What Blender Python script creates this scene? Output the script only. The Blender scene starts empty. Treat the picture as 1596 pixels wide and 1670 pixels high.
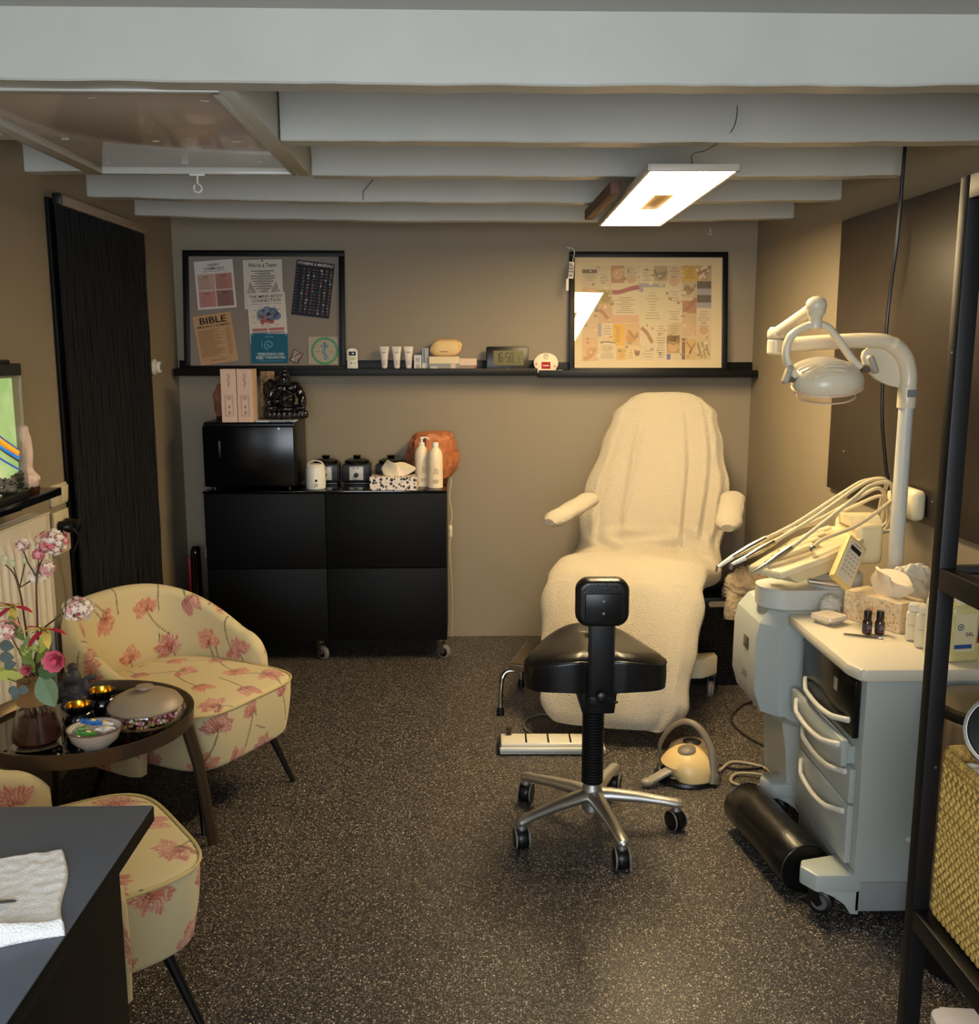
import bpy, bmesh, math, random
import numpy as np
from mathutils import Vector, Matrix, Euler, noise
random.seed(7)
SC = bpy.context.scene
COL = SC.collection
PI = math.pi

# ---------------- camera, light, exposure ----------------
cam_data = bpy.data.cameras.new('camera')
cam = bpy.data.objects.new('camera', cam_data)
COL.objects.link(cam)
cam.location = (0, 0, 1.53)
cam.rotation_euler = (math.radians(90 - 9.578), 0, math.radians(-1.518))
cam_data.sensor_fit = 'HORIZONTAL'
cam_data.sensor_width = 36
cam_data.lens = 36 * 1600 / 1596
cam_data.clip_start = 0.05
SC.camera = cam

SC.view_settings.view_transform = 'Standard'
SC.view_settings.look = 'None'
SC.view_settings.gamma = 1
SC.view_settings.use_curve_mapping = False
SC.view_settings.exposure = 0.0

world = bpy.data.worlds.new('world')
SC.world = world
world.use_nodes = True
world.node_tree.nodes['Background'].inputs[0].default_value = (0.75, 0.85, 1.0, 1)
world.node_tree.nodes['Background'].inputs[1].default_value = 1.0

# daylight coming through the window behind the camera
sky = bpy.data.lights.new('window_daylight', 'AREA')
sky.shape = 'RECTANGLE'; sky.size = 1.7; sky.size_y = 1.25
sky.energy = 80; sky.color = (0.86, 0.93, 1.0)
sky_o = bpy.data.objects.new('window_daylight', sky); COL.objects.link(sky_o)
sky_o.location = (-0.1, -1.13, 1.50); sky_o.rotation_euler = (math.radians(90), 0, 0)

LAMP_COLOR = (1.0, 0.745, 0.40, 1)
LAMP_POWER = 58.0

# ---------------- helpers ----------------
def S(r, g, b, k=1.0):
    def f(c):
        c = c / 255.0
        return (c / 12.92 if c <= 0.04045 else ((c + 0.055) / 1.055) ** 2.4) * k
    return (f(r), f(g), f(b), 1.0)

MATS = {}
def M(name, color=(0.5, 0.5, 0.5, 1), rough=0.5, metal=0.0, bump=0.0, bscale=50.0, vary=0.0, vscale=8.0,
      coat=0.0, emit=None, estr=0.0, spec=0.5, sheen=0.0, trans=0.0, ior=1.45, sss=0.0, vcol=False, bdist=0.002):
    if name in MATS: return MATS[name]
    m = bpy.data.materials.new(name); m.use_nodes = True
    nt = m.node_tree; b = nt.nodes['Principled BSDF']
    b.inputs['Base Color'].default_value = color
    b.inputs['Roughness'].default_value = rough
    b.inputs['Metallic'].default_value = metal
    b.inputs['Specular IOR Level'].default_value = spec
    b.inputs['Coat Weight'].default_value = coat
    b.inputs['Sheen Weight'].default_value = sheen
    b.inputs['Transmission Weight'].default_value = trans
    b.inputs['IOR'].default_value = ior
    b.inputs['Subsurface Weight'].default_value = sss
    if sss: b.inputs['Subsurface Radius'].default_value = (0.03, 0.015, 0.008)
    if emit:
        b.inputs['Emission Color'].default_value = emit
        b.inputs['Emission Strength'].default_value = estr
    tc = nt.nodes.new('ShaderNodeTexCoord')
    src = None
    if vcol:
        a = nt.nodes.new('ShaderNodeVertexColor'); a.layer_name = 'Col'; src = a.outputs['Color']
        nt.links.new(src, b.inputs['Base Color'])
    if vary:
        n = nt.nodes.new('ShaderNodeTexNoise'); n.inputs['Scale'].default_value = vscale
        n.inputs['Detail'].default_value = 4
        nt.links.new(tc.outputs['Object'], n.inputs['Vector'])
        mr = nt.nodes.new('ShaderNodeMapRange')
        mr.inputs['From Min'].default_value = 0.3; mr.inputs['From Max'].default_value = 0.7
        mr.inputs['To Min'].default_value = 1 - vary; mr.inputs['To Max'].default_value = 1 + vary
        nt.links.new(n.outputs['Fac'], mr.inputs['Value'])
        mx = nt.nodes.new('ShaderNodeVectorMath'); mx.operation = 'MULTIPLY'
        if src: nt.links.new(src, mx.inputs[0])
        else: mx.inputs[0].default_value = color[:3]
        nt.links.new(mr.outputs['Result'], mx.inputs[1])
        nt.links.new(mx.outputs['Vector'], b.inputs['Base Color'])
    if bump:
        n = nt.nodes.new('ShaderNodeTexNoise'); n.inputs['Scale'].default_value = bscale
        n.inputs['Detail'].default_value = 3
        nt.links.new(tc.outputs['Object'], n.inputs['Vector'])
        bp = nt.nodes.new('ShaderNodeBump'); bp.inputs['Strength'].default_value = bump
        bp.inputs['Distance'].default_value = bdist
        nt.links.new(n.outputs['Fac'], bp.inputs['Height'])
        nt.links.new(bp.outputs['Normal'], b.inputs['Normal'])
    MATS[name] = m
    return m

def glass_mat(name, tint=(1, 1, 1, 1), rough=0.0, ior=1.5):
    if name in MATS: return MATS[name]
    m = bpy.data.materials.new(name); m.use_nodes = True
    nt = m.node_tree; nt.nodes.clear()
    o = nt.nodes.new('ShaderNodeOutputMaterial'); mix = nt.nodes.new('ShaderNodeMixShader')
    fr = nt.nodes.new('ShaderNodeFresnel')
    ge = nt.nodes.new('ShaderNodeNewGeometry'); mr = nt.nodes.new('ShaderNodeMapRange')
    mr.inputs['To Min'].default_value = ior; mr.inputs['To Max'].default_value = 1 / ior
    nt.links.new(ge.outputs['Backfacing'], mr.inputs['Value']); nt.links.new(mr.outputs['Result'], fr.inputs['IOR'])
    t = nt.nodes.new('ShaderNodeBsdfTransparent'); t.inputs['Color'].default_value = tint
    g = nt.nodes.new('ShaderNodeBsdfGlossy'); g.inputs['Roughness'].default_value = rough
    nt.links.new(fr.outputs[0], mix.inputs[0]); nt.links.new(t.outputs[0], mix.inputs[1])
    nt.links.new(g.outputs[0], mix.inputs[2]); nt.links.new(mix.outputs[0], o.inputs['Surface'])
    MATS[name] = m
    return m

def cr(pts, n=8):
    """Catmull-Rom curve through points of any dimension"""
    P = [np.array(p, float) for p in pts]
    P = [2 * P[0] - P[1]] + P + [2 * P[-1] - P[-2]]
    out = []
    for i in range(1, len(P) - 2):
        a, b, c, d = P[i - 1], P[i], P[i + 1], P[i + 2]
        for k in range(n):
            t = k / n
            out.append(0.5 * ((2 * b) + (c - a) * t + (2 * a - 5 * b + 4 * c - d) * t * t + (3 * b - a - 3 * c + d) * t ** 3))
    out.append(P[-2])
    return out

class B:
    """collects shapes into one mesh"""
    def __init__(s, col=None):
        s.bm = bmesh.new(); s.col = col; s.L = s.bm.loops.layers.float_color.new('Col') if col else None
        s.M = Matrix.Identity(4)
    def _paint(s, faces):
        if s.L:
            for f in faces:
                for l in f.loops: l[s.L] = s.col
    def box(s, c, d, bev=0.0, seg=2, rot=(0, 0, 0), taper=None):
        hx, hy, hz = d[0] / 2, d[1] / 2, d[2] / 2
        m = s.M @ Matrix.Translation(c) @ Euler(rot).to_matrix().to_4x4()
        co = [(-hx, -hy, -hz), (hx, -hy, -hz), (hx, hy, -hz), (-hx, hy, -hz), (-hx, -hy, hz), (hx, -hy, hz), (hx, hy, hz), (-hx, hy, hz)]
        if taper:
            co = [(x * taper[0], y * taper[1], z) if z < 0 else (x, y, z) for x, y, z in co]
        v = [s.bm.verts.new(m @ Vector(p)) for p in co]
        fs = [s.bm.faces.new([v[i] for i in q]) for q in ((0, 3, 2, 1), (4, 5, 6, 7), (0, 1, 5, 4), (1, 2, 6, 5), (2, 3, 7, 6), (3, 0, 4, 7))]
        if bev > 0:
            es = list({e for f in fs for e in f.edges})
            r = bmesh.ops.bevel(s.bm, geom=es, offset=bev, segments=seg, profile=0.5, affect='EDGES')
            fs = list({f for f in fs if f.is_valid} | set(r['faces']))
        s._paint(fs)
        return s
    def ring(s, pts): return [s.bm.verts.new(s.M @ Vector(p)) for p in pts]
    def loft(s, rings, closed=True, cap0=True, cap1=True):
        R = [s.ring(r) for r in rings]; fs = []
        n = len(R[0])
        for a, b in zip(R, R[1:]):
            for i in range(n if closed else n - 1):
                j = (i + 1) % n
                fs.append(s.bm.faces.new((a[i], a[j], b[j], b[i])))
        if cap0: fs.append(s.bm.faces.new(R[0][::-1]))
        if cap1: fs.append(s.bm.faces.new(R[-1]))
        s._paint(fs)
        return s
    def lathe(s, prof, c=(0, 0, 0), n=28, rot=(0, 0, 0), sx=1, sy=1, cap=True):
        m = Matrix.Translation(c) @ Euler(rot).to_matrix().to_4x4()
        rings = []
        for r, z in prof:
            r = max(r, 1e-4)
            rings.append([m @ Vector((r * sx * math.cos(2 * PI * k / n), r * sy * math.sin(2 * PI * k / n), z)) for k in range(n)])
        return s.loft(rings, cap0=cap, cap1=cap)
    def cyl(s, p0, p1, r0, r1=None, n=16):
        return s.tube([p0, p1], [r0, r0 if r1 is None else r1], n)
    def tube(s, pts, r, n=8, flat=None, up=(0, 0, 1)):
        pts = [Vector(p) for p in pts]
        if not hasattr(r, '__len__'): r = [r] * len(pts)
        rings = []; prev = None
        for i, p in enumerate(pts):
            t = (pts[min(i + 1, len(pts) - 1)] - pts[max(i - 1, 0)]).normalized()
            if prev is None:
                a = Vector(up) if abs(t.dot(Vector(up))) < 0.95 else Vector((1, 0, 0))
                u = (a - t * a.dot(t)).normalized()
            else:
                u = (prev - t * prev.dot(t)).normalized()
            prev = u; w = t.cross(u)
            f = flat if flat else (1, 1)
            rings.append([p + (u * math.cos(2 * PI * k / n) * f[0] + w * math.sin(2 * PI * k / n) * f[1]) * r[i] for k in range(n)])
        return s.loft(rings)
    def sph(s, c, r, u=16, v=10, rot=(0, 0, 0)):
        if not hasattr(r, '__len__'): r = (r, r, r)
        m = Matrix.Translation(c) @ Euler(rot).to_matrix().to_4x4()
        rings = []
        for i in range(v + 1):
            a = -PI / 2 + PI * i / v
            cc = max(math.cos(a), 1e-3)
            rings.append([m @ Vector((r[0] * cc * math.cos(2 * PI * k / u), r[1] * cc * math.sin(2 * PI * k / u), r[2] * math.sin(a))) for k in range(u)])
        return s.loft(rings)
    def prism(s, poly, h, axis='z', off=0.0, bev=0.0):
        """polygon (2D) extruded by h along axis, starting at off"""
        def to(p, k):
            if axis == 'z': return (p[0], p[1], k)
            if axis == 'y': return (p[0], k, p[1])
            return (k, p[0], p[1])
        a = s.ring([to(p, off) for p in poly]); b = s.ring([to(p, off + h) for p in poly])
        n = len(poly)
        fs = [s.bm.faces.new((a[i], a[(i + 1) % n], b[(i + 1) % n], b[i])) for i in range(n)]
        fs += [s.bm.faces.new(a[::-1]), s.bm.faces.new(b)]
        if bev:
            es = list({e for f in fs for e in f.edges})
            r = bmesh.ops.bevel(s.bm, geom=es, offset=bev, segments=2, profile=0.5, affect='EDGES')
            fs = list({f for f in fs if f.is_valid} | set(r['faces']))
        s._paint(fs)
        return s
    def quad(s, pts):
        f = s.bm.faces.new(s.ring(pts)); s._paint([f]); return s
    def text(s, txt, size, loc, rot=(PI / 2, 0, 0), ext=0.0, align='CENTER', sx=1.0, shear=0):
        c = bpy.data.curves.new('lettering', 'FONT'); c.body = txt; c.size = size; c.align_x = align
        c.extrude = ext; c.resolution_u = 2; c.shear = shear; c.align_y = 'CENTER'; c.offset = size * 0.012
        o = bpy.data.objects.new('lettering', c)
        me = bpy.data.meshes.new_from_object(o)
        me.transform(s.M @ Matrix.Translation(loc) @ Euler(rot).to_matrix().to_4x4() @ Matrix.Diagonal((sx, 1, 1, 1)))
        n0 = len(s.bm.faces); s.bm.from_mesh(me); s.bm.faces.ensure_lookup_table()
        s._paint(s.bm.faces[n0:])
        bpy.data.objects.remove(o); bpy.data.curves.remove(c); bpy.data.meshes.remove(me)
        return s
    def out(s, name, mat, parent=None, smooth=True, ang=40, normals=True):
        if normals: bmesh.ops.recalc_face_normals(s.bm, faces=s.bm.faces)
        me = bpy.data.meshes.new(name); s.bm.to_mesh(me); s.bm.free()
        if smooth:
            me.shade_smooth(); me.set_sharp_from_angle(angle=math.radians(ang))
        me.materials.append(mat)
        o = bpy.data.objects.new(name, me); COL.objects.link(o)
        if parent: o.parent = parent
        return o

def tag(o, label, cat, group=None):
    o['label'] = label; o['category'] = cat
    if group: o['group'] = group
    return o
def thing(name, label, cat, loc=(0, 0, 0), rz=0.0, group=None, rx=0.0, ry=0.0):
    o = bpy.data.objects.new(name, None); COL.objects.link(o); o.empty_display_size = 0.05
    o.location = loc; o.rotation_euler = (rx, ry, rz)
    return tag(o, label, cat, group)
def struct(o, label=None):
    o['kind'] = 'structure'
    if label: o['label'] = label
    return o
def copy_thing(root, label, **kw):
    def cp(o, par):
        c = o.copy(); COL.objects.link(c); c.parent = par
        for ch in list(o.children): cp(ch, c)
        return c
    c = cp(root, None); c['label'] = label
    for k, v in kw.items(): setattr(c, k, v)
    return c
def rrect(w, h, r, n=6, cx=0, cy=0):
    o = []
    for sx, sy, a0 in ((1, 1, 0), (-1, 1, 90), (-1, -1, 180), (1, -1, 270)):
        for k in range(n + 1):
            a = math.radians(a0 + 90 * k / n)
            o.append((cx + sx * (w / 2 - r) + r * math.cos(a), cy + sy * (h / 2 - r) + r * math.sin(a)))
    return o
def mesh_np(name, V, F, mat, parent=None, cols=None, smooth=True, ang=None):
    me = bpy.data.meshes.new(name)
    V = np.asarray(V, dtype=np.float32).reshape(-1, 3); F = np.asarray(F, dtype=np.int32)
    me.vertices.add(len(V)); me.vertices.foreach_set('co', V.ravel())
    me.loops.add(F.size); me.loops.foreach_set('vertex_index', F.ravel())
    me.polygons.add(len(F)); me.polygons.foreach_set('loop_start', np.arange(0, F.size, F.shape[1], dtype=np.int32))
    me.update(calc_edges=True)
    if cols is not None:
        a = me.color_attributes.new('Col', 'FLOAT_COLOR', 'POINT')
        c4 = np.ones((len(V), 4), np.float32); c4[:, :3] = cols
        a.data.foreach_set('color', c4.ravel())
    if smooth: me.shade_smooth()
    if ang: me.set_sharp_from_angle(angle=math.radians(ang))
    me.materials.append(mat)
    o = bpy.data.objects.new(name, me); COL.objects.link(o)
    if parent: o.parent = parent
    return o
def grid_faces(nu, nv, closed_u=False, closed_v=False):
    """verts index = i*nv + j"""
    I = np.arange(nu if closed_u else nu - 1); J = np.arange(nv if closed_v else nv - 1)
    i, j = np.meshgrid(I, J, indexing='ij'); i = i.ravel(); j = j.ravel()
    i2 = (i + 1) % nu; j2 = (j + 1) % nv
    return np.stack([i * nv + j, i2 * nv + j, i2 * nv + j2, i * nv + j2], 1)
def snoise(P, scale, seed=0.0):
    """fast value-ish noise from sines, numpy"""
    P = np.asarray(P) * scale + seed
    x, y, z = P[..., 0], P[..., 1], P[..., 2]
    return (np.sin(x * 1.7 + 2.1 * np.sin(y * 1.3 + z)) + np.sin(y * 2.3 + 1.7 * np.sin(z * 1.9 + x * 0.7)) + np.sin(z * 2.9 + 1.3 * np.sin(x * 1.1 + y * 1.7))) / 3

# ---------------- common materials ----------------
VC = M('printed_colours', rough=0.75, vcol=True)
VCG = M('printed_colours_glossy', rough=0.3, vcol=True)
black_lac = M('black_lacquer', S(12, 12, 13), 0.45, bump=0.15, bscale=300, spec=0.3)
black_matt = M('black_matt', S(9, 9, 10), 0.5, spec=0.2, bump=0.3, bscale=400)
black_plastic = M('black_plastic', S(12, 12, 13), 0.35)
black_gloss = M('black_gloss', S(6, 6, 8), 0.10, coat=0.3)
smoked_door = M('smoked_door', S(5, 6, 9), 0.2, spec=0.4)
black_metal = M('black_powdercoat', S(13, 13, 14), 0.45, spec=0.35, bump=0.2, bscale=600)
white_plastic = M('white_plastic', S(228, 226, 214), 0.32)
cream_plastic = M('cream_plastic', S(222, 210, 176), 0.35)
white_lac = M('white_lacquer', S(214, 216, 210), 0.22, coat=0.2)
grey_plastic = M('grey_plastic', S(120, 122, 122), 0.45)
chrome = M('chrome', S(200, 200, 200), 0.16, metal=1)
brushed = M('brushed_steel', S(176, 172, 166), 0.3, metal=1)
alu = M('cast_aluminium', S(205, 203, 198), 0.42, metal=1, bump=0.1, bscale=120)
white_paper = M('white_paper', S(226, 222, 214), 0.8)
clear_glass = glass_mat('clear_glass')
# ---------------- the setting ----------------
XL, XR, YB, YF, ZC = -1.445, 1.487, 5.074, -1.2, 2.24
def floor_mat():
    m = bpy.data.materials.new('speckled_rubber_floor'); m.use_nodes = True
    nt = m.node_tree; b = nt.nodes['Principled BSDF']
    tc = nt.nodes.new('ShaderNodeTexCoord')
    def vor(scale, thr, seed, sel):
        mp = nt.nodes.new('ShaderNodeMapping'); mp.inputs['Location'].default_value = (seed, seed * 2, 0)
        nt.links.new(tc.outputs['Object'], mp.inputs['Vector'])
        n = nt.nodes.new('ShaderNodeTexNoise'); n.inputs['Scale'].default_value = scale * 0.8; n.inputs['Detail'].default_value = 1
        nt.links.new(mp.outputs[0], n.inputs['Vector'])
        add = nt.nodes.new('ShaderNodeMixRGB'); add.blend_type = 'ADD'; add.inputs[0].default_value = 0.005
        nt.links.new(mp.outputs[0], add.inputs[1]); nt.links.new(n.outputs['Color'], add.inputs[2])
        v = nt.nodes.new('ShaderNodeTexVoronoi'); v.inputs['Scale'].default_value = scale
        nt.links.new(add.outputs[0], v.inputs['Vector'])
        l = nt.nodes.new('ShaderNodeMath'); l.operation = 'LESS_THAN'; l.inputs[1].default_value = thr
        nt.links.new(v.outputs['Distance'], l.inputs[0])
        sx = nt.nodes.new('ShaderNodeSeparateXYZ'); nt.links.new(v.outputs['Color'], sx.inputs[0])
        g = nt.nodes.new('ShaderNodeMath'); g.operation = 'LESS_THAN'; g.inputs[1].default_value = sel
        nt.links.new(sx.outputs[0], g.inputs[0])
        mu = nt.nodes.new('ShaderNodeMath'); mu.operation = 'MULTIPLY'
        nt.links.new(l.outputs[0], mu.inputs[0]); nt.links.new(g.outputs[0], mu.inputs[1])
        return mu.outputs[0], sx.outputs[1]
    base = S(38, 37, 37)
    cur = None
    for scale, thr, seed, sel, c1, c2 in ((170, 0.40, 0.3, 0.6, S(124, 114, 102), S(60, 55, 51)), (250, 0.38, 3.1, 0.5, S(184, 174, 160), S(108, 99, 90)), (135, 0.30, 7.7, 0.26, S(222, 210, 192), S(176, 160, 140))):
        f, r = vor(scale, thr, seed, sel)
        cc = nt.nodes.new('ShaderNodeMixRGB'); cc.inputs[1].default_value = c1; cc.inputs[2].default_value = c2
        nt.links.new(r, cc.inputs[0])
        mx = nt.nodes.new('ShaderNodeMixRGB'); nt.links.new(f, mx.inputs[0])
        if cur is None: mx.inputs[1].default_value = base
        else: nt.links.new(cur, mx.inputs[1])
        nt.links.new(cc.outputs[0], mx.inputs[2]); cur = mx.outputs[0]
    nt.links.new(cur, b.inputs['Base Color'])
    b.inputs['Roughness'].default_value = 0.42; b.inputs['Specular IOR Level'].default_value = 0.45
    n = nt.nodes.new('ShaderNodeTexNoise'); n.inputs['Scale'].default_value = 220
    nt.links.new(tc.outputs['Object'], n.inputs['Vector'])
    bp = nt.nodes.new('ShaderNodeBump'); bp.inputs['Strength'].default_value = 0.35; bp.inputs['Distance'].default_value = 0.001
    nt.links.new(n.outputs['Fac'], bp.inputs['Height']); nt.links.new(bp.outputs['Normal'], b.inputs['Normal'])
    return m
wall_paint = M('taupe_wall_paint', S(146, 134, 114), 0.62, bump=0.12, bscale=90, vary=0.03, vscale=3)
beam_paint = M('gloss_white_beam_paint', S(190, 190, 182), 0.3, bump=0.25, bscale=22, vary=0.04, vscale=5, spec=0.5)
ceil_paint = M('ceiling_paint', S(176, 176, 170), 0.4, bump=0.2, bscale=30)

struct(B().box((0, 1.94, -0.05), (3.2, 6.5, 0.1)).out('floor', floor_mat(), smooth=False), 'dark rubber floor with fine beige speckles')
struct(B().box((0, YB + 0.05, 1.1), (3.2, 0.1, 2.5)).out('wall_back', wall_paint, smooth=False), 'taupe painted back wall')
struct(B().box((XL - 0.05, 1.94, 1.1), (0.1, 6.37, 2.5)).out('wall_left', wall_paint, smooth=False), 'taupe painted left wall')
struct(B().box((XR + 0.05, 1.94, 1.1), (0.1, 6.37, 2.5)).out('wall_right', wall_paint, smooth=False), 'taupe painted right wall')
wf = B()
wf.box((0, YF - 0.05, 0.375), (3.2, 0.1, 0.95)); wf.box((0, YF - 0.05, 2.25), (3.2, 0.1, 0.3))
wf.box((-1.3, YF - 0.05, 1.475), (0.6, 0.1, 1.25)); wf.box((1.2, YF - 0.05, 1.475), (0.8, 0.1, 1.25))
struct(wf.out('wall_front', wall_paint, smooth=False))
w1 = B()
for x in (-1.0, 0.8): w1.box((x, YF - 0.03, 1.475), (0.06, 0.06, 1.25))
for z in (0.88, 2.07): w1.box((-0.1, YF - 0.03, z), (1.8, 0.06, 0.06))
struct(w1.out('window_1', white_lac, smooth=False))
struct(B().box((0, 1.94, ZC + 0.04), (3.2, 6.5, 0.08)).out('ceiling', ceil_paint, smooth=False), 'painted ceiling between the beams')

def beam(n, y, x0, x1, zb, sag, th=0.07, label='', seg=48, extra=None):
    b = B(); rings = []
    xc = (XL + XR) / 2; hw = (XR - XL) / 2
    for k in range(seg + 1):
        x = x0 + (x1 - x0) * k / seg
        z = zb - sag * (1 - ((x - xc) / hw) ** 2) + 0.0022 * noise.noise(Vector((x * 5, y * 7, n))) + (0.0018 if noise.noise(Vector((x * 9, y, n * 3.3))) > 0.15 else 0)
        yy = y + 0.003 * noise.noise(Vector((x * 3, y, 5)))
        rings.append([(x, yy + 0.004, z), (x, yy, z + 0.004), (x, yy, ZC), (x, y + th, ZC), (x, y + th, z)])
    b.loft(rings)
    o = struct(b.out('trim_%d' % n, beam_paint, ang=25), label)
    return o
beam(1, 2.25, XL, XR, 2.100, 0.012, label='white painted ceiling beam nearest the camera')
beam(2, 2.85, -0.50, XR, 2.100, 0.012, label='white ceiling beam, second from the camera, ending at the hatch')
beam(3, 3.42, -0.50, XR, 2.100, 0.010, label='white ceiling beam, third from the camera, over the lamp')
beam(4, 3.97, XL, XR, 2.100, 0.018, label='white ceiling beam, second from the back wall, with a diagonal joint')
beam(5, 4.53, XL, XR, 2.100, 0.020, label='white ceiling beam nearest the back wall')
beam(6, 3.42, XL, -1.20, 2.100, 0.0, seg=8, label='short white beam stub between hatch and left wall')
beam(7, 2.85, XL, -1.20, 2.100, 0.0, seg=8, label='short hidden beam stub left of the hatch')
# crack of the scarf joint in beam 4
b = B(); b.box((-0.355, 3.967, 2.155), (0.0025, 0.004, 0.09), rot=(0, math.radians(42), 0)); b.box((-0.385, 3.967, 2.107), (0.0025, 0.004, 0.03))
b.out('joint_crack', M('dark_crack', S(70, 60, 50), 0.9), bpy.data.objects['trim_4'])
# trimmers beside the hatch
trim_paint = beam_paint
struct(B().box((-0.525, 2.87, 2.165), (0.04, 1.10, 0.15), 0.003).out('trim_8', trim_paint), 'beam trimmer along the right side of the ceiling hatch')
struct(B().box((-1.215, 2.87, 2.165), (0.035, 1.10, 0.15), 0.003).out('trim_9', trim_paint), 'beam trimmer along the left side of the ceiling hatch')
hatch = struct(B().box((-0.87, 2.865, 2.115), (0.64, 1.07, 0.012), 0.002).out('trim_10', M('hatch_panel_paint', S(190, 176, 164), 0.16, bump=0.1, bscale=12, coat=0.3)), 'glossy painted ceiling hatch panel')
fr = B()
for (cx, cy, sx, sy) in ((-0.87, 2.335, 0.66, 0.025), (-0.87, 3.395, 0.66, 0.022), (-1.187, 2.865, 0.02, 1.07), (-0.553, 2.865, 0.02, 1.07)):
    fr.box((cx, cy, 2.099), (sx, sy, 0.022), 0.003)
fr.out('hatch_frame', beam_paint, hatch)
scr = B()
for x in (-1.1, -0.87, -0.62):
    for y in (2.5, 2.95, 3.3): scr.box((x + random.uniform(-.03, .03), y + random.uniform(-.03, .03), 2.1085), (0.02, 0.005, 0.002), rot=(0, 0, random.uniform(-.3, .3)))
scr.out('filler_mark', beam_paint, hatch)
# hook under the hatch
hk = thing('ceiling_hook', 'white screw hook hanging from the far edge of the ceiling hatch', 'hook', (-0.87, 3.385, 2.088))
B().box((0, 0, -0.003), (0.05, 0.012, 0.006), 0.001).out('plate', white_plastic, hk)
b = B(); b.tube([(0, 0, 0), (0, 0, -0.03)], 0.003)
b.tube([(0.013 * math.sin(a), 0, -0.045 + 0.013 * math.cos(a)) for a in np.linspace(0.1, 5.6, 22)], 0.0028)
b.out('ring', white_plastic, hk)

# ---------------- ceiling LED panel ----------------
pan = thing('led_panel_lamp', 'long bright LED panel lamp hanging under the beams above the treatment chair', 'ceiling lamp', (0.685, 3.59, 2.03), math.radians(-1.6))
LW, LL = 0.27, 1.32
b = B()
for (cx, cy, sx, sy) in ((-LW / 2 + 0.006, 0, 0.012, LL), (LW / 2 - 0.006, 0, 0.012, LL), (0, -LL / 2 + 0.006, LW, 0.012), (0, LL / 2 - 0.006, LW, 0.012)):
    b.box((cx, cy, 0.008), (sx, sy, 0.020), 0.002)
b.box((0, 0, 0.014), (LW - 0.01, LL - 0.01, 0.006))
b.out('frame', M('lamp_frame', S(190, 180, 165), 0.4), pan)
lampm = M('lamp_diffuser', S(255, 240, 215), 0.5, emit=LAMP_COLOR, estr=LAMP_POWER)
dif = B()
x0, x1, y0, y1 = -0.035, 0.035, -0.19, 0.19
for (a, c, d, e) in ((-LW / 2 + .012, x0, -LL / 2 + .012, LL / 2 - .012), (x1, LW / 2 - .012, -LL / 2 + .012, LL / 2 - .012), (x0, x1, -LL / 2 + .012, y0), (x0, x1, y1, LL / 2 - .012)):
    dif.box(((a + c) / 2, (d + e) / 2, 0.003), (c - a, e - d, 0.004))
dif.out('diffuser', lampm, pan, smooth=False)
B().box((0, 0, 0.005), (0.07, 0.38, 0.006), 0.001).out('centre_plate', M('lamp_plate', S(205, 165, 110), 0.5), pan)
w = B(); w.tube(cr([(0.0, -LL / 2 + .03, 0.018), (-0.01, -LL / 2 - 0.02, 0.04), (0.03, -LL / 2 - 0.05, 0.05), (0.09, -LL / 2 - 0.08, 0.10), (0.10, -0.73, 0.2)], 6), 0.0015, 5)
w.out('wire', M('thin_brown_wire', S(80, 60, 40), 0.6), pan)
tag(B().box((0.512, 3.76, 2.055), (0.035, 0.70, 0.04), 0.003).out('mounting_board', M('brown_batten', S(96, 68, 48), 0.6, vary=0.2, vscale=20)), 'narrow brown batten fixed under the beams beside the LED panel', 'batten')
b = B(); b.tube([(1.21, 4.93, 2.10), (1.21, 4.93, 2.085)], 0.002, 6); b.tube([(1.21 + 0.008 * math.sin(a), 4.93, 2.077 + 0.008 * math.cos(a)) for a in np.linspace(0, 5, 12)], 0.0015, 6)
tag(b.out('cup_hook', white_plastic), 'tiny white cup hook under the last ceiling beam above the framed collage', 'hook')

# ---------------- left wall ----------------
dr = B(); dr.box((XL + 0.008, 4.045, 1.02), (0.014, 0.97, 2.04), 0.002)
door = struct(dr.out('door_1', black_matt), 'black door behind the curtain')
cu = thing('chenille_curtain', 'long black chenille strand curtain hanging from a rail on the left wall', 'curtain', (XL + 0.05, 4.04, 0))
b = B(); b.box((-0.012, 0, 2.035), (0.025, 0.95, 0.034), 0.003)
b.out('rail', M('rail_aluminium', S(176, 162, 146), 0.38, metal=0.4), cu)
B().box((-0.008, -0.472, 2.035), (0.03, 0.012, 0.038), 0.002).out('end_cap', black_plastic, cu)
ns, nr, nk = 84, 90, 6
V = []; F = []
for s_ in range(ns):
    y0s = -0.465 + 0.93 * s_ / (ns - 1)
    zz = np.linspace(2.02, 0.012, nr)
    ph = random.uniform(0, 6); am = random.uniform(0.001, 0.004)
    yy = y0s + am * np.sin(zz * 3 + ph) * (2.02 - zz) + 0.0012 * np.sin(zz * 31 + ph)
    xx = -0.015 + random.uniform(-0.004, 0.004) + 0.0015 * np.sin(zz * 17 + ph * 2)
    rr = 0.0066 + 0.0016 * np.sin(zz * 260 + ph)
    for k in range(nk):
        a = 2 * PI * k / nk
        V.append(np.stack([xx + rr * math.cos(a), yy + rr * math.sin(a), zz], 1))
Va = np.array(V).reshape(ns, nk, nr, 3)
base = grid_faces(nk, nr, closed_u=True)
F = np.concatenate([base + s_ * nk * nr for s_ in range(ns)])
chen = M('black_chenille', S(7, 7, 9), 0.95, bump=1.0, bscale=350, sheen=0.05, bdist=0.004)
o = mesh_np('strands', Va.reshape(-1, 3), F, chen, cu); o['kind'] = 'stuff'

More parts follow.
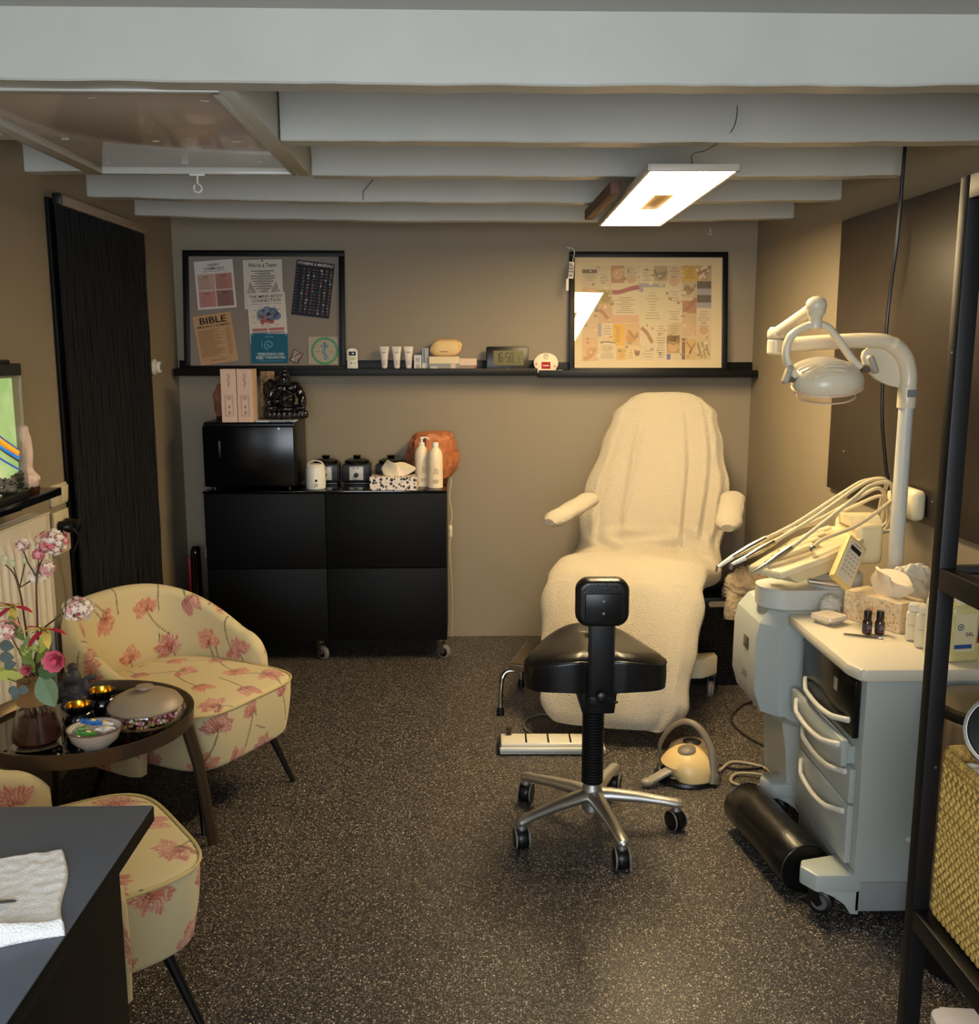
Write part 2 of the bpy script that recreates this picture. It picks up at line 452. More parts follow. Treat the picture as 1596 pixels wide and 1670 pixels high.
t = thing('thermostat', 'small round white thermostat on the left wall beside the curtain', 'thermostat', (XL + 0.001, 4.66, 1.435), ry=PI / 2)
B().lathe([(0.036, 0), (0.038, 0.006), (0.034, 0.014), (0.02, 0.016)]).out('base', white_plastic, t)
B().lathe([(0.026, 0.014), (0.028, 0.03), (0.024, 0.036), (0.0, 0.037)]).out('dial', white_plastic, t)
B().lathe([(0.016, 0.037), (0.016, 0.039), (0, 0.039)]).out('display', grey_plastic, t)

# radiator
ra = thing('radiator', 'white panel radiator on the left wall under the black shelf', 'radiator', (XL, 2.5, 0.33))
RL, RH = 1.44, 0.66   # y from 1.78 to 3.22
rad_m = M('radiator_enamel', S(222, 214, 198), 0.33)
prof = []
n_rib = 29; pitch = (RL - 0.05) / n_rib
ys = [-RL / 2, -RL / 2 + 0.02]
xs = [0.075, 0.082]
for k in range(n_rib):
    a = -RL / 2 + 0.025 + k * pitch
    ys += [a, a + pitch * 0.15, a + pitch * 0.55, a + pitch * 0.7]
    xs += [0.083, 0.092, 0.092, 0.083]
ys += [RL / 2 - 0.02, RL / 2]; xs += [0.083, 0.075]
zs = [0.0, 0.03, 0.045, 0.07, RH - 0.075, RH - 0.05, RH - 0.03, RH]
fz = [0, 0, 0, 1, 1, 0, 0, 0]
V = [[(0.083 + (x - 0.083) * (f if x > 0.084 else 1), y, z) for z, f in zip(zs, fz)] for x, y in zip(xs, ys)]
front = mesh_np('front_panel', np.array(V).reshape(-1, 3), grid_faces(len(xs), len(zs)), rad_m, ra, ang=50)
b = B(); b.box((0.035, 0, RH / 2), (0.012, RL - 0.02, RH - 0.02)); b.box((0.05, -RL / 2 + 0.004, RH / 2), (0.06, 0.008, RH)); b.box((0.05, RL / 2 - 0.004, RH / 2), (0.06, 0.008, RH))
b.box((0.077, 0, RH + 0.001), (0.016, RL, 0.008), 0.002)
b.out('side_cover', rad_m, ra)
b = B()
for k in range(92):
    b.box((0.045, -RL / 2 + 0.02 + k * (RL - 0.04) / 91, RH - 0.004), (0.055, 0.005, 0.004))
for x in (0.02, 0.045, 0.07): b.box((x, 0, RH - 0.004), (0.005, RL - 0.02, 0.005))
g = b.out('top_grille', rad_m, ra)
B().box((0.02, 0, RH / 2), (0.03, 0.5, 0.1)).out('wall_bracket', rad_m, ra)

# black wall shelf
sh = thing('wall_shelf', 'black wall shelf above the radiator carrying the aquarium', 'shelf', (XL, 2.45, 1.09))
B().box((0.085, 0, -0.0125), (0.17, 1.33, 0.025), 0.002).out('board', black_gloss, sh)
for y in (-0.3, 0.42):
    b = B(); b.box((0.005, y, -0.05), (0.01, 0.02, 0.06)); b.tube([(0.01, y, -0.076), (0.15, y, -0.03)], 0.004); b.out('bracket', black_metal, sh)
aq = thing('aquarium', 'aquarium with black lid and bright green glowing background on the wall shelf', 'aquarium', (XL + 0.09, 2.655, 1.09))
AL, AW = 0.50, 0.145
B().box((0, 0, 0.012), (AW, AL, 0.024), 0.003).out('base', black_plastic, aq)
b = B(); b.box((0, 0, 0.375), (AW + 0.006, AL + 0.006, 0.034), 0.003); b.box((0, 0, 0.397), (AW * .8, AL * .9, 0.012), 0.004); b.out('lid', black_plastic, aq)
b = B(); b.box((AW / 2 - 0.002, 0, 0.19), (0.004, AL, 0.335)); b.box((0, -AL / 2 + 0.002, 0.19), (AW, 0.004, 0.335)); b.box((0, AL / 2 - 0.002, 0.19), (AW, 0.004, 0.335))
b.out('glass_wall', clear_glass, aq, smooth=False)
def backdrop():
    m = bpy.data.materials.new('glowing_aquarium_backdrop'); m.use_nodes = True
    nt = m.node_tree; b = nt.nodes['Principled BSDF']; b.inputs['Base Color'].default_value = S(40, 60, 30)
    tc = nt.nodes.new('ShaderNodeTexCoord')
    n = nt.nodes.new('ShaderNodeTexNoise'); n.inputs['Scale'].default_value = 9; n.inputs['Detail'].default_value = 5
    nt.links.new(tc.outputs['Object'], n.inputs['Vector'])
    r = nt.nodes.new('ShaderNodeValToRGB')
    r.color_ramp.elements[0].position = 0.3; r.color_ramp.elements[0].color = S(140, 196, 96)
    r.color_ramp.elements[1].position = 0.7; r.color_ramp.elements[1].color = S(212, 232, 158)
    nt.links.new(n.outputs['Fac'], r.inputs[0]); nt.links.new(r.outputs[0], b.inputs['Emission Color'])
    b.inputs['Emission Strength'].default_value = 0.95
    return m
B().box((0.045, 0, 0.185), (0.006, AL - 0.008, 0.33)).out('backdrop', backdrop(), aq, smooth=False)
for (zs_, c, w_) in (([0.27, 0.25, 0.21, 0.18, 0.17], S(250, 190, 40), 0.007), ([0.285, 0.265, 0.225, 0.19, 0.178], S(30, 70, 190), 0.004), ([0.25, 0.24, 0.20, 0.16, 0.155], S(40, 140, 230), 0.005), ([0.24, 0.225, 0.19, 0.155, 0.145], S(60, 40, 30), 0.003), ([0.2, 0.185, 0.15, 0.125, 0.12], S(40, 90, 190), 0.003), ([0.26, 0.245, 0.207, 0.172, 0.16], S(240, 120, 50), 0.003)):
    b = B(); b.tube(cr([(0.0505 + w_ / 4, -0.245 + 0.1225 * k, z + 0.05 * math.sin(k)) for k, z in enumerate(zs_[::1])], 8), w_, 6, flat=(1, .3))
    mm = M('aquarium_wave_%d' % int(c[0] * 999 + c[2] * 99), c, 0.5, emit=c, estr=0.7)
    b.out('wavy_strip', mm, aq)
b = B()
for k in range(900):
    yy = random.uniform(-AL / 2 + .01, AL / 2 - .01); xx = random.uniform(0.055, AW / 2 - 0.009)
    z = 0.03 + random.uniform(0, 0.045) + 0.008 * math.sin(yy * 30)
    b.sph((xx, yy, z), random.uniform(0.004, 0.007), 5, 3)
o = b.out('gravel', M('dark_gravel', S(38, 38, 36), 0.5, vary=0.7, vscale=120), aq); o['kind'] = 'stuff'

sl = thing('crystal_lamp', 'rough white and pink crystal tower lamp at the shelf end beside the aquarium', 'lamp', (XL + 0.10, 3.02, 1.09))
B().lathe([(0.04, 0), (0.042, 0.012), (0.036, 0.016)], n=20).out('base', M('dark_wood_base', S(60, 30, 20), 0.3), sl)
def rock(name, pr, mat, parent, seed=0, nz=26, na=28, amp=0.14, loc=(0, 0, 0), fac=1.0, sxy=(1, 1)):
    V = np.zeros((nz, na, 3))
    hs = np.linspace(0, 1, nz)
    zz = np.interp(hs, np.linspace(0, 1, len(pr)), [p[1] for p in pr]); rr = np.interp(hs, np.linspace(0, 1, len(pr)), [p[0] for p in pr])
    for i in range(nz):
        for k in range(na):
            a = 2 * PI * k / na
            p = Vector((math.cos(a) * 2.2, math.sin(a) * 2.2, zz[i] * 22 * fac + seed))
            d = 1 + amp * noise.noise(p) * 1.6 + amp * 0.6 * noise.cell(p * 1.3)
            V[i, k] = (rr[i] * d * math.cos(a) * sxy[0] + loc[0], rr[i] * d * math.sin(a) * sxy[1] + loc[1], zz[i] + loc[2] + rr[i] * 0.15 * noise.noise(p * 1.7))
    o = mesh_np(name, np.concatenate([V.reshape(-1, 3)]), grid_faces(nz, na, closed_v=True), mat, parent, ang=28)
    return o
rock('crystal', [(0.0, 0.016), (0.036, 0.017), (0.042, 0.035), (0.040, 0.05), (0.026, 0.07), (0.027, 0.12), (0.024, 0.17), (0.02, 0.2), (0.0, 0.205)],
     M('selenite', S(235, 205, 190), 0.35, sss=0.3, vary=0.15, vscale=20), sl, 3, amp=0.12)

# switches and sockets
def plate(n, y0, y1, z0, z1, label, kind):
    t = thing('wall_switch' if kind == 's' else 'wall_socket', label, 'switch' if kind == 's' else 'socket', (XL, (y0 + y1) / 2, (z0 + z1) / 2))
    w_, h = y1 - y0, z1 - z0
    B().box((0.006, 0, 0), (0.012, w_, h), 0.004).out('cover_plate', cream_plastic, t)
    for s_ in (-1, 1):
        if kind == 's': B().box((0.014, s_ * w_ / 4, 0), (0.008, w_ / 2 - 0.012, h - 0.018), 0.002, rot=(0, 0.06, 0)).out('rocker', cream_plastic, t)
        else: B().lathe([(0.021, 0.010), (0.021, 0.014), (0.018, 0.014), (0.018, 0.012)], (0.002, s_ * w_ / 4, 0), rot=(0, PI / 2, 0)).out('socket_ring', cream_plastic, t)
    return t
plate(1, 3.42, 3.552, 0.975, 1.05, 'double cream rocker light switch beside the black curtain', 's')
plate(2, 3.42, 3.552, 0.80, 0.955, 'cream wall socket under the light switch beside the curtain', 'o')
pl = thing('power_plug', 'black round power plug in the socket by the curtain with its cord hanging down', 'plug', (XL + 0.016, 3.453, 0.90))
B().lathe([(0.021, 0), (0.022, 0.01), (0.02, 0.035), (0.012, 0.045)], rot=(0, PI / 2, 0), n=20).out('plug_body', black_plastic, pl)
B().lathe([(0.022, 0), (0.024, 0.004), (0.022, 0.05), (0.01, 0.055)], (0, 0.050, 0.0), rot=(0, PI / 2, 0), n=20).out('adapter', black_plastic, pl)
b = B(); b.tube(cr([(0.045, 0, -0.005), (0.06, 0.01, -0.04), (0.03, 0.02, -0.12), (0.02, 0.05, -0.25), (0.02, 0.02, -0.5), (0.03, 0.03, -0.89)], 6), 0.0035, 6); b.out('cord', black_plastic, pl)

# slim black and red device in the left back corner, white pipe stub
t = thing('corner_post', 'slim upright black device with rounded top and red stripe in the back left corner', 'device', (-1.345, 4.86, 0))
b = B(); b.loft([[(x, y, z) for x, y in rrect(0.045, 0.07, 0.02, 4)] for z in (0.0, 0.51)] + [[(x * .9, y * .9, 0.53) for x, y in rrect(0.045, 0.07, 0.02, 4)], [(x * .5, y * .5, 0.545) for x, y in rrect(0.045, 0.07, 0.02, 4)]])
b.out('body', black_gloss, t)
B().box((-0.028, -0.01, 0.25), (0.014, 0.05, 0.48), 0.004).out('red_strip', M('red_strip', S(170, 14, 26), 0.35), t)
t = thing('wall_box', 'small white conduit box on the back wall left of the black cabinet', 'box', (-1.30, YB - 0.02, 0.47))
B().box((0, 0, 0), (0.09, 0.035, 0.05), 0.003).out('housing', white_plastic, t)
B().box((0.01, 0.005, -0.25), (0.04, 0.02, 0.44), 0.002).out('duct', white_plastic, t)

# ---------------- right wall ----------------
rp = M('dark_wall_panel', S(50, 42, 35), 0.4, spec=0.35, bump=0.1, bscale=40, vary=0.08, vscale=4)
t = thing('wall_board', 'large dark brown board mounted on the right wall', 'board', (XR, 3.12, 1.49))
B().box((-0.009, 0, 0), (0.018, 1.56, 1.04), 0.002).out('panel', rp, t)
b = B()
for (y, z) in ((0.62, -0.36), (0.2, -0.42), (-0.12, -0.44)): b.lathe([(0.004, 0), (0.003, 0.002)], (-0.019, y, z), n=8, rot=(0, -PI / 2, 0))
b.out('screw', brushed, t)
b = B(); b.tube(cr([(1.445, 3.32, 2.23), (1.44, 3.32, 1.9), (1.44, 3.355, 1.66), (1.437, 3.35, 1.35), (1.44, 3.30, 1.15), (1.45, 3.22, 0.92), (1.45, 3.2, 0.6), (1.43, 3.3, 0.3), (1.42, 3.4, 0.01)], 8), 0.006, 8)
tag(b.out('hanging_cable', black_plastic), 'black cable hanging from the ceiling in front of the dark board', 'cable')
# ---------------- picture ledges ----------------
def ledge(name, x0, x1, zt, label):
    t = thing('picture_ledge', label, 'shelf', ((x0 + x1) / 2, YB, zt)); w = x1 - x0
    B().box((0, -0.009, 0.015), (w, 0.018, 0.075), 0.0015).out('back_rail', black_lac, t)
    B().box((0, -0.067, -0.009), (w, 0.10, 0.018), 0.0015).out('board', black_lac, t)
    B().box((0, -0.121, -0.004), (w, 0.012, 0.036), 0.0015).out('front_lip', black_lac, t)
ledge('l', -1.435, 0.372, 1.408, 'long black picture ledge on the back wall, left, under the pinned board and clock')
ledge('r', 0.378, 1.482, 1.398, 'black picture ledge on the back wall, right, under the framed collage')
LZ, RZ_ = 1.408, 1.398
TILT = math.radians(-6.55)     # frames lean back against the wall
FY = YB - 0.094

def frame(cx, zb, w, h, fw, label, cat, name):
    t = thing(name, label, cat, (cx, FY, zb), rx=TILT)
    fb = 0.024
    for nm, c, d in (('frame_rail', (0, fb / 2, h - fw / 2), (w, fb, fw)), ('frame_rail', (0, fb / 2, fw / 2), (w, fb, fw)), ('frame_rail', (-w / 2 + fw / 2, fb / 2, h / 2), (fw, fb, h - 2 * fw)), ('frame_rail', (w / 2 - fw / 2, fb / 2, h / 2), (fw, fb, h - 2 * fw))):
        B().box(c, d, 0.0015).out(nm, black_lac, t)
    return t
t = frame(-0.99, LZ, 0.80, 0.597, 0.028, 'black framed grey pinboard covered with pinned posters, leaning on the left ledge', 'pinboard', 'pinboard')
B().box((0, 0.018, 0.298), (0.76, 0.008, 0.555)).out('board', M('grey_felt_board', S(138, 128, 118), 0.85, bump=0.3, bscale=500), t)
# pinned sheets: px centre -> board x,z
def bx(u): return -1.39 + (u - 290) * 0.00297 + 0.99
def bz(v): return 0.592 - (v - 404) * 0.00297
PLANE = Matrix.Translation((-0.99, FY, LZ)) @ Matrix.Rotation(TILT, 4, 'X')
def poster(name, label, cat, u, v, w, h, deg, col, lay=0, group=None, edge=None):
    """empty holding a sheet; returns (empty, print builder) in sheet coordinates (x right, z up)"""
    M_ = PLANE @ Matrix.Translation((bx(u), 0.0125 - 0.0024 * lay, bz(v))) @ Matrix.Rotation(math.radians(-deg), 4, 'Y')
    t = bpy.data.objects.new(name, None); COL.objects.link(t); t.matrix_world = M_; tag(t, label, cat, group)
    t.empty_display_size = 0.03
    B().box((0, 0, 0), (w, 0.0008, h)).out('sheet', M('sheet_' + name + str(int(u)), col, 0.7), t, smooth=False)
    return t, B(col=(0, 0, 0, 1))
def rect(b, x, z, w, h, col, y=-0.0007):
    b.col = col; b.quad([(x - w / 2, y, z - h / 2), (x + w / 2, y, z - h / 2), (x + w / 2, y, z + h / 2), (x - w / 2, y, z + h / 2)])
def disc(b, x, z, r, col, y=-0.0009, n=20, r2=None, a0=0, a1=2 * PI):
    b.col = col
    if r2 is None: b.quad([(x + r * math.cos(2 * PI * k / n), y, z + r * math.sin(2 * PI * k / n)) for k in range(n)])
    else:
        for k in range(n):
            a, c = a0 + (a1 - a0) * k / n, a0 + (a1 - a0) * (k + 1) / n
            b.quad([(x + r2 * math.cos(a), y, z + r2 * math.sin(a)), (x + r * math.cos(a), y, z + r * math.sin(a)), (x + r * math.cos(c), y, z + r * math.sin(c)), (x + r2 * math.cos(c), y, z + r2 * math.sin(c))])
def lines(b, x, z, w, h, n, col, align='c', seed=0, t=0.35):
    r = random.Random(seed)
    for k in range(n):
        ww = w * r.uniform(0.55, 1.0); xx = x if align == 'c' else x - w / 2 + ww / 2
        rect(b, xx, z + h / 2 - h * (k + 0.5) / n, ww, h / n * t, col, -0.0008)
def stroke(b, pts, wd, col, y=-0.001):
    b.col = col
    P = [Vector((p[0], y, p[1])) for p in pts]
    L, R = [], []
    for i, p in enumerate(P):
        d = (P[min(i + 1, len(P) - 1)] - P[max(i - 1, 0)]).normalized(); n = Vector((-d.z, 0, d.x)) * wd / 2
        L.append(p + n); R.append(p - n)
    for i in range(len(P) - 1): b.quad([R[i], R[i + 1], L[i + 1], L[i]])
INK = S(50, 44, 42)
t, b = poster('poster', 'white HAPPY CHEMICALS sheet with four pink and brown squares, top left of the pinboard', 'poster', 343, 458.5, 0.192, 0.238, 4.3, S(214, 206, 200))
b.col = INK; b.text('HAPPY', 0.019, (0, -0.001, 0.096)); b.text('CHEMICALS', 0.019, (0, -0.001, 0.079))
rect(b, 0, 0.066, 0.12, 0.002, S(120, 110, 105))
for (x, z, c) in ((-0.0435, 0.014, S(188, 156, 140)), (0.0435, 0.014, S(178, 124, 114)), (-0.0435, -0.069, S(190, 132, 124)), (0.0435, -0.069, S(142, 104, 94))):
    rect(b, x, z, 0.083, 0.079, c); lines(b, x, z + 0.026, 0.04, 0.01, 1, INK, seed=3); lines(b, x - 0.005, z - 0.008, 0.06, 0.055, 5, tuple(q * .6 for q in c[:3]) + (1,), 'l', 5, .25)
b.out('print', VC, t, smooth=False, normals=False)
t, b = poster('poster', 'white "We\'re a Team" sheet with sketched hands, top middle of the pinboard', 'poster', 423, 458, 0.193, 0.243, 1.5, S(206, 198, 186))
b.col = INK; b.text("We're a Team", 0.0285, (0.0, -0.001, 0.094), sx=.85)
for k in range(9):
    z = 0.066 - k * 0.0125; w_ = 0.125 * math.sqrt(max(0.02, 1 - ((k - 2.0) / 7.2) ** 2))
    lines(b, 0, z, w_, 0.010, 1, S(70, 62, 58), seed=k + 20, t=.35); lines(b, 0.01, z - 0.005, w_ * .7, 0.008, 1, S(90, 82, 75), seed=k + 50, t=.25)
for s_ in (-1, 1):
    for k in range(5):
        stroke(b, [(s_ * (0.028 + 0.011 * k), -0.058 - 0.004 * abs(k - 2)), (s_ * (0.05 + 0.006 * k), -0.02 - 0.010 * k), (s_ * (0.066 + 0.004 * k), 0.01 - 0.012 * k)], 0.0055 - 0.0006 * k, S(80, 72, 68) if k % 2 else S(130, 120, 112))
disc(b, 0, 0.116, 0.004, S(30, 30, 34))
b.out('print', VC, t, smooth=False, normals=False)
t, b = poster('poster', 'white MIND-BODY CONNECTION sheet with blue and red brain drawing, middle of the pinboard', 'poster', 429.5, 514, 0.188, 0.25, 3.2, S(210, 202, 190), 1)
b.col = INK; b.text('THE MIND-BODY', 0.0215, (0, -0.001, 0.106)); b.text('CONNECTION', 0.0215, (0, -0.001, 0.086))
rect(b, 0, 0.070, 0.15, 0.0015, INK)
for (x, z, r, c) in ((-0.028, 0.022, 0.024, S(124, 134, 152)), (0.0, 0.032, 0.026, S(112, 126, 152)), (0.03, 0.024, 0.026, S(92, 108, 140)), (0.048, 0.008, 0.02, S(100, 118, 148)), (0.02, 0.008, 0.026, S(104, 120, 150)), (-0.038, 0.004, 0.016, S(150, 156, 160)), (-0.012, -0.004, 0.018, S(180, 104, 98)), (0.008, -0.012, 0.017, S(186, 106, 98)), (-0.026, -0.018, 0.012, S(182, 96, 90)), (0.022, -0.020, 0.011, S(210, 104, 80))):
    disc(b, x, z, r, c, -0.0010)
for k in range(12):
    a = k * 0.52; stroke(b, [(0.006 + 0.014 * math.cos(a), 0.018 + 0.01 * math.sin(a)), (0.01 + 0.03 * math.cos(a + .3), 0.018 + 0.022 * math.sin(a + .3))], 0.0014, S(220, 222, 226), -0.0014)
stroke(b, [(-0.03, -0.02), (-0.026, -0.04)], 0.004, S(190, 80, 70)); stroke(b, [(-0.012, -0.02), (-0.01, -0.036)], 0.003, S(150, 120, 110))
for (x, z) in ((-0.06, 0.04), (-0.03, 0.056), (0.04, 0.056), (0.062, 0.04), (-0.068, 0.01), (-0.066, -0.02), (0.045, -0.036), (0.0, -0.04)): lines(b, x, z, 0.022, 0.006, 1, S(170, 110, 104), seed=int(x * 999), t=.5)
for (x, z, c) in ((-0.041, -0.057, S(172, 112, 108)), (0.041, -0.057, S(178, 108, 106)), (-0.041, -0.073, S(120, 124, 140)), (0.041, -0.073, S(150, 134, 140))): rect(b, x, z, 0.076, 0.014 if z > -.06 else 0.01, c)
b.out('print', VC, t, smooth=False, normals=False)
t, b = poster('sign', 'teal sign with white spiral reading VERENIGING VAN NEI THERAPEUTEN, bottom middle of the pinboard', 'sign', 432.5, 565, 0.183, 0.146, 0.4, S(10, 92, 118), 2)
W_ = S(200, 214, 216)
b.col = W_; b.text('VERENIGING VAN', 0.0165, (0.005, -0.001, -0.028)); b.text('NEI', 0.022, (-0.05, -0.001, -0.047), sx=1.1); b.text('THERAPEUTEN', 0.0155, (0.026, -0.001, -0.046))
rect(b, 0.005, -0.0365, 0.13, 0.0008, W_); lines(b, 0.005, -0.062, 0.13, 0.004, 1, S(120, 170, 180), seed=2)
b.text('LID VAN', 0.011, (-0.0, -0.001, 0.058))
stroke(b, [(-0.002 + (0.004 + 0.0052 * a / 2) * 0.9 * math.cos(a + 1.2), 0.018 + (0.004 + 0.0052 * a / 2) * 0.85 * math.sin(a + 1.2)) for a in np.linspace(0, 9.6, 44)], 0.0032, S(130, 190, 200))
stroke(b, [(-0.034 + 0.004 * math.cos(a), 0.02 + 0.018 * math.sin(a)) for a in np.linspace(1.5, 4.6, 10)], 0.003, S(90, 160, 175))
for x in (-0.083, 0.083): disc(b, x, 0.066, 0.0025, S(180, 180, 180))
b.out('print', VC, t, smooth=False, normals=False)
t, b = poster('poster', 'dark navy VITAMINS & MINERALS chart with rows of small pictures, upper right on the pinboard', 'poster', 506, 466, 0.19, 0.272, -6.8, S(26, 28, 40))
b.col = S(214, 212, 210); b.text('VITAMINS & MINERALS', 0.0205, (0, -0.001, 0.122), sx=.86)
rr = random.Random(4)
for colx in (-0.052, -0.028, -0.004, 0.036, 0.060, 0.083):
    for k in range(15):
        c = rr.choice([S(120, 90, 76), S(160, 152, 146), S(116, 106, 86), S(130, 80, 72), S(90, 96, 90), S(170, 166, 164), S(130, 104, 84), S(80, 84, 100)])
        disc(b, colx + rr.uniform(-.002, .002), 0.095 - k * 0.0152, rr.uniform(0.004, 0.0068), c, n=7)
for colx in (-0.083, 0.016):
    lines(b, colx, -0.012, 0.022, 0.228, 15, S(90, 92, 104), 'l', 7, .22)
b.out('print', VC, t, smooth=False, normals=False)
t, b = poster('poster', 'tan BIBLE EMERGENCY NUMBERS sheet tilted at the lower left of the pinboard', 'poster', 342, 548.5, 0.19, 0.245, 8.5, S(190, 150, 108))
b.col = S(40, 30, 26); b.text('BIBLE', 0.046, (0, -0.001, 0.092), sx=1.25); b.text('BIBLE', 0.046, (0.0012, -0.0011, 0.0925), sx=1.25); b.text('EMERGENCY NUMBERS', 0.016, (0, -0.001, 0.064), sx=1.0)
lines(b, -0.015, -0.018, 0.135, 0.135, 26, S(120, 88, 60), 'l', 9, .4); lines(b, 0.07, -0.018, 0.03, 0.135, 13, S(120, 88, 60), 'l', 11, .3)
rect(b, 0, -0.098, 0.16, 0.0015, S(120, 88, 60)); lines(b, 0, -0.106, 0.14, 0.008, 1, S(120, 88, 60), seed=1)
b.out('print', VC, t, smooth=False, normals=False)
t, b = poster('tag', 'small brown wooden text tag hung askew at the lower right of the pinboard', 'tag', 476.5, 579, 0.052, 0.062, -27, S(104, 84, 72), 1)
b.col = S(200, 190, 180)
for k, s_ in enumerate((.9, .8, .7, .95, .6)):
    for j in range(5): rect(b, -0.02 * s_ + 0.0095 * j * s_ * 1.0, 0.022 - k * 0.0105, 0.005, 0.0075, S(206, 196, 186)) if (j + k) % 4 != 3 else None
disc(b, -0.02, 0.028, 0.003, S(20, 20, 20))
b.out('print', VC, t, smooth=False, normals=False)
t, b = poster('emblem_sheet', 'sheet with green ring and blue snake and staff emblem, lower right of the pinboard', 'emblem', 522, 568.5, 0.148, 0.138, 0, S(170, 158, 140), 1)
disc(b, 0.008, -0.002, 0.068, S(64, 140, 92), r2=0.056, n=40); disc(b, 0.008, -0.002, 0.0595, S(120, 170, 130), r2=0.058, y=-0.0012, n=40)
for k in range(34):
    a = 2 * PI * k / 34
    if 0.5 < (k % 8): stroke(b, [(0.008 + 0.059 * math.cos(a), -0.002 + 0.059 * math.sin(a)), (0.008 + 0.065 * math.cos(a), -0.002 + 0.065 * math.sin(a))], 0.003, S(110, 168, 126), -0.0013)
BL = S(56, 112, 140)
stroke(b, [(0.008, -0.046), (0.008, 0.036)], 0.004, BL); disc(b, 0.008, 0.036, 0.006, BL)
stroke(b, [(0.008 + 0.016 * math.sin(a * 3.1) * (1 - a * .18), -0.044 + 0.026 * a) for a in np.linspace(0, 2.9, 30)], 0.006, S(70, 140, 170), -0.0013)
stroke(b, [(0.008, 0.02), (-0.012, 0.026), (-0.004, 0.014)], 0.005, BL); stroke(b, [(0.008, 0.02), (0.028, 0.026), (0.02, 0.014)], 0.005, BL)
lines(b, -0.026, -0.006, 0.02, 0.004, 1, S(100, 90, 80), seed=2, t=.6); lines(b, 0.042, -0.006, 0.02, 0.004, 1, S(100, 90, 80), seed=2, t=.6)
b.out('print', VC, t, smooth=False, normals=False)

# framed collage on the right
t = frame(0.935, RZ_, 0.80, 0.605, 0.026, 'black framed collage of leaflets behind glass with cream mat, leaning on the right ledge', 'picture', 'framed_collage')
B().box((0, 0.016, 0.3025), (0.76, 0.004, 0.56)).out('mat_board', M('cream_mat_board', S(214, 196, 160), 0.8), t, smooth=False)
b = B(col=(1, 1, 1, 1))
AX0, AX1, AZ0, AZ1 = 232, 1258, 935, 195     # collage area in survey units
aw, ah = 0.655, 0.475
def cx_(u): return -0.335 + (u - AX0) / (AX1 - AX0) * aw
def cz_(v): return 0.065 + (AZ0 - v) / (AZ0 - AZ1) * ah
skin, pale, cream, lav = S(186, 146, 108), S(206, 190, 158), S(212, 196, 164), S(150, 148, 160)
def mute(c):
    g = S(204, 188, 160); return tuple(c[k] * .78 + g[k] * .22 for k in range(3)) + (1,)
def patch(u0, v0, u1, v1, c, y=0.0132):
    c = mute(c)
    rect(b, cx_((u0 + u1) / 2), cz_((v0 + v1) / 2), (u1 - u0) / (AX1 - AX0) * aw, (v1 - v0) / (AZ0 - AZ1) * ah, c, y)
patch(232, 195, 1258, 935, pale, 0.0138)
rr = random.Random(12)
for (u0, v0, u1, v1, c) in ((232, 195, 352, 232, cream), (232, 228, 350, 258, S(96, 76, 74)), (352, 240, 460, 330, cream), (460, 198, 565, 332, S(172, 128, 88)), (565, 200, 682, 325, pale), (682, 200, 800, 335, cream), (690, 200, 790, 212, lav), (800, 200, 905, 318, S(168, 150, 118)), (905, 200, 1020, 318, S(200, 178, 146)), (1022, 195, 1142, 318, S(204, 160, 40)), (1142, 195, 1256, 318, S(186, 150, 112)),
        (232, 330, 352, 372, pale), (232, 372, 362, 490, S(204, 166, 132)), (362, 385, 466, 498, S(176, 156, 98)), (232, 500, 362, 540, lav), (362, 500, 470, 645, S(196, 160, 124)), (470, 335, 682, 645, cream), (470, 582, 682, 645, S(206, 160, 132)), (682, 335, 905, 645, S(208, 198, 160)), (682, 335, 890, 365, lav), (682, 335, 716, 402, lav), (905, 335, 1025, 500, cream), (892, 500, 1027, 640, cream), (892, 498, 1027, 515, lav), (892, 498, 910, 540, lav),
        (1027, 318, 1140, 445, S(190, 170, 130)), (1027, 470, 1140, 570, S(168, 116, 84)), (1142, 318, 1256, 375, S(54, 48, 50)), (1142, 375, 1256, 422, lav), (1142, 424, 1256, 484, S(54, 48, 50)), (1142, 484, 1256, 526, lav), (1142, 530, 1256, 690, cream), (1027, 575, 1140, 750, S(196, 164, 126)), (1142, 690, 1256, 780, S(206, 180, 140)),
        (358, 645, 385, 750, lav), (385, 645, 475, 750, cream), (475, 650, 570, 822, S(222, 170, 48)), (572, 650, 690, 820, S(204, 168, 120)), (690, 645, 808, 820, cream), (810, 640, 905, 935, cream), (905, 640, 1027, 800, S(196, 176, 136)), (905, 740, 1008, 880, S(178, 140, 94)), (1025, 760, 1052, 930, S(120, 66, 50)), (1055, 765, 1140, 930, S(204, 166, 104)), (1142, 775, 1256, 930, S(196, 176, 132)),
        (232, 560, 358, 750, S(204, 176, 142)), (232, 755, 358, 940, S(206, 170, 128)), (362, 800, 500, 935, cream), (505, 835, 582, 935, S(220, 176, 90)), (585, 835, 700, 935, S(214, 192, 140)), (905, 885, 935, 930, S(66, 86, 150)), (370, 750, 480, 800, S(210, 190, 150))):
    patch(u0, v0, u1, v1, c, 0.0134 - 0.00002 * rr.random())
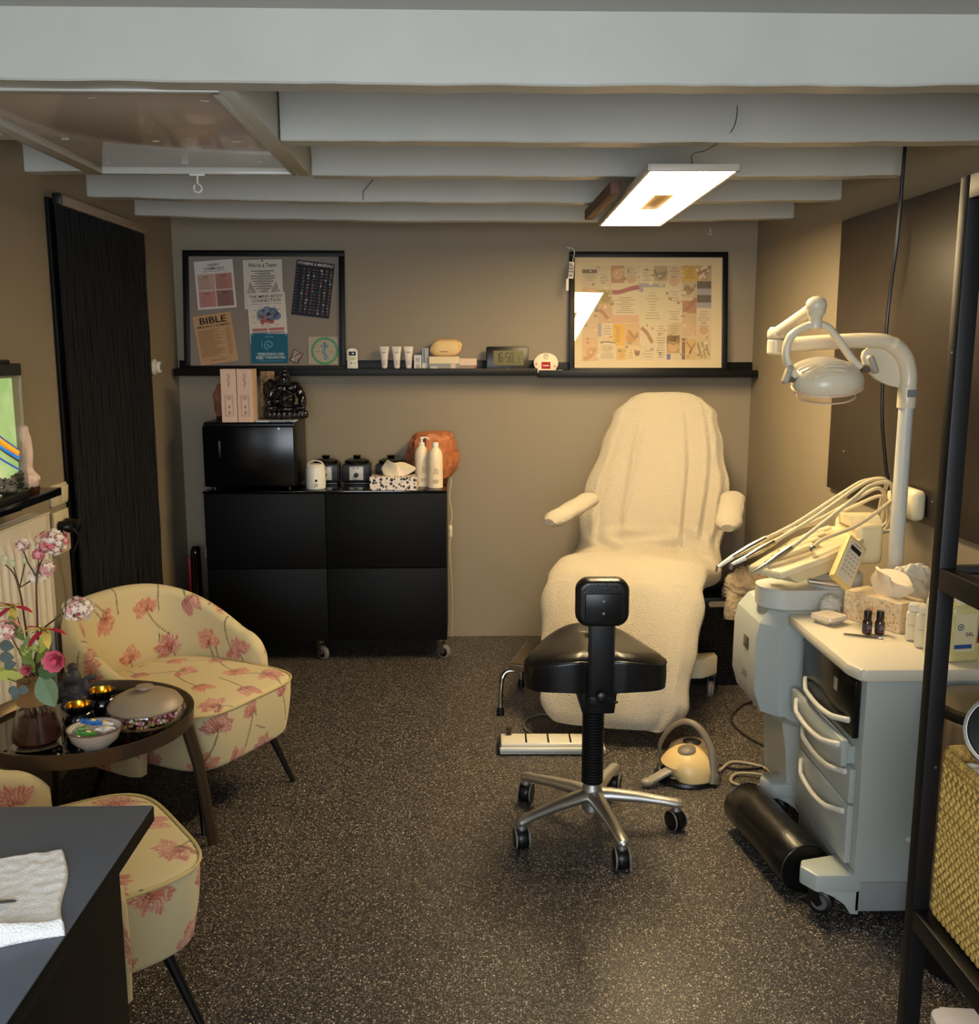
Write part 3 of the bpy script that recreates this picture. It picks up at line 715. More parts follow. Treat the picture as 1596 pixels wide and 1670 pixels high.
for (u0, v0, u1, v1, n) in ((245, 266, 345, 320, 3), (362, 255, 450, 325, 4), (575, 210, 670, 320, 6), (700, 225, 790, 320, 5), (920, 210, 1010, 310, 5), (1040, 205, 1128, 300, 7), (500, 440, 650, 570, 8), (730, 400, 850, 620, 10), (925, 390, 1005, 480, 4), (915, 545, 1010, 625, 4), (1150, 545, 1245, 680, 8), (395, 660, 470, 740, 4), (485, 670, 545, 800, 9), (820, 660, 895, 920, 14), (375, 815, 490, 925, 7), (515, 845, 575, 925, 5), (595, 845, 640, 925, 4), (920, 660, 1010, 730, 4), (720, 850, 800, 920, 3)):
    lines_y = 0.0129
    for k in range(n):
        w_ = (u1 - u0) * rr.uniform(.4, 1); vv = v0 + (v1 - v0) * (k + .5) / n; uc = (u0 + u1) / 2
        patch(uc - w_ / 2, vv - 2.2, uc + w_ / 2, vv + 2.2, S(128, 106, 82), lines_y)
def cstroke(pts, w, c, y=0.0127): stroke(b, [(cx_(u), cz_(v)) for u, v in pts], w, mute(c), y)
sw = cr([(470, 404), (530, 402), (610, 378), (682, 362)], 6); cstroke(sw, 0.021, S(160, 66, 92))
cstroke(cr([(470, 418), (530, 416), (610, 392), (682, 378)], 6), 0.004, S(120, 50, 80), 0.0126)
for (uc, vc, r_, c) in ((300, 425, 48, S(216, 182, 150)), (285, 415, 20, S(196, 150, 118)), (515, 262, 44, S(200, 160, 120)), (415, 440, 44, S(150, 134, 84)), (620, 300, 36, S(196, 160, 124)), (1205, 230, 34, S(226, 210, 180)), (860, 270, 30, S(130, 118, 92)), (960, 320, 40, S(198, 160, 130)), (1075, 390, 34, S(150, 128, 88)), (620, 760, 40, S(196, 140, 80)), (955, 830, 40, S(200, 160, 104)), (1090, 690, 44, S(206, 166, 130)), (300, 870, 38, S(196, 152, 104)), (1200, 700, 36, S(196, 150, 110)), (670, 880, 22, S(130, 92, 76)), (600, 795, 16, S(170, 160, 160)), (320, 345, 8, S(90, 70, 50)), (852, 880, 9, S(90, 70, 50))):
    disc(b, cx_(uc), cz_(vc), r_ * aw / (AX1 - AX0), mute(c), 0.0128, 14)
for pts, w, c in (([(700, 680), (745, 720), (790, 800)], 0.018, S(160, 110, 74)), ([(370, 540), (410, 580), (450, 630)], 0.016, S(170, 116, 84)), ([(1150, 260), (1190, 240), (1250, 205)], 0.014, S(140, 106, 76)), ([(1160, 300), (1185, 270), (1215, 300)], 0.01, S(226, 214, 190)), ([(800, 230), (850, 300), (900, 240)], 0.012, S(120, 106, 84)), ([(1030, 430), (1060, 350), (1100, 400), (1130, 340)], 0.006, S(110, 90, 60)), ([(245, 930), (300, 900), (340, 840)], 0.02, S(186, 140, 92)), ([(1060, 790), (1100, 850), (1070, 910), (1130, 800)], 0.007, S(150, 100, 56)), ([(1150, 800), (1170, 870), (1180, 920)], 0.009, S(140, 120, 80)), ([(1185, 790), (1200, 860), (1215, 920)], 0.009, S(150, 128, 86)), ([(1220, 800), (1230, 860), (1245, 900)], 0.009, S(140, 120, 80)), ([(600, 700), (650, 760), (670, 720)], 0.012, S(170, 120, 80)), ([(380, 800), (430, 790), (500, 802)], 0.005, S(60, 50, 40)), ([(650, 850), (665, 900), (690, 860)], 0.006, S(110, 70, 70)), ([(915, 780), (960, 810), (1000, 760)], 0.01, S(150, 110, 66)), ([(1035, 560), (1080, 520), (1135, 450)], 0.018, S(150, 92, 70))):
    cstroke(cr(pts, 5), w, c)
for k in range(150):
    u0, v0 = rr.uniform(240, 1215), rr.uniform(200, 900); w_, h_ = rr.uniform(10, 34), rr.uniform(4, 26)
    if 470 < u0 < 890 and 330 < v0 < 640: continue
    patch(u0, v0, u0 + w_, v0 + h_, rr.choice([S(150, 122, 90), S(222, 208, 178), S(176, 140, 104), S(196, 178, 146), S(138, 128, 108), S(214, 192, 152)]), 0.01262 - k * 1e-6)
b.out('collage_print', VC, t, smooth=False, normals=False)
B().box((0, 0.008, 0.3025), (0.755, 0.002, 0.56)).out('glass_pane', clear_glass, t, smooth=False)

# KEEP tag hanging on the frame corner
t = thing('hanging_tag', 'white KEEP tag hanging on a cord at the upper left corner of the framed collage', 'tag', (0.527, 4.955, 1.985))
b = B(); b.tube(cr([(0, 0.03, 0.02), (-0.015, 0.0, 0.025), (0.02, -0.006, 0.01), (0.012, -0.008, -0.05)], 6), 0.002, 5); b.out('cord', white_plastic, t)
B().box((0.006, -0.01, -0.085), (0.026, 0.004, 0.08), 0.001, rot=(0, 0.06, 0)).out('tag_plate', white_paper, t)
b = B(col=INK); b.text('KEEP', 0.03, (0.006, -0.0125, -0.085), rot=(PI / 2, -PI / 2 + 0.06, 0)); b.out('lettering', VC, t, smooth=False, normals=False)
b = B(); b.box((-0.012, -0.008, -0.155), (0.014, 0.01, 0.06), 0.004); b.tube([(0, -0.008, -0.12), (-0.012, -0.008, -0.13)], 0.0015, 5); b.out('clip', white_plastic, t)

# ---------------- things on the ledge ----------------
YI = YB - 0.065
t = thing('thermometer', 'white handheld remote with dark screen standing on the ledge right of the pinboard', 'remote control', (-0.556, YI, LZ), rz=0.05)
b = B(); b.prism(rrect(0.052, 0.112, 0.014, 5, 0, 0.056), 0.02, 'y', -0.01, 0.002); b.out('body', white_plastic, t)
B().box((0, -0.011, 0.087), (0.034, 0.002, 0.02), 0.001).out('screen', black_gloss, t)
b = B(col=S(200, 190, 120)); rect(b, 0, 0.062, 0.03, 0.014, S(196, 200, 150), -0.0108); rect(b, -0.007, 0.04, 0.011, 0.008, S(150, 150, 140), -0.0108); rect(b, 0.009, 0.04, 0.011, 0.008, S(210, 190, 110), -0.0108); lines(b, 0, 0.014, 0.03, 0.004, 1, INK, seed=1)
b.out('keypad', VC, t, smooth=False, normals=False)
tag(B().box((-0.508, YI - 0.01, LZ + 0.004), (0.042, 0.012, 0.007), 0.002, rot=(0, 0.1, 0)).out('pen_cap', white_plastic), 'small white plastic piece lying beside the remote on the ledge', 'small item')
tubes_lab = ('leftmost of the three white cream tubes standing on the ledge', 'middle one of the three white cream tubes on the ledge', 'rightmost of the three white cream tubes on the ledge')
def cream_tube(x):
    t = thing('cream_tube', tubes_lab[0], 'tube', (x, YI, LZ), group='cream tubes on the ledge')
    b = B(); rings = []
    for z, w_, d in ((0.014, 0.011, 0.011), (0.017, 0.0145, 0.0145), (0.05, 0.017, 0.0145), (0.09, 0.021, 0.009), (0.116, 0.024, 0.003), (0.122, 0.024, 0.0012)):
        rings.append([(w_ * math.cos(2 * PI * k / 20), d * math.sin(2 * PI * k / 20), z) for k in range(20)])
    b.loft(rings); b.out('body', M('tube_white', S(224, 214, 206), 0.35), t)
    B().lathe([(0.012, 0), (0.0125, 0.014)], n=18).out('cap', white_plastic, t)
    b = B(col=INK); b.text('NEW', 0.008, (0, -0.0135, 0.092)); lines(b, 0, 0.062, 0.018, 0.03, 5, S(130, 120, 120), seed=2); b.M = Matrix.Translation((0, -0.0145, 0)); lines(b, 0, 0.042, 0.014, 0.03, 5, S(140, 130, 130), seed=5)
    b.out('print', VC, t, smooth=False, normals=False)
    return t
t0 = cream_tube(-0.396)
for k, x in ((1, -0.334), (2, -0.275)): copy_thing(t0, tubes_lab[k], location=(x, YI, LZ), rotation_euler=(0, 0, 0.08 * k))
def carton(name, label, x, z, w, h, d, c1, c2, split, rz=0.0, cat='box', prints=None, y=YI):
    t = thing(name, label, cat, (x, y, z), rz=rz)
    B().box((0, 0, h / 2), (w, d, h), 0.0008).out('carton', M('card_%s_%d' % (name, int(x * 1000)), c1, 0.5), t, smooth=False)
    b = B(col=c2)
    rect(b, 0, h * split / 2 + 0.0005, w * .995, h * split, c2, -d / 2 - 0.0004)
    if prints: prints(b, -d / 2 - 0.0006)
    b.out('print', VC, t, smooth=False, normals=False)
    return t
wht, gry, blu = S(220, 214, 206), S(150, 152, 152), S(120, 140, 160)
def pr1(b, y): b.M = Matrix.Translation((0, y, 0)); lines(b, 0, 0.02, 0.024, 0.03, 4, INK, seed=1); lines(b, 0, 0.055, 0.02, 0.02, 3, INK, seed=2)
carton('small_carton', 'small white printed carton, leftmost of the cartons on the ledge', -0.228, LZ, 0.037, 0.08, 0.03, S(206, 206, 208), wht, .5, prints=pr1)
def pr2(b, y): b.M = Matrix.Translation((0, y, 0)); rect(b, -0.006, 0.075, 0.005, 0.07, S(90, 100, 120)); lines(b, 0.004, 0.02, 0.016, 0.03, 4, blu, seed=1)
carton('tall_carton', 'tall narrow grey and white carton on the ledge left of the zip pouch', -0.190, LZ, 0.032, 0.114, 0.032, S(164, 168, 172), wht, .33, prints=pr2)
def pr3(b, y):
    b.M = Matrix.Translation((0, y, 0)); b.col = wht; lines(b, -0.045, 0.018, 0.045, 0.014, 2, wht, 'l', seed=3, t=.55)
    disc(b, 0.045, 0.03, 0.012, S(214, 196, 172)); rect(b, 0.045, 0.015, 0.024, 0.03, S(214, 196, 172))
carton('cream_carton', 'wide cream and grey carton on the ledge under the zip pouch', -0.095, LZ, 0.152, 0.072, 0.07, S(226, 206, 164), gry, .52, prints=pr3)
def pr4(b, y): b.M = Matrix.Translation((0, y, 0)); disc(b, -0.005, 0.045, 0.006, S(210, 190, 160)); rect(b, 0.038, 0.015, 0.006, 0.03, S(150, 50, 60)); rect(b, -0.01, 0.012, 0.05, 0.02, S(160, 140, 128), -0.0002)
carton('pink_carton', 'pinkish carton with grey foot on the ledge right of the zip pouch', 0.025, LZ, 0.086, 0.063, 0.06, S(220, 190, 170), S(150, 134, 122), .45, prints=pr4)
t = thing('zip_pouch', 'cream quilted zip pouch lying on the cartons on the ledge', 'pouch', (-0.086, YI, LZ + 0.0725))
b = B(); rings = []
for k in range(13):
    x = -0.077 + 0.154 * k / 12; e = 1 - abs(2 * k / 12 - 1) ** 5 * 0.55
    rings.append([(x + 0.006 * math.sin(a), (0.032 * e) * math.copysign(abs(math.cos(a)) ** .7, math.cos(a)), 0.042 + 0.042 * e * math.copysign(abs(math.sin(a)) ** .7, math.sin(a))) for a in np.linspace(0, 2 * PI, 24, endpoint=False)])
b.loft(rings); b.out('body', M('pouch_cream', S(228, 196, 140), 0.6, bump=0.3, bscale=60), t)
b = B(); b.tube([(-0.07, -0.005, 0.083), (0.0, -0.006, 0.0865), (0.07, -0.005, 0.083)], 0.002, 6); b.tube([(0.058, -0.022, 0.078), (0.066, -0.025, 0.04)], 0.0015, 5); b.out('zip', M('pouch_zip', S(190, 150, 100), 0.5), t)
b = B(col=S(130, 104, 70)); b.M = Matrix.Translation((-0.01, -0.0325, 0.024)); lines(b, 0, 0, 0.04, 0.006, 1, S(130, 104, 70), seed=0, t=.5); b.out('print', VC, t, smooth=False, normals=False)
# digital clock
t = thing('digital_clock', 'black digital clock showing 16:50 on the ledge', 'clock', (0.222, YI - .012, LZ), rx=math.radians(-6))
b = B(); b.prism(rrect(0.212, 0.118, 0.008, 4, 0, 0.062), 0.022, 'y', -0.011, 0.0015); b.box((0, 0.02, 0.004), (0.1, 0.06, 0.008), 0.002); b.out('case', black_plastic, t)
B().box((0.006, -0.0115, 0.064), (0.152, 0.002, 0.074), 0.0005).out('display', M('lcd', S(118, 114, 84), 0.7, spec=0.2), t)
b = B(col=S(46, 44, 34)); 
def seg7(x, ch, s=0.022):
    on = {'1': 'bc', '6': 'afgedc', '5': 'afgcd', '0': 'abcdef'}[ch]; w = s * .62; th = 0.0032
    P = {'a': (x, s, w, th), 'g': (x, 0, w, th), 'd': (x, -s, w, th), 'b': (x + w / 2, s / 2, th, s), 'c': (x + w / 2, -s / 2, th, s), 'f': (x - w / 2, s / 2, th, s), 'e': (x - w / 2, -s / 2, th, s)}
    for q in on: rect(b, P[q][0] - 0.018, P[q][1] + 0.066, P[q][2], P[q][3], S(50, 48, 38), -0.0131)
for x, ch in ((-0.032, '1'), (-0.013, '6'), (0.019, '5'), (0.04, '0')): seg7(x, ch)
for z in (0.072, 0.058): rect(b, -0.015, z, 0.0035, 0.0035, S(50, 48, 38), -0.0131)
for k in range(5): rect(b, 0.058, 0.04 + k * 0.008, 0.012, 0.003, S(80, 78, 60), -0.0131)
rect(b, 0.035, 0.037, 0.02, 0.004, S(90, 86, 66), -0.0131); rect(b, 0, 0.012, 0.006, 0.003, S(200, 200, 200), -0.0118)
b.out('digits', VC, t, smooth=False, normals=False)
# oval dispenser with red label
t = thing('oval_dispenser', 'round-topped white dispenser with a red label on the ledge beside the clock', 'dispenser', (0.416, YI - 0.012, RZ_))
po = [(0.062 * math.cos(a), 0.05 + 0.05 * math.sin(a)) for a in np.linspace(-0.65, PI + 0.65, 26)]
po = [(0.05, 0.0)] + [p for p in po if p[1] > 0.004] + [(-0.05, 0.0)]
b = B(); b.prism(po, 0.034, 'y', -0.017, 0.003); b.out('body', M('dispenser_cream', S(230, 214, 186), 0.4), t)
b = B(col=S(150, 20, 30)); rect(b, 0, 0.038, 0.045, 0.034, S(158, 22, 34), -0.0178); rect(b, 0, 0.037, 0.03, 0.006, S(222, 190, 180), -0.0181); disc(b, 0.0, 0.082, 0.015, S(196, 180, 150), -0.0178, n=16); rect(b, 0.004, 0.078, 0.02, 0.004, S(236, 226, 206), -0.0182)
disc(b, -0.048, 0.046, 0.007, S(210, 160, 120), -0.0178); disc(b, 0.044, 0.034, 0.006, S(210, 150, 120), -0.0178); b.out('label_print', VC, t, smooth=False, normals=False)
t = thing('small_bottle', 'tiny blue and white bottle lying on the ledge left of the framed collage', 'bottle', (0.489, YI - 0.03, RZ_ + 0.008))
B().lathe([(0.008, -0.014), (0.008, 0.01), (0.004, 0.012), (0.004, 0.018)], rot=(0, PI / 2, 0.2), n=14).out('body', M('pale_blue_label', S(170, 186, 206), 0.4), t)
B().lathe([(0.005, 0.016), (0.005, 0.022)], rot=(0, PI / 2, 0.2), n=12).out('cap', white_plastic, t)

# ---------------- black cabinet ----------------
CX0, CX1, CYF, CYB, CZ = -1.24, -0.085, 4.655, 5.055, 0.85
cw = CX1 - CX0; cxm = (CX0 + CX1) / 2
t = thing('cabinet', 'wide low black four-door cabinet on castors against the back wall', 'cabinet', (cxm, (CYF + CYB) / 2, 0))
yf = -(CYB - CYF) / 2
B().box((0, 0.012, 0.472), (cw, CYB - CYF - 0.024, 0.735), 0.002).out('carcass', black_matt, t)
B().box((0, 0, 0.8445), (cw + 0.006, CYB - CYF + 0.004, 0.011), 0.002).out('glass_top', black_gloss, t)
dw = cw / 2 - 0.003; dh = 0.362
for sx in (-1, 1):
    for k, zc in enumerate((0.655, 0.288)):
        B().box((sx * (dw / 2 + 0.0018), yf + 0.009, zc), (dw, 0.018, dh), 0.0015).out('door', black_matt, t)
def castor(parent, x, y, r, mat_w, mat_f, rz=0.0, w=0.022, z_top=None, name='castor', hub=None, dual=False):
    b = B(); c, s_ = math.cos(rz), math.sin(rz)
    b.M = Matrix.Translation((x, y, 0)) @ Matrix.Rotation(rz, 4, 'Z')
    zt = z_top or 2 * r + 0.03
    b.box((0.0, 0, zt - 0.003), (0.05, 0.045, 0.005), 0.001); b.cyl((0, 0, zt - 0.02), (0, 0, zt), 0.012)
    for s2 in (-1, 1):
        b.prism([(0.014, zt - 0.012), (-0.012, zt - 0.012), (-0.03, r), (-0.018, r - 0.012), (0.0, r)], 0.003, 'y', s2 * (w / 2 + 0.003) - 0.0015)
    b.box((0, 0, zt - 0.013), (0.028, w + 0.008, 0.004))
    fo = b.out(name, mat_f, parent)
    b = B(); b.M = Matrix.Translation((x, y, 0)) @ Matrix.Rotation(rz, 4, 'Z')
    b.lathe([(r * .86, -w / 2), (r, -w / 2 + 0.004), (r, w / 2 - 0.004), (r * .86, w / 2)], (-0.02, 0, r), rot=(PI / 2, 0, 0), n=24)
    b.out('wheel', mat_w, fo)
    if hub:
        b = B(); b.M = Matrix.Translation((x, y, 0)) @ Matrix.Rotation(rz, 4, 'Z')
        b.lathe([(r * .62, -w / 2 - 0.001), (r * .62, w / 2 + 0.001)], (-0.02, 0, r), rot=(PI / 2, 0, 0), n=20)
        b.out('hub', hub, fo)
    return fo
grey_rubber = M('grey_rubber', S(120, 116, 108), 0.5)
for x, y, a in ((-0.545, yf + 0.05, 2.4), (0.545, yf + 0.05, 2.6), (-0.05, yf + 0.05, 2.4), (-0.54, -yf - 0.05, 0), (0.54, -yf - 0.05, 0)):
    castor(t, x, y, 0.036, grey_rubber, brushed, a, z_top=0.105, hub=black_plastic)

# ---------------- on the cabinet ----------------
TZ = CZ
st = thing('towel_steriliser', 'black cube steriliser cabinet with glossy glass door on the left of the black cabinet', 'steriliser', (-1.02, 4.84, TZ))
b = B(); b.box((0, 0.01, 0.17), (0.44, 0.30, 0.31), 0.012, 3); b.out('housing', black_plastic, st)
b = B(); b.box((0, -0.152, 0.163), (0.436, 0.022, 0.292), 0.008, 3); d_ = b.out('door', smoked_door, st)
B().box((-0.14, -0.166, 0.20), (0.014, 0.006, 0.08), 0.002).out('grip_recess', black_plastic, d_)
B().lathe([(0.007, 0), (0.006, 0.002)], (0.145, -0.163, 0.295), n=16, rot=(PI / 2, 0, 0)).out('badge', brushed, d_)
for x in (-0.18, 0.18):
    for y in (-0.12, 0.12): B().cyl((x, y, 0), (x, y, 0.016), 0.012).out('foot', black_plastic, st)
SZ = TZ + 0.325
t = thing('magazine', 'thin white and blue leaflet lying on the steriliser under the buddha statue', 'leaflet', (-0.893, 4.735, SZ))
B().box((0, 0, 0.004), (0.185, 0.10, 0.007), 0.001).out('pages', M('leaflet_pages', S(205, 212, 222), 0.35), t)
b = B(col=blu); b.quad([(-0.03, -0.051, 0.001), (0.09, -0.051, 0.001), (0.09, -0.051, 0.007), (-0.03, -0.051, 0.007)]); b.col = S(30, 60, 120); b.quad([(0.05, -0.0515, 0.002), (0.07, -0.0515, 0.002), (0.07, -0.0515, 0.006), (0.05, -0.0515, 0.006)]); b.out('print', VC, t, smooth=False, normals=False)
pk = M('pink_carton_card', S(224, 190, 166), 0.5)
def pinkbox(x, label, rz):
    t = thing('product_box', label, 'box', (x, 4.74, SZ), rz=rz, group='pink product boxes on the steriliser')
    B().box((0, 0, 0.125), (0.072, 0.10, 0.25), 0.001).out('carton', pk, t, smooth=False)
    b = B(col=INK); b.M = Matrix.Translation((0, -0.0505, 0))
    b.col = S(214, 178, 152); 
    stroke(b, [(-0.018, 0.03), (0.018, 0.03), (0.018, 0.13), (-0.018, 0.13), (-0.018, 0.03)], 0.0016, S(80, 60, 54))
    lines(b, 0, 0.115, 0.026, 0.02, 3, S(130, 100, 90), seed=2); b.col = INK; b.text('B', 0.016, (0, -0.001, 0.072)); lines(b, 0, 0.045, 0.02, 0.016, 3, INK, seed=4, t=.4)
    stroke(b, cr([(-0.004, 0.17), (0.006, 0.185), (-0.006, 0.20), (0.008, 0.215), (-0.002, 0.228), (0.004, 0.195), (0.0, 0.165)], 5), 0.0018, S(120, 100, 104))
    b.out('print', VC, t, smooth=False, normals=False)
pinkbox(-1.108, 'left one of the two pale pink product boxes standing on the steriliser', 0.03)
pinkbox(-1.030, 'right one of the two pale pink product boxes standing on the steriliser', -0.02)
t = thing('salt_stone', 'brownish pink salt stone lamp behind the pink boxes on the steriliser', 'lamp', (-1.165, 4.88, SZ))
B().lathe([(0.05, 0), (0.05, 0.02)], n=20).out('base', M('dark_wood_base2', S(40, 26, 20), 0.5), t)
rock('stone', [(0.0, 0.02), (0.05, 0.021), (0.06, 0.06), (0.055, 0.12), (0.035, 0.17), (0.0, 0.18)], M('salt_pink', S(150, 96, 78), 0.55, sss=0.3, vary=0.25, vscale=18), t, 9, amp=0.12, fac=.5)
t = thing('photo_card', 'small patterned card standing between the pink boxes and the statue', 'card', (-0.965, 4.90, SZ), rz=0.0)
B().box((0, 0, 0.12), (0.07, 0.003, 0.23), 0.001, rot=(-0.05, 0, 0)).out('card', M('patterned_card', S(150, 120, 84), 0.6, vary=0.7, vscale=45), t)
# buddha statue: overlapping soft forms fused by remesh
t = thing('buddha_statue', 'glossy black seated buddha statue on top of the steriliser', 'statue', (-0.862, 4.80, SZ + 0.008))
b = B()
def ell(c, r, rot=(0, 0, 0)): b.sph(c, r, 20, 14, rot)
ell((0, 0, 0.018), (0.105, 0.06, 0.018)); 
for k in range(13):
    a = PI + PI * k / 12; ell((0.098 * math.cos(a), 0.055 * math.sin(a), 0.022), (0.012, 0.01, 0.02))
ell((0.0, 0.0, 0.05), (0.1, 0.055, 0.022)); ell((-0.06, -0.03, 0.055), (0.045, 0.026, 0.018), (0, 0, 0.3)); ell((0.06, -0.03, 0.055), (0.045, 0.026, 0.018), (0, 0, -0.3))
ell((0, -0.008, 0.098), (0.052, 0.042, 0.05)); ell((0, 0.002, 0.145), (0.056, 0.036, 0.04)); ell((-0.026, -0.02, 0.148), (0.024, 0.018, 0.02)); ell((0.026, -0.02, 0.148), (0.024, 0.018, 0.02))
ell((-0.068, -0.0, 0.115), (0.024, 0.026, 0.05), (0, 0.25, 0)); ell((0.072, 0.0, 0.125), (0.022, 0.026, 0.045), (0, -0.35, 0)); ell((0.085, -0.01, 0.085), (0.02, 0.03, 0.045)); ell((-0.075, -0.02, 0.08), (0.022, 0.03, 0.03))
ell((0.03, -0.048, 0.095), (0.016, 0.014, 0.013)); ell((-0.035, -0.045, 0.088), (0.018, 0.016, 0.013))
ell((-0.05, 0.012, 0.16), (0.03, 0.03, 0.028)); ell((-0.082, 0.015, 0.135), (0.026, 0.028, 0.05)); ell((-0.07, 0.012, 0.17), (0.02, 0.02, 0.024)); ell((0.048, 0.01, 0.158), (0.026, 0.028, 0.024))
ell((0, -0.004, 0.19), (0.027, 0.027, 0.030)); ell((0, -0.022, 0.185), (0.009, 0.009, 0.007)); ell((-0.027, 0, 0.184), (0.006, 0.009, 0.015)); ell((0.027, 0, 0.184), (0.006, 0.009, 0.015))
ell((0, 0.0, 0.214), (0.025, 0.025, 0.013)); ell((0, 0.002, 0.232), (0.015, 0.015, 0.012)); ell((0, 0.002, 0.246), (0.008, 0.008, 0.008))
for sx in (-1, 1): ell((sx * 0.010, -0.028, 0.193), (0.005, 0.003, 0.0028)); ell((sx * 0.014, -0.025, 0.176), (0.008, 0.006, 0.006))
ell((0, -0.028, 0.174), (0.009, 0.004, 0.003))
for k in range(22):
    a = PI * (1.08 + 0.84 * k / 21); ell((0.05 * math.cos(a), -0.012 + 0.046 * math.sin(a), 0.128 - 0.024 * math.sin(PI * k / 21)), (0.0048,) * 3)
for k in range(10): ell((0.05 + 0.03 * math.sin(k * 1.3), 0.03, 0.06 + k * 0.01), (0.014, 0.012, 0.009), (0.3 * k, 0, k))
for k in range(9): ell((-0.085 + 0.01 * math.sin(k * 2.1), 0.012, 0.07 + k * 0.012), (0.013, 0.015, 0.007), (0, 0.4 * math.sin(k), k))
st_o = b.out('figure', M('black_resin', S(14, 13, 15), 0.18, coat=0.4, bump=0.5, bscale=90, bdist=0.003), t)
md = st_o.modifiers.new('fuse', 'REMESH'); md.mode = 'VOXEL'; md.voxel_size = 0.0022; md.use_smooth_shade = True

# wax heaters
def heater(x, y, label):
    t = thing('wax_heater', label, 'wax heater', (x, y, TZ), group='black wax heaters on the cabinet')
    b = B(); b.box((0, 0, 0.058), (0.138, 0.13, 0.092), 0.008, 2)
    for s_ in (-1, 1):
        for k in range(4): b.box((s_ * (0.045 + 0.0085 * k), -0.066, 0.06), (0.004, 0.006, 0.08), 0.001)
    b.lathe([(0.058, 0.10), (0.06, 0.112)], n=28); b.out('housing', black_plastic, t)
    B().box((0, 0, 0.006), (0.125, 0.12, 0.012), 0.003).out('base', black_plastic, t)
    b = B(); b.lathe([(0.062, 0.112), (0.062, 0.118), (0.045, 0.126), (0.02, 0.13)], n=28); ld = b.out('lid', black_gloss, t)
    B().lathe([(0.012, 0.128), (0.022, 0.136), (0.018, 0.143), (0.0, 0.145)], n=20).out('knob', black_gloss, ld)
    B().box((0, -0.0665, 0.058), (0.068, 0.003, 0.066), 0.001).out('label_plate', M('heater_label', S(186, 188, 184), 0.35), t)
    b = B(); b.lathe([(0.012, 0), (0.011, 0.01), (0.007, 0.012)], (0, -0.068, 0.05), rot=(PI / 2, 0, 0), n=18); b.out('dial', black_plastic, t)
    b = B(col=INK); b.M = Matrix.Translation((0, -0.0683, 0)); lines(b, -0.012, 0.084, 0.03, 0.006, 1, INK, seed=1, t=.4); disc(b, 0.008, 0.084, 0.003, INK); lines(b, 0, 0.03, 0.055, 0.004, 1, S(120, 120, 120), seed=1, t=.4); b.out('print', VC, t, smooth=False, normals=False)
    return t
h0 = heater(-0.69, 4.92, 'left black wax heater behind the round white warmer on the cabinet')
copy_thing(h0, 'middle black wax heater with fully visible square label plate on the cabinet', location=(-0.535, 4.92, TZ), rotation_euler=(0, 0, 0.03))
copy_thing(h0, 'right black wax heater behind the spotted tissue box on the cabinet', location=(-0.365, 4.92, TZ), rotation_euler=(0, 0, -0.04))
t = thing('wax_warmer', 'small round white warmer pot with carry handle on the cabinet', 'warmer', (-0.715, 4.73, TZ))
B().lathe([(0.042, 0), (0.046, 0.004), (0.047, 0.02), (0.047, 0.10), (0.044, 0.106)], n=36).out('body', white_plastic, t)
B().lathe([(0.045, 0.106), (0.045, 0.112), (0.036, 0.12), (0.03, 0.121)], n=36).out('lid', white_plastic, t)
b = B(); b.tube(cr([(-0.043, 0, 0.108), (-0.03, 0, 0.128), (0, 0, 0.137), (0.03, 0, 0.128), (0.043, 0, 0.108)], 6), 0.006, 8, flat=(.5, 1)); b.out('handle', white_plastic, t)
b = B(); b.lathe([(0.006, 0), (0.006, 0.003)], (0.008, -0.045, 0.045), rot=(PI / 2, 0, 0), n=14); b.out('lamp', black_gloss, t)
b = B(); b.lathe([(0.009, 0), (0.008, 0.008)], (0.008, -0.045, 0.024), rot=(PI / 2, 0, 0), n=16); b.out('dial', M('warm_grey', S(190, 184, 172), .4), t)
# tissue box with black spots
def spot_mat():
    m = bpy.data.materials.new('black_spotted_card'); m.use_nodes = True; nt = m.node_tree; b = nt.nodes['Principled BSDF']
    tc = nt.nodes.new('ShaderNodeTexCoord')
    v = nt.nodes.new('ShaderNodeTexVoronoi'); v.inputs['Scale'].default_value = 62; v.feature = 'F1'; v.inputs['Randomness'].default_value = 0.85
    n = nt.nodes.new('ShaderNodeTexNoise'); n.inputs['Scale'].default_value = 60
    ad = nt.nodes.new('ShaderNodeMixRGB'); ad.blend_type = 'ADD'; ad.inputs[0].default_value = 0.008
    nt.links.new(tc.outputs['Object'], ad.inputs[1]); nt.links.new(n.outputs['Color'], ad.inputs[2]); nt.links.new(ad.outputs[0], v.inputs['Vector'])
    sx = nt.nodes.new('ShaderNodeSeparateXYZ'); nt.links.new(v.outputs['Color'], sx.inputs[0])
    th = nt.nodes.new('ShaderNodeMapRange'); th.inputs['To Min'].default_value = 0.30; th.inputs['To Max'].default_value = 0.52; nt.links.new(sx.outputs[0], th.inputs[0])
    l = nt.nodes.new('ShaderNodeMath'); l.operation = 'LESS_THAN'; nt.links.new(v.outputs['Distance'], l.inputs[0]); nt.links.new(th.outputs[0], l.inputs[1])
    mx = nt.nodes.new('ShaderNodeMixRGB'); mx.inputs[1].default_value = S(232, 218, 204); mx.inputs[2].default_value = S(22, 18, 18)
    nt.links.new(l.outputs[0], mx.inputs[0]); nt.links.new(mx.outputs[0], b.inputs['Base Color']); b.inputs['Roughness'].default_value = 0.45
    return m
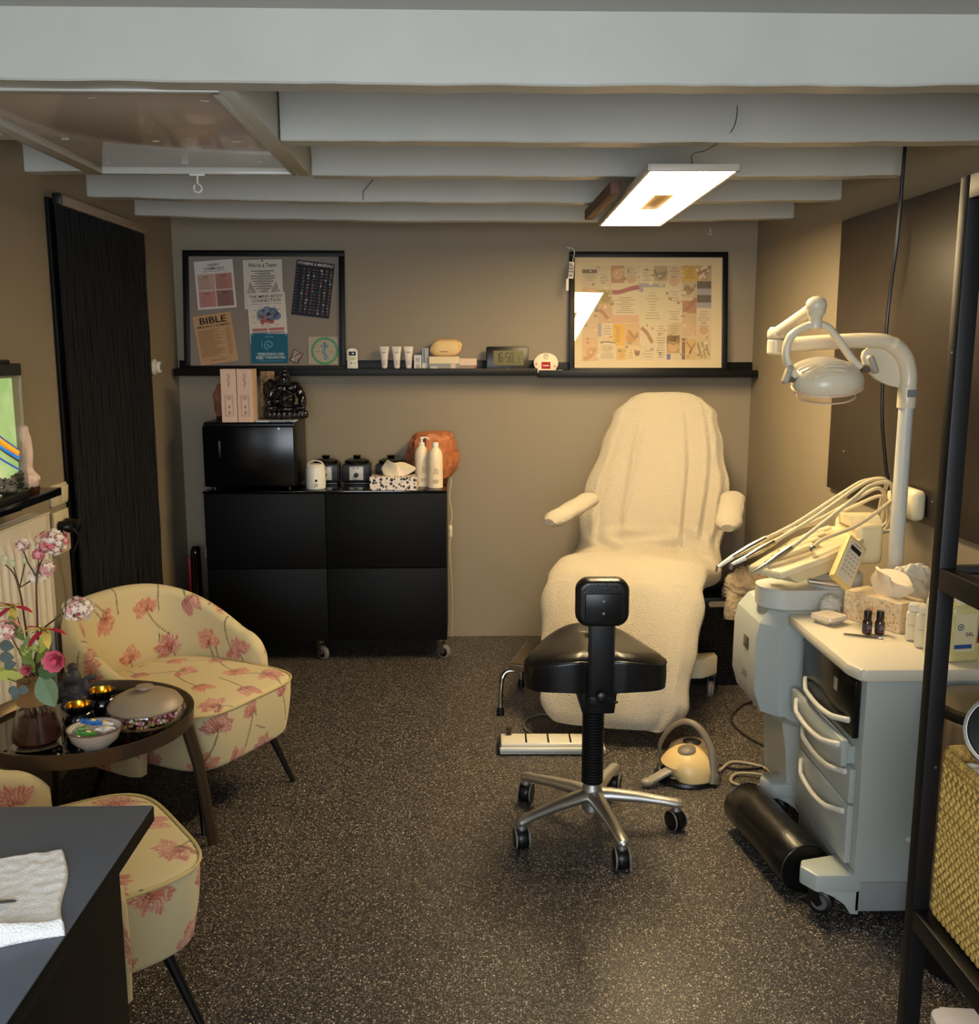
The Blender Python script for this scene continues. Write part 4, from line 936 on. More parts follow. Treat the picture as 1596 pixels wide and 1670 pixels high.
def tissue(b, w, d, h, seed=0, base=(0, 0, 0)):
    """pulled-up tissue: folded sheet fan"""
    rings = []
    for k in range(12):
        f = k / 11
        ring = []
        for j in range(26):
            a = 2 * PI * j / 26
            r = 0.5 + 0.28 * f * math.sin(3 * a + seed) + 0.12 * math.sin(5 * a + 2 * f + seed)
            ring.append((base[0] + w * (0.35 + 0.65 * math.sin(f * PI * .62 + .3)) * r * math.cos(a) + 0.012 * f * math.sin(seed), base[1] + d * (0.2 + 0.6 * f) * r * math.sin(a), base[2] + h * f * (1 - 0.22 * math.cos(2 * a + seed) * f) * (1 - 0.15 * math.cos(a) * f)))
        rings.append(ring)
    b.loft(rings)
t = thing('tissue_box', 'tissue box with black animal spots and a white tissue on the black cabinet', 'tissue box', (-0.335, 4.715, TZ), rz=-0.04)
B().box((0, 0, 0.032), (0.225, 0.115, 0.064), 0.0015).out('box', spot_mat(), t, smooth=False)
b = B(); tissue(b, 0.13, 0.06, 0.062, 1.3, (0.0, 0, 0.06)); b.out('tissue', M('tissue_paper', S(236, 222, 196), 0.8, bump=0.4, bscale=40, bdist=0.006), t, ang=30)
def pump_bottle(x, y, h, label, pump, rz=0, scale=1):
    t = thing('lotion_bottle', label, 'bottle', (x, y, TZ), rz=rz, group='white lotion bottles on the cabinet')
    r = 0.036
    B().lathe([(r * .9, 0), (r, 0.004), (r, h * .72), (r * .93, h * .8), (r * .7, h * .88), (r * .42, h * .93), (r * .38, h * .95)], n=30).out('body', M('bottle_white', S(232, 216, 186), 0.3), t)
    if pump:
        b = B(); b.lathe([(0.015, h * .94), (0.015, h), (0.006, h + 0.002), (0.005, h + 0.018), (0.01, h + 0.02), (0.009, h + 0.028)], n=18); b.tube(cr([(0, 0, h + 0.025), (0.02, -0.004, h + 0.026), (0.036, -0.006, h + 0.016)], 4), 0.004, 8); b.out('pump', white_plastic, t)
    else:
        B().lathe([(0.0155, h * .94), (0.0155, h + 0.008), (0.014, h + 0.01)], n=18).out('cap', white_plastic, t)
    b = B(col=S(150, 130, 104)); b.M = Matrix.Translation((0, -r - 0.0008, 0)); lines(b, 0.008, h * .4, 0.03, 0.03, 4, S(170, 146, 112), 'l', 3); lines(b, 0.004, h * .17, 0.034, 0.02, 3, S(150, 124, 94), 'l', 6)
    stroke(b, cr([(-0.01, h * .3), (0.0, h * .45), (-0.004, h * .55), (0.01, h * .66)], 5), 0.0015, S(190, 166, 130)); b.out('print', VC, t, smooth=False, normals=False)
pump_bottle(-0.205, 4.80, 0.215, 'left white lotion bottle with pump on the right end of the cabinet', True, 0.2)
pump_bottle(-0.137, 4.745, 0.212, 'right white lotion bottle with screw cap on the right end of the cabinet', False)
t = thing('salt_lamp', 'large orange salt lamp behind the lotion bottles on the cabinet', 'lamp', (-0.155, 4.935, TZ))
B().lathe([(0.075, 0), (0.078, 0.02), (0.07, 0.03)], n=28).out('base', M('dark_red_wood', S(70, 34, 20), 0.4), t)
rock('salt_rock', [(0.0, 0.03), (0.085, 0.031), (0.118, 0.08), (0.122, 0.15), (0.11, 0.215), (0.09, 0.25), (0.0, 0.262)], M('salt_orange', S(184, 112, 70), 0.5, sss=0.3, vary=0.3, vscale=24, bump=0.8, bscale=40, bdist=0.008), t, 5, 34, 44, amp=0.10, fac=.55, sxy=(1, .8))
t = thing('cord_switch', 'thin cream cord with an inline switch hanging beside the right side of the cabinet', 'cord switch', (-0.068, 4.93, 0.60))
b = B(); b.tube(cr([(0.002, 0.02, 0.27), (0.004, 0, 0.25), (-0.004, 0, 0.17), (0.008, 0, 0.09), (0.0, 0, 0.03)], 6) , 0.0022, 6); b.tube(cr([(0.0, 0, -0.03), (-0.004, 0, -0.1), (0.006, 0.05, -0.35), (0.0, 0.1, -0.59)], 5), 0.0022, 6); b.out('cord', cream_plastic, t)
B().box((0, 0, 0), (0.018, 0.012, 0.062), 0.004).out('switch_body', cream_plastic, t)
B().box((0, -0.007, 0.01), (0.008, 0.004, 0.018), 0.001).out('slider', white_plastic, t)
# ---------------- armchairs with printed tulips ----------------
def tulip_print(UV, seed):
    """flat tulip print evaluated in cloth coordinates (metres)"""
    rg = np.random.RandomState(seed)
    U = UV[:, 0]; Vv = UV[:, 1]
    col = np.tile(np.array(S(204, 189, 145)[:3]), (len(U), 1))
    lo, hi = UV.min(0), UV.max(0)
    fl = []
    pitch = 0.175
    j = 0
    y = lo[1] - 0.02
    while y < hi[1] + 0.1:
        x = lo[0] - 0.05 + (0.5 * pitch if j % 2 else 0)
        while x < hi[0] + 0.1:
            fl.append((x + rg.uniform(-.025, .025), y + rg.uniform(-.02, .02), rg.uniform(-0.7, 0.7) + (PI if rg.rand() < .12 else 0), rg.choice([0, 0, 1, 1, 1]), rg.uniform(0.9, 1.15), rg.rand()))
            x += pitch
        y += pitch * 0.80; j += 1
    pink, dark, light, org = [np.array(S(*c)[:3]) for c in ((176, 98, 88), (118, 58, 52), (236, 206, 180), (190, 106, 74))]
    stemc = np.array(S(112, 104, 78)[:3])
    for (cx, cy, an, kind, sc, rn) in fl:
        sc = sc * (1.22 if kind else 1.12)
        near = (np.abs(U - cx) < 0.2) & (np.abs(Vv - cy) < 0.2)
        idx = np.nonzero(near)[0]
        if len(idx) == 0: continue
        c, s_ = math.cos(an), math.sin(an)
        x = ((U[idx] - cx) * c + (Vv[idx] - cy) * s_) / sc; y = (-(U[idx] - cx) * s_ + (Vv[idx] - cy) * c) / sc
        bend = 1.1 * (rn - .5)
        st = (np.abs(x - bend * ((y + 0.02) ** 2) * 8) < 0.0021) & (y < -0.012) & (y > -0.105 - 0.03 * rn)
        col[idx[st]] = stemc
        pr = np.random.RandomState(int(rn * 1e6))
        tint = pr.uniform(0.85, 1.1)
        base = (pink if rn < .55 else org) * tint
        if kind == 0:      # closed tulip bud: pointed petals, outer ones first
            pet = [(-.013, -.016, .16, .058, .0125), (.013, -.016, -.16, .058, .0125), (-.006, -.018, .06, .052, .0135), (.007, -.018, -.08, .056, .0125)]
        else:              # ruffled open tulip: fans of overlapping petals
            pet = []
            for ring, n_p in ((0, 7), (1, 6), (2, 4)):
                for q in range(n_p):
                    an_ = -2.0 + 4.0 * (q + .5) / n_p + pr.uniform(-.2, .2)
                    L_ = (.047, .039, .029)[ring] * pr.uniform(.8, 1.1)
                    pet.append((pr.uniform(-.006, .006), -.012 + pr.uniform(-.004, .004), an_ * (1.0, .8, .6)[ring], L_, pr.uniform(.0125, .018)))
        for (px, py, rot, L_, W_p) in pet:
            cr_, sr = math.cos(rot), math.sin(rot)
            bb = (x - px) * cr_ - (y - py) * -sr; a_ = -(x - px) * -sr * -1 + (y - py) * cr_
            a_ = (y - py) * cr_ - (x - px) * sr; bb = (x - px) * cr_ + (y - py) * sr
            f_ = np.clip(a_ / L_, 0, 1)
            w_ = W_p * np.sin(PI * f_ ** .75) ** .7 * (1 + (.14 * np.sin(a_ * 900 + rn * 30) if kind else 0))
            m = (a_ > 0) & (a_ < L_) & (np.abs(bb) < w_)
            if not m.any(): continue
            e = np.abs(bb) / np.maximum(w_, 1e-5)
            strk = .5 + .5 * np.sin(bb * 1900 / (1 + 2 * f_) + 2.5 * np.sin(a_ * 110 + px * 900) + rot * 9)
            g = np.clip(.55 * strk * (.35 + .65 * f_) + .6 * np.clip((e - .66) / .3, 0, 1) * pr.uniform(.4, 1) + pr.uniform(-.15, .16), 0, 1)[:, None]
            cc = base * (1 - g) + light * g
            cc = np.where((e > .93)[:, None], cc * .62, cc)
            cc = np.where(((f_ < .3) & (strk < .45))[:, None], dark * .8 + base * .2, cc)
            col[idx[m]] = cc[m]
    return col
cloth_m = M('tulip_fabric', rough=0.85, vcol=True, sheen=0.15, bump=0.25, bscale=900)
leg_m = M('black_leg', S(14, 14, 15), 0.35)

def superell(a, ex):
    c, s_ = np.cos(a), np.sin(a)
    return np.sign(c) * np.abs(c) ** (2 / ex), np.sign(s_) * np.abs(s_) ** (2 / ex)
def seat_surface(N, SX, SY, taper_bot, z0, z1, crown):
    a = np.linspace(0, 2 * PI, N, endpoint=False)
    # arc-length-even superellipse parameter
    ex = 4.6
    aa = np.linspace(0, 2 * PI, 8000); ux, uy = superell(aa, ex)
    d = np.concatenate([[0], np.cumsum(np.hypot(np.diff(ux * SX), np.diff(uy * SY)))]); per = d[-1]
    at = np.interp(np.linspace(0, per, N, endpoint=False), d, aa); ex_, ey_ = superell(at, ex)
    s_len = np.linspace(0, per, N, endpoint=False)
    V = []; UV = []
    for f in np.linspace(0.0006, 1, 70):
        z = z1 + crown * (1 - f ** 3) - (0.006 * max(0, (f - .95) / .05))
        V.append(np.stack([ex_ * SX * f, ey_ * SY * f, np.full(N, z)], 1)); UV.append(np.stack([ey_ * SY * f, ex_ * SX * f], 1) + 5.0)
    nside = 46
    for k in range(1, nside + 1):
        f = k / nside
        z = z1 - 0.006 + (z0 - z1) * f
        g = 1 + 0.006 * math.sin(f * PI) - (1 - taper_bot) * f ** 1.5
        if f > 0.93: g -= 0.03 * ((f - .93) / .07) ** 2
        V.append(np.stack([ex_ * SX * g, ey_ * SY * g, np.full(N, z)], 1)); UV.append(np.stack([s_len, np.full(N, z)], 1))
    V.append(np.stack([ex_ * SX * 0.5, ey_ * SY * 0.5, np.full(N, z0 - 0.004)], 1)); UV.append(np.stack([s_len, np.full(N, z0 - .1)], 1))
    return np.array(V), np.array(UV), (ex_, ey_)
def armchair(label, loc, rz):
    t = thing('armchair', label, 'armchair', loc, rz)
    SX, SY = 0.305, 0.268
    z0, z1 = 0.215, 0.41
    N = 620
    V, UV, (ex_, ey_) = seat_surface(N, SX, SY, 0.93, z0, z1, 0.022)
    nv = V.shape[0]
    cols = np.zeros((nv, N, 3)); cols[:70] = tulip_print(UV[:70].reshape(-1, 2), 3).reshape(70, N, 3); cols[70:] = tulip_print(UV[70:].reshape(-1, 2), 8).reshape(nv - 70, N, 3)
    mesh_np('seat', V.reshape(-1, 3), grid_faces(nv, N, closed_v=True), cloth_m, t, cols.reshape(-1, 3))
    b = B(); pts = [(ex_[k] * SX * 1.004, ey_[k] * SY * 1.004, z1 - 0.002) for k in range(0, N, 5)]; pts.append(pts[0])
    b.tube(pts, 0.0042, 7); b.out('piping', M('piping_fabric', S(196, 178, 122), 0.8), t)
    # barrel back
    NA, NT = 640, 150
    th = np.linspace(-1, 1, NA)
    ex = 2.7; A = th * math.radians(98)
    c, s_ = np.cos(A), np.sin(A)
    RY, RXb = 0.305, 0.355
    y = RY * np.sign(s_) * np.abs(s_) ** (2 / ex); x = 0.0 - RXb * np.sign(c) * np.abs(c) ** (2 / ex)
    d = np.concatenate([[0], np.cumsum(np.hypot(np.diff(x), np.diff(y)))]); per = d[-1]
    sl = np.linspace(0, per, NA); x = np.interp(sl, d, x); y = np.interp(sl, d, y); q = np.interp(sl, d, th)
    tx = np.gradient(x); ty = np.gradient(y); L = np.hypot(tx, ty); nx, ny = ty / L, -tx / L      # outward normal
    sgn = np.sign((nx * x + ny * y).mean()); nx *= sgn; ny *= sgn
    h = 0.400 + 0.305 * np.clip(np.cos(q * PI / 2 * 0.98), 0, 1) ** 0.5
    endf = np.clip((1 - np.abs(q)) / 0.045, 0, 1) ** 0.5
    zb = 0.20
    V = np.zeros((NA, NT, 3)); UV = np.zeros((NA, NT, 2))
    T = 0.058
    hh = np.linspace(0, 1, NT)
    for k, f in enumerate(hh):
        # f: 0 inner bottom -> .46 inner top -> .54 outer top -> 1 outer bottom
        if f < 0.46: g = f / 0.46; z = zb + (h - T / 2 - zb) * g; off = np.full(NA, -T / 2)
        elif f < 0.54: g = (f - .46) / .08; z = h - T / 2 + T / 2 * math.sin(g * PI); off = np.full(NA, -T / 2 * math.cos(g * PI))
        else: g = (f - .54) / .46; z = h - T / 2 + (zb - h + T / 2) * g; off = np.full(NA, T / 2)
        off = off * (0.35 + 0.65 * endf)
        lean = 0.06 * np.clip(z - 0.25, 0, 1) * np.clip(np.cos(q * PI / 2), 0, 1)
        bulge = 0.008 * np.sin(np.clip((z - zb) / (h - zb), 0, 1) * PI) * (1 if f > .54 else -1)
        V[:, k, 0] = x + nx * (off + lean + bulge); V[:, k, 1] = y + ny * (off + lean + bulge); V[:, k, 2] = z
        UV[:, k, 0] = sl + (0.4 if f > .5 else 0); UV[:, k, 1] = z if f <= .5 else (2 * h - z)
    cols = tulip_print(UV.reshape(-1, 2), 21)
    Vf = V.reshape(-1, 3)
    o = mesh_np('backrest', Vf, grid_faces(NA, NT, closed_v=True), cloth_m, t, cols)
    bm = bmesh.new(); bm.from_mesh(o.data); bm.verts.ensure_lookup_table()
    lay = bm.verts.layers.float_color.get('Col')
    for row in (0, NA - 1):
        try: bm.faces.new([bm.verts[row * NT + k] for k in range(NT)])
        except ValueError: pass
    bmesh.ops.recalc_face_normals(bm, faces=bm.faces); bm.to_mesh(o.data); bm.free(); o.data.shade_smooth(); o.data.set_sharp_from_angle(angle=math.radians(60))
    for (fx, fy) in ((0.19, -0.17), (0.19, 0.17), (-0.2, -0.17), (-0.2, 0.17)):
        b = B(); b.tube([(fx, fy, 0.23), (fx + (0.07 if fx > 0 else -0.07), fy * 1.35, 0.0)], [0.0145, 0.0095], 14); b.out('leg', leg_m, t)
    return t
far_ch = armchair('cream armchair with pink tulip print beside the curtain, behind the side table', (-0.94, 3.24, 0), math.radians(-29))
far_ch.scale = (.965,) * 3
near_ch = copy_thing(far_ch, 'cream armchair with pink tulip print nearest the camera, half behind the black desk', location=(-0.935, 2.06, 0), rotation_euler=(0, 0, math.radians(36)))

# ---------------- round side table ----------------
TX, TY, TH = -1.06, 2.65, 0.50
t = thing('side_table', 'round dark bronze side table with a rimmed tray top between the two armchairs', 'side table', (TX, TY, 0))
bronze = M('dark_bronze', S(92, 78, 62), 0.38, metal=0.7, bump=0.1, bscale=80)
TR = 0.285
B().lathe([(TR - 0.004, TH - 0.03), (TR, TH - 0.028), (TR + 0.004, TH + 0.012), (TR - 0.004, TH + 0.012), (TR - 0.014, TH - 0.012), (TR - 0.02, TH - 0.018)], n=72).out('rim', bronze, t)
B().lathe([(TR - 0.012, TH - 0.022), (TR - 0.012, TH - 0.014)], n=64).out('tray_plate', black_gloss, t)
for a in (38, 130, 212):
    ca, sa = math.cos(math.radians(a)), math.sin(math.radians(a))
    b = B(); b.tube([(ca * (TR - 0.02), sa * (TR - 0.02), TH - 0.01), (ca * (TR + 0.03), sa * (TR + 0.03), TH * .55), (ca * (TR + 0.065), sa * (TR + 0.065), 0.0)], [0.021, 0.02, 0.018], 10, flat=(0.95, 0.5), up=(ca, sa, 0)); b.out('leg', bronze, t)
TT = TH - 0.013
b = B()
for k in range(260):
    a = random.uniform(0, 2 * PI); r = TR * 0.92 * math.sqrt(random.random()) - 0.01
    x, y = TX + r * math.cos(a), TY + r * math.sin(a)
    if (x - TX) + (y - TY) * -1.0 < 0.05 or any(math.hypot(x - q[0], y - q[1]) < q[2] for q in ((-1.135, 2.50, .078), (-0.885, 2.62, .12), (-0.965, 2.455, .05), (-1.055, 2.585, .055), (-1.03, 2.69, .055))): continue
    b.sph((x, y, TT + 0.003), (random.uniform(0.004, 0.007), random.uniform(0.004, 0.007), 0.003), 7, 4)
o = tag(b.out('glass_pebbles', M('dark_pebbles', S(34, 34, 32), 0.1, vary=0.6, vscale=60, coat=0.5)), 'dark glassy pebbles scattered on the tray of the round side table', 'pebbles'); o['kind'] = 'stuff'

# glass vase with rope collar
VX, VY = -1.135, 2.50
va = thing('glass_vase', 'conical glass vase with rope wound neck and dark water on the side table', 'vase', (VX, VY, TT))
b = B(); b.lathe([(0.05, 0.001), (0.066, 0.006), (0.063, 0.03), (0.044, 0.10), (0.034, 0.145), (0.033, 0.20), (0.037, 0.235), (0.034, 0.235), (0.031, 0.20), (0.032, 0.145), (0.043, 0.10), (0.061, 0.03), (0.05, 0.006)], n=48)
b.out('glass', clear_glass, va)
B().lathe([(0.05, 0.008), (0.061, 0.02), (0.052, 0.055), (0.044, 0.088), (0.036, 0.092)], n=40).out('dark_water', M('tea_brown_water', S(60, 34, 28), 0.12, vary=0.4, vscale=40), va)
b = B()
for k in range(19): b.lathe([(0.0385 - 0.0003 * k, -0.0024), (0.0425 - 0.0003 * k, 0), (0.0385 - 0.0003 * k, 0.0024)], (0, 0, 0.118 + k * 0.0042), n=36, cap=False)
b.out('rope', M('jute_rope', S(158, 120, 72), 0.85, bump=1, bscale=400), va)

# flowers
stem_m = M('twig_brown', S(84, 66, 46), 0.7); green_m = M('leaf_green', S(110, 130, 60), 0.5); euc_m = M('eucalyptus', S(88, 100, 96), 0.6, vary=0.2)
dkgreen = M('dark_leaf', S(70, 98, 62), 0.35); sage = M('sage_leaf', S(112, 136, 100), 0.5)
def leaf(b, p, d, L, W, curl=0.2, up=(0, 0, 1), n=6):
    p, d = Vector(p), Vector(d).normalized(); w = d.cross(Vector(up)).normalized(); nn = w.cross(d)
    rows = []
    for i in range(n + 1):
        f = i / n; ww = W * math.sin(PI * min(1, f * .92 + .06)) ** .8
        c = p + d * L * f - nn * curl * L * f * f
        rows.append([c + w * ww * .5 + nn * ww * .12, c, c - w * ww * .5 + nn * ww * .12])
    for a, c in zip(rows, rows[1:]):
        for k in range(2): b.quad([b_ for b_ in (a[k], a[k + 1], c[k + 1], c[k])])
def PX(u, v, Y):   # point on the bouquet's own vertical plane, metres
    return (-1.2527 + (u - 0) * Y / 1600 * 1.0 + (Y - 2.6) * -0.48, Y, 0.847 - (v - 985) * 0.00161)
TWIG_ANGLES = [75, 35, 115, 0, 150, -37, 248, 185, 218, -75]; TWIGS_DONE = []
def twig(name, label, cat, pts, r=0.003, group=None):
    t = thing(name, label, cat, (VX, VY, TT + 0.012), group=group)
    loc = Vector((VX, VY, TT + 0.012)); P = [Vector(p) - loc for p in pts]
    an = math.radians(TWIG_ANGLES[len(TWIGS_DONE)]); TWIGS_DONE.append(1); ca, sa = math.cos(an), math.sin(an)
    P = [Vector((0.03 * ca, 0.03 * sa, 0.004)), Vector((0.0215 * ca, 0.0215 * sa, 0.13)), Vector((0.021 * ca, 0.021 * sa, 0.205))] + P
    b = B(); c = cr(P, 6); b.tube(c, [r * (1.15 - .7 * k / len(c)) for k in range(len(c))], 6); b.out('stem', stem_m, t)
    return t, loc, P
def blossoms(t, c, R, n, cols, seed, fl=0.0095, sq=0.8):
    rg = random.Random(seed); bl = [B() for _ in cols]
    for k in range(int(n * 2)):
        d = Vector((rg.gauss(0, 1), rg.gauss(0, 1), rg.gauss(0, 1))).normalized(); p = Vector(c) + Vector((d.x * R, d.y * R, d.z * R * sq)) * rg.uniform(.55, 1.3)
        b = bl[rg.randrange(len(cols))]
        u = d.orthogonal().normalized(); w = d.cross(u)
        for q in range(5):
            a = 2 * PI * q / 5 + k; dd = (u * math.cos(a) + w * math.sin(a) + d * .55)
            leaf(b, p, dd, fl, fl * .75, 0.3, up=d, n=2)
    for b, m in zip(bl, cols):
        if len(b.bm.faces): o = b.out('petal', m, t, normals=False); o['kind'] = 'stuff'
pk1 = M('petal_pink', S(226, 150, 150), 0.6); pk2 = M('petal_cream', S(238, 218, 196), 0.6); pk3 = M('petal_rose', S(214, 110, 118), 0.6); pk4 = M('petal_red', S(190, 40, 66), 0.5)
rosem = M('petal_bright_pink', S(236, 120, 140), 0.55)
def rel(p, loc): return Vector(p) - loc
t, loc, P = twig('blossom_branch', 'tall twig with pink and white blossom cluster at the top of the bouquet', 'flower', [PX(60, 1010, 2.52), PX(65, 930, 2.53), PX(80, 895, 2.55)], 0.0045)
blossoms(t, rel(PX(96, 876, 2.56), loc), 0.034, 70, [pk1, pk2, pk2, pk2, pk3], 1)
b = B(); 
for k in range(4): leaf(b, rel(PX(84, 892, 2.55), loc), (math.cos(k * 1.4) * .8, math.sin(k) * .4, -.1), 0.04, 0.018)
b.out('leaf', sage, t, normals=False)
b = B(); b.tube([P[4], P[4] + Vector((-0.02, 0, 0.04)), P[4] + Vector((-0.028, 0, 0.07))], 0.002, 5); b.tube([P[4], P[4] + Vector((0.01, 0, 0.05))], 0.0016, 5); b.out('side_twig', stem_m, t)
blossoms(t, P[4] + Vector((-0.03, 0, 0.085)), 0.014, 14, [pk2, pk1], 5, .01); blossoms(t, P[4] + Vector((0.012, 0, 0.06)), 0.012, 12, [pk1, pk3], 6, .01)
t, loc, P = twig('blossom_branch', 'twig reaching right with a white pink blossom cluster over the armchair arm', 'flower', [PX(60, 1020, 2.48), PX(90, 985, 2.44), PX(112, 968, 2.42)], 0.004)
blossoms(t, rel(PX(130, 962, 2.40), loc), 0.030, 56, [pk1, pk2, pk2], 2)
b = B(); 
for k in range(4): leaf(b, rel(PX(112, 968, 2.42), loc), (math.cos(k * 1.7), math.sin(k * 2) * .4, -.25), 0.038, 0.016)
b.out('leaf', sage, t, normals=False)
t, loc, P = twig('bud_twig', 'bare branching twig with small pale buds at the left of the bouquet', 'flower', [PX(40, 1010, 2.55), PX(36, 960, 2.56), PX(28, 930, 2.57), PX(15, 915, 2.58)], 0.004)
b = B(); q = rel(PX(36, 952, 2.56), loc)
for d in ((0.05, 0, 0.03), (0.02, 0, 0.07), (0.07, 0.01, 0.045), (-0.012, 0, 0.06)): b.tube([q, q + Vector(d) * .6, q + Vector(d)], 0.0018, 5)
b.out('side_twig', stem_m, t)
b = B()
for p in (rel(PX(14, 912, 2.58), loc), q + Vector((-0.012, 0, 0.065)), q + Vector((0.02, 0, 0.075)), rel(PX(16, 906, 2.58), loc)): b.sph(p, (0.008, 0.008, 0.01), 8, 6)
b.out('bud', M('bud_pale', S(206, 204, 160), 0.6), t)
blossoms(t, q + Vector((0.07, 0.01, 0.05)), 0.02, 16, [pk2, pk1], 8, .012); blossoms(t, q + Vector((0.05, 0, 0.035)), 0.02, 16, [pk2], 9, .012)
def lily(name, label, tip, seed, pts):
    t, loc, P = twig(name, label, 'flower', pts, 0.0035)
    c = rel(tip, loc); rg = random.Random(seed)
    b1, b2 = B(), B()
    for k in range(6):
        a = 2 * PI * k / 6 + seed; d = (math.cos(a), -abs(math.sin(a)) * .7 - .2, math.sin(a) * .6 + .25)
        leaf(b1 if k % 2 else b2, c, d, 0.058, 0.022, 0.35)
    b1.out('petal', pk4, t, normals=False); b2.out('petal', M('petal_yellow', S(226, 196, 96), 0.6), t, normals=False)
    b = B()
    for k in range(6): b.tube([c, c + Vector((0.02 * math.cos(k), -0.03, 0.02 * math.sin(k)))], 0.001, 4)
    b.out('stamen', green_m, t)
lily('lily', 'red and yellow lily at the right middle of the bouquet', PX(72, 1005, 2.45), 1, [PX(50, 1060, 2.47), PX(66, 1015, 2.45)])
lily('lily', 'dark pink lily at the left middle of the bouquet', PX(22, 975, 2.5), 3, [PX(40, 1050, 2.5), PX(28, 990, 2.5)])
def rose(label, c, R, seed, m, pts):
    t, loc, P = twig('pink_rose', label, 'flower', pts, 0.003)
    cc = rel(c, loc); b = B(); rg = random.Random(seed)
    for ring, (n_, rr_, up_) in enumerate(((3, .25, 1.0), (5, .5, .8), (7, .8, .45), (8, 1.0, .1))):
        for k in range(n_):
            a = 2 * PI * k / n_ + ring * .7; d = Vector((math.cos(a), -.55 + .2 * math.sin(a), math.sin(a)))
            leaf(b, cc + Vector((0, 0.01, 0)) - d * 0.1 * R, d + Vector((0, -up_, 0)), R * (0.75 + .25 * rr_), R * .95, -0.25, up=(0, -1, 0.1), n=4)
    o = b.out('petal', m, t, normals=False); o['kind'] = 'stuff'
rose('large bright pink rose at the lower right of the bouquet', PX(88, 1045, 2.40), 0.048, 1, rosem, [PX(60, 1075, 2.44), PX(80, 1052, 2.42)])
rose('small pale pink flower at the lower left of the bouquet', PX(36, 1065, 2.42), 0.024, 2, pk3, [PX(50, 1090, 2.45)])
blt, loc, P = twig('gypsum_cluster', 'small pink filler flowers at the far left edge of the bouquet', 'flower', [PX(30, 1050, 2.46), PX(14, 1010, 2.44)], 0.003)
blossoms(blt, rel(PX(10, 1000, 2.43), loc), 0.026, 30, [pk1, pk2], 4)
blossoms(blt, rel(PX(45, 1030, 2.44), loc), 0.02, 18, [pk2, M('petal_green', S(170, 180, 90), .6)], 14)
t, loc, P = twig('eucalyptus_sprig', 'eucalyptus sprig with round grey blue leaves at the left of the bouquet', 'leaf', [PX(40, 1085, 2.42), PX(20, 1075, 2.38), PX(4, 1065, 2.36)], 0.003)
for k, (u, v, L) in enumerate(((0, 1030, .05), (6, 1045, .045), (10, 1082, .04), (26, 1082, .04), (14, 1095, .03), (2, 1010, .05))):
    b = B(); leaf(b, rel(PX(u - 6, v, 2.36), loc), (1, -.2, .3 * math.sin(k * 2)), L * .72, L * .58, .1, up=(0, -1, .3)); b.out('leaf', euc_m, t, normals=False)
t, loc, P = twig('leafy_stem', 'stem with broad sage green leaves drooping over the vase rim', 'leaf', [PX(58, 1085, 2.42), PX(62, 1078, 2.40)], 0.003)
b = B(); leaf(b, rel(PX(60, 1068, 2.39), loc), (.45, -.4, -.75), 0.085, 0.06, .1, up=(0, -1, .2)); b.out('leaf', sage, t, normals=False)
b = B(); leaf(b, rel(PX(56, 1062, 2.39), loc), (.9, -.3, .2), 0.055, 0.04, .2, up=(0, -1, .2)); b.out('leaf', dkgreen, t, normals=False)
for k, (u, v, dx, dz) in enumerate(((30, 1052, -.6, .1), (40, 1030, .1, 1), (48, 1050, -.3, 1), (60, 1020, .4, .8), (35, 1000, -.4, .9), (52, 1040, .6, .9), (20, 1055, -1, -.1))):
    b = B(); leaf(b, rel(PX(u, v + 22, 2.42 + .01 * k), loc), (dx, -.2, dz), 0.07, 0.028, .15, up=(0, -1, .3)); b.out('leaf', green_m if k % 3 else M('leaf_lime', S(176, 180, 80), .5), t, normals=False)

# dark figurine, candle holders, bowls
t = thing('figurine', 'dark grey crouching figurine on the side table behind the vase', 'figurine', (-1.125, 2.735, TT), rz=0.4)
b = B()
for c, r in (((0, 0, 0.02), (0.04, 0.035, 0.02)), ((0, 0, 0.055), (0.032, 0.03, 0.04)), ((0, -0.005, 0.105), (0.022, 0.022, 0.026)), ((-0.03, -0.01, 0.07), (0.014, 0.016, 0.03)), ((0.03, -0.01, 0.07), (0.014, 0.016, 0.03)), ((-0.02, -0.02, 0.11), (0.01, 0.01, 0.02)), ((0.045, -0.01, 0.10), (0.02, 0.006, 0.009)), ((0.012, -0.024, 0.04), (0.02, 0.012, 0.016)), ((-0.02, -0.026, 0.03), (0.018, 0.012, 0.016)), ((0, 0, 0.135), (0.016, 0.018, 0.012))): b.sph(c, r, 16, 10)
o = b.out('figure', M('grey_stone', S(66, 62, 62), 0.6, bump=1, bscale=90, vary=.3, vscale=60, bdist=.005), t); md = o.modifiers.new('fuse', 'REMESH'); md.mode = 'VOXEL'; md.voxel_size = 0.003; md.use_smooth_shade = True
gold = M('gold_inside', S(220, 170, 50), 0.2, metal=1)
def votive(x, y, s_, label):
    t = thing('candle_holder', label, 'candle holder', (x, y, TT), group='black and gold candle holders on the side table')
    B().lathe([(0.024 * s_, 0), (0.031 * s_, 0.008 * s_), (0.036 * s_, 0.03 * s_), (0.031 * s_, 0.046 * s_), (0.027 * s_, 0.05 * s_), (0.030 * s_, 0.056 * s_), (0.030 * s_, 0.064 * s_), (0.026 * s_, 0.067 * s_)], n=32, cap=False).out('body', black_gloss, t)
    B().lathe([(0.0262 * s_, 0.0672 * s_), (0.024 * s_, 0.064 * s_), (0.026 * s_, 0.03 * s_), (0.018 * s_, 0.008 * s_), (0.0, 0.007)], n=32, cap=False).out('gold_lining', gold, t)
votive(-1.055, 2.585, 1.2, 'front black candle holder with gold inside behind the patterned bowl')
votive(-1.03, 2.69, 1.25, 'rear black candle holder with gold inside beside the armchair arm')
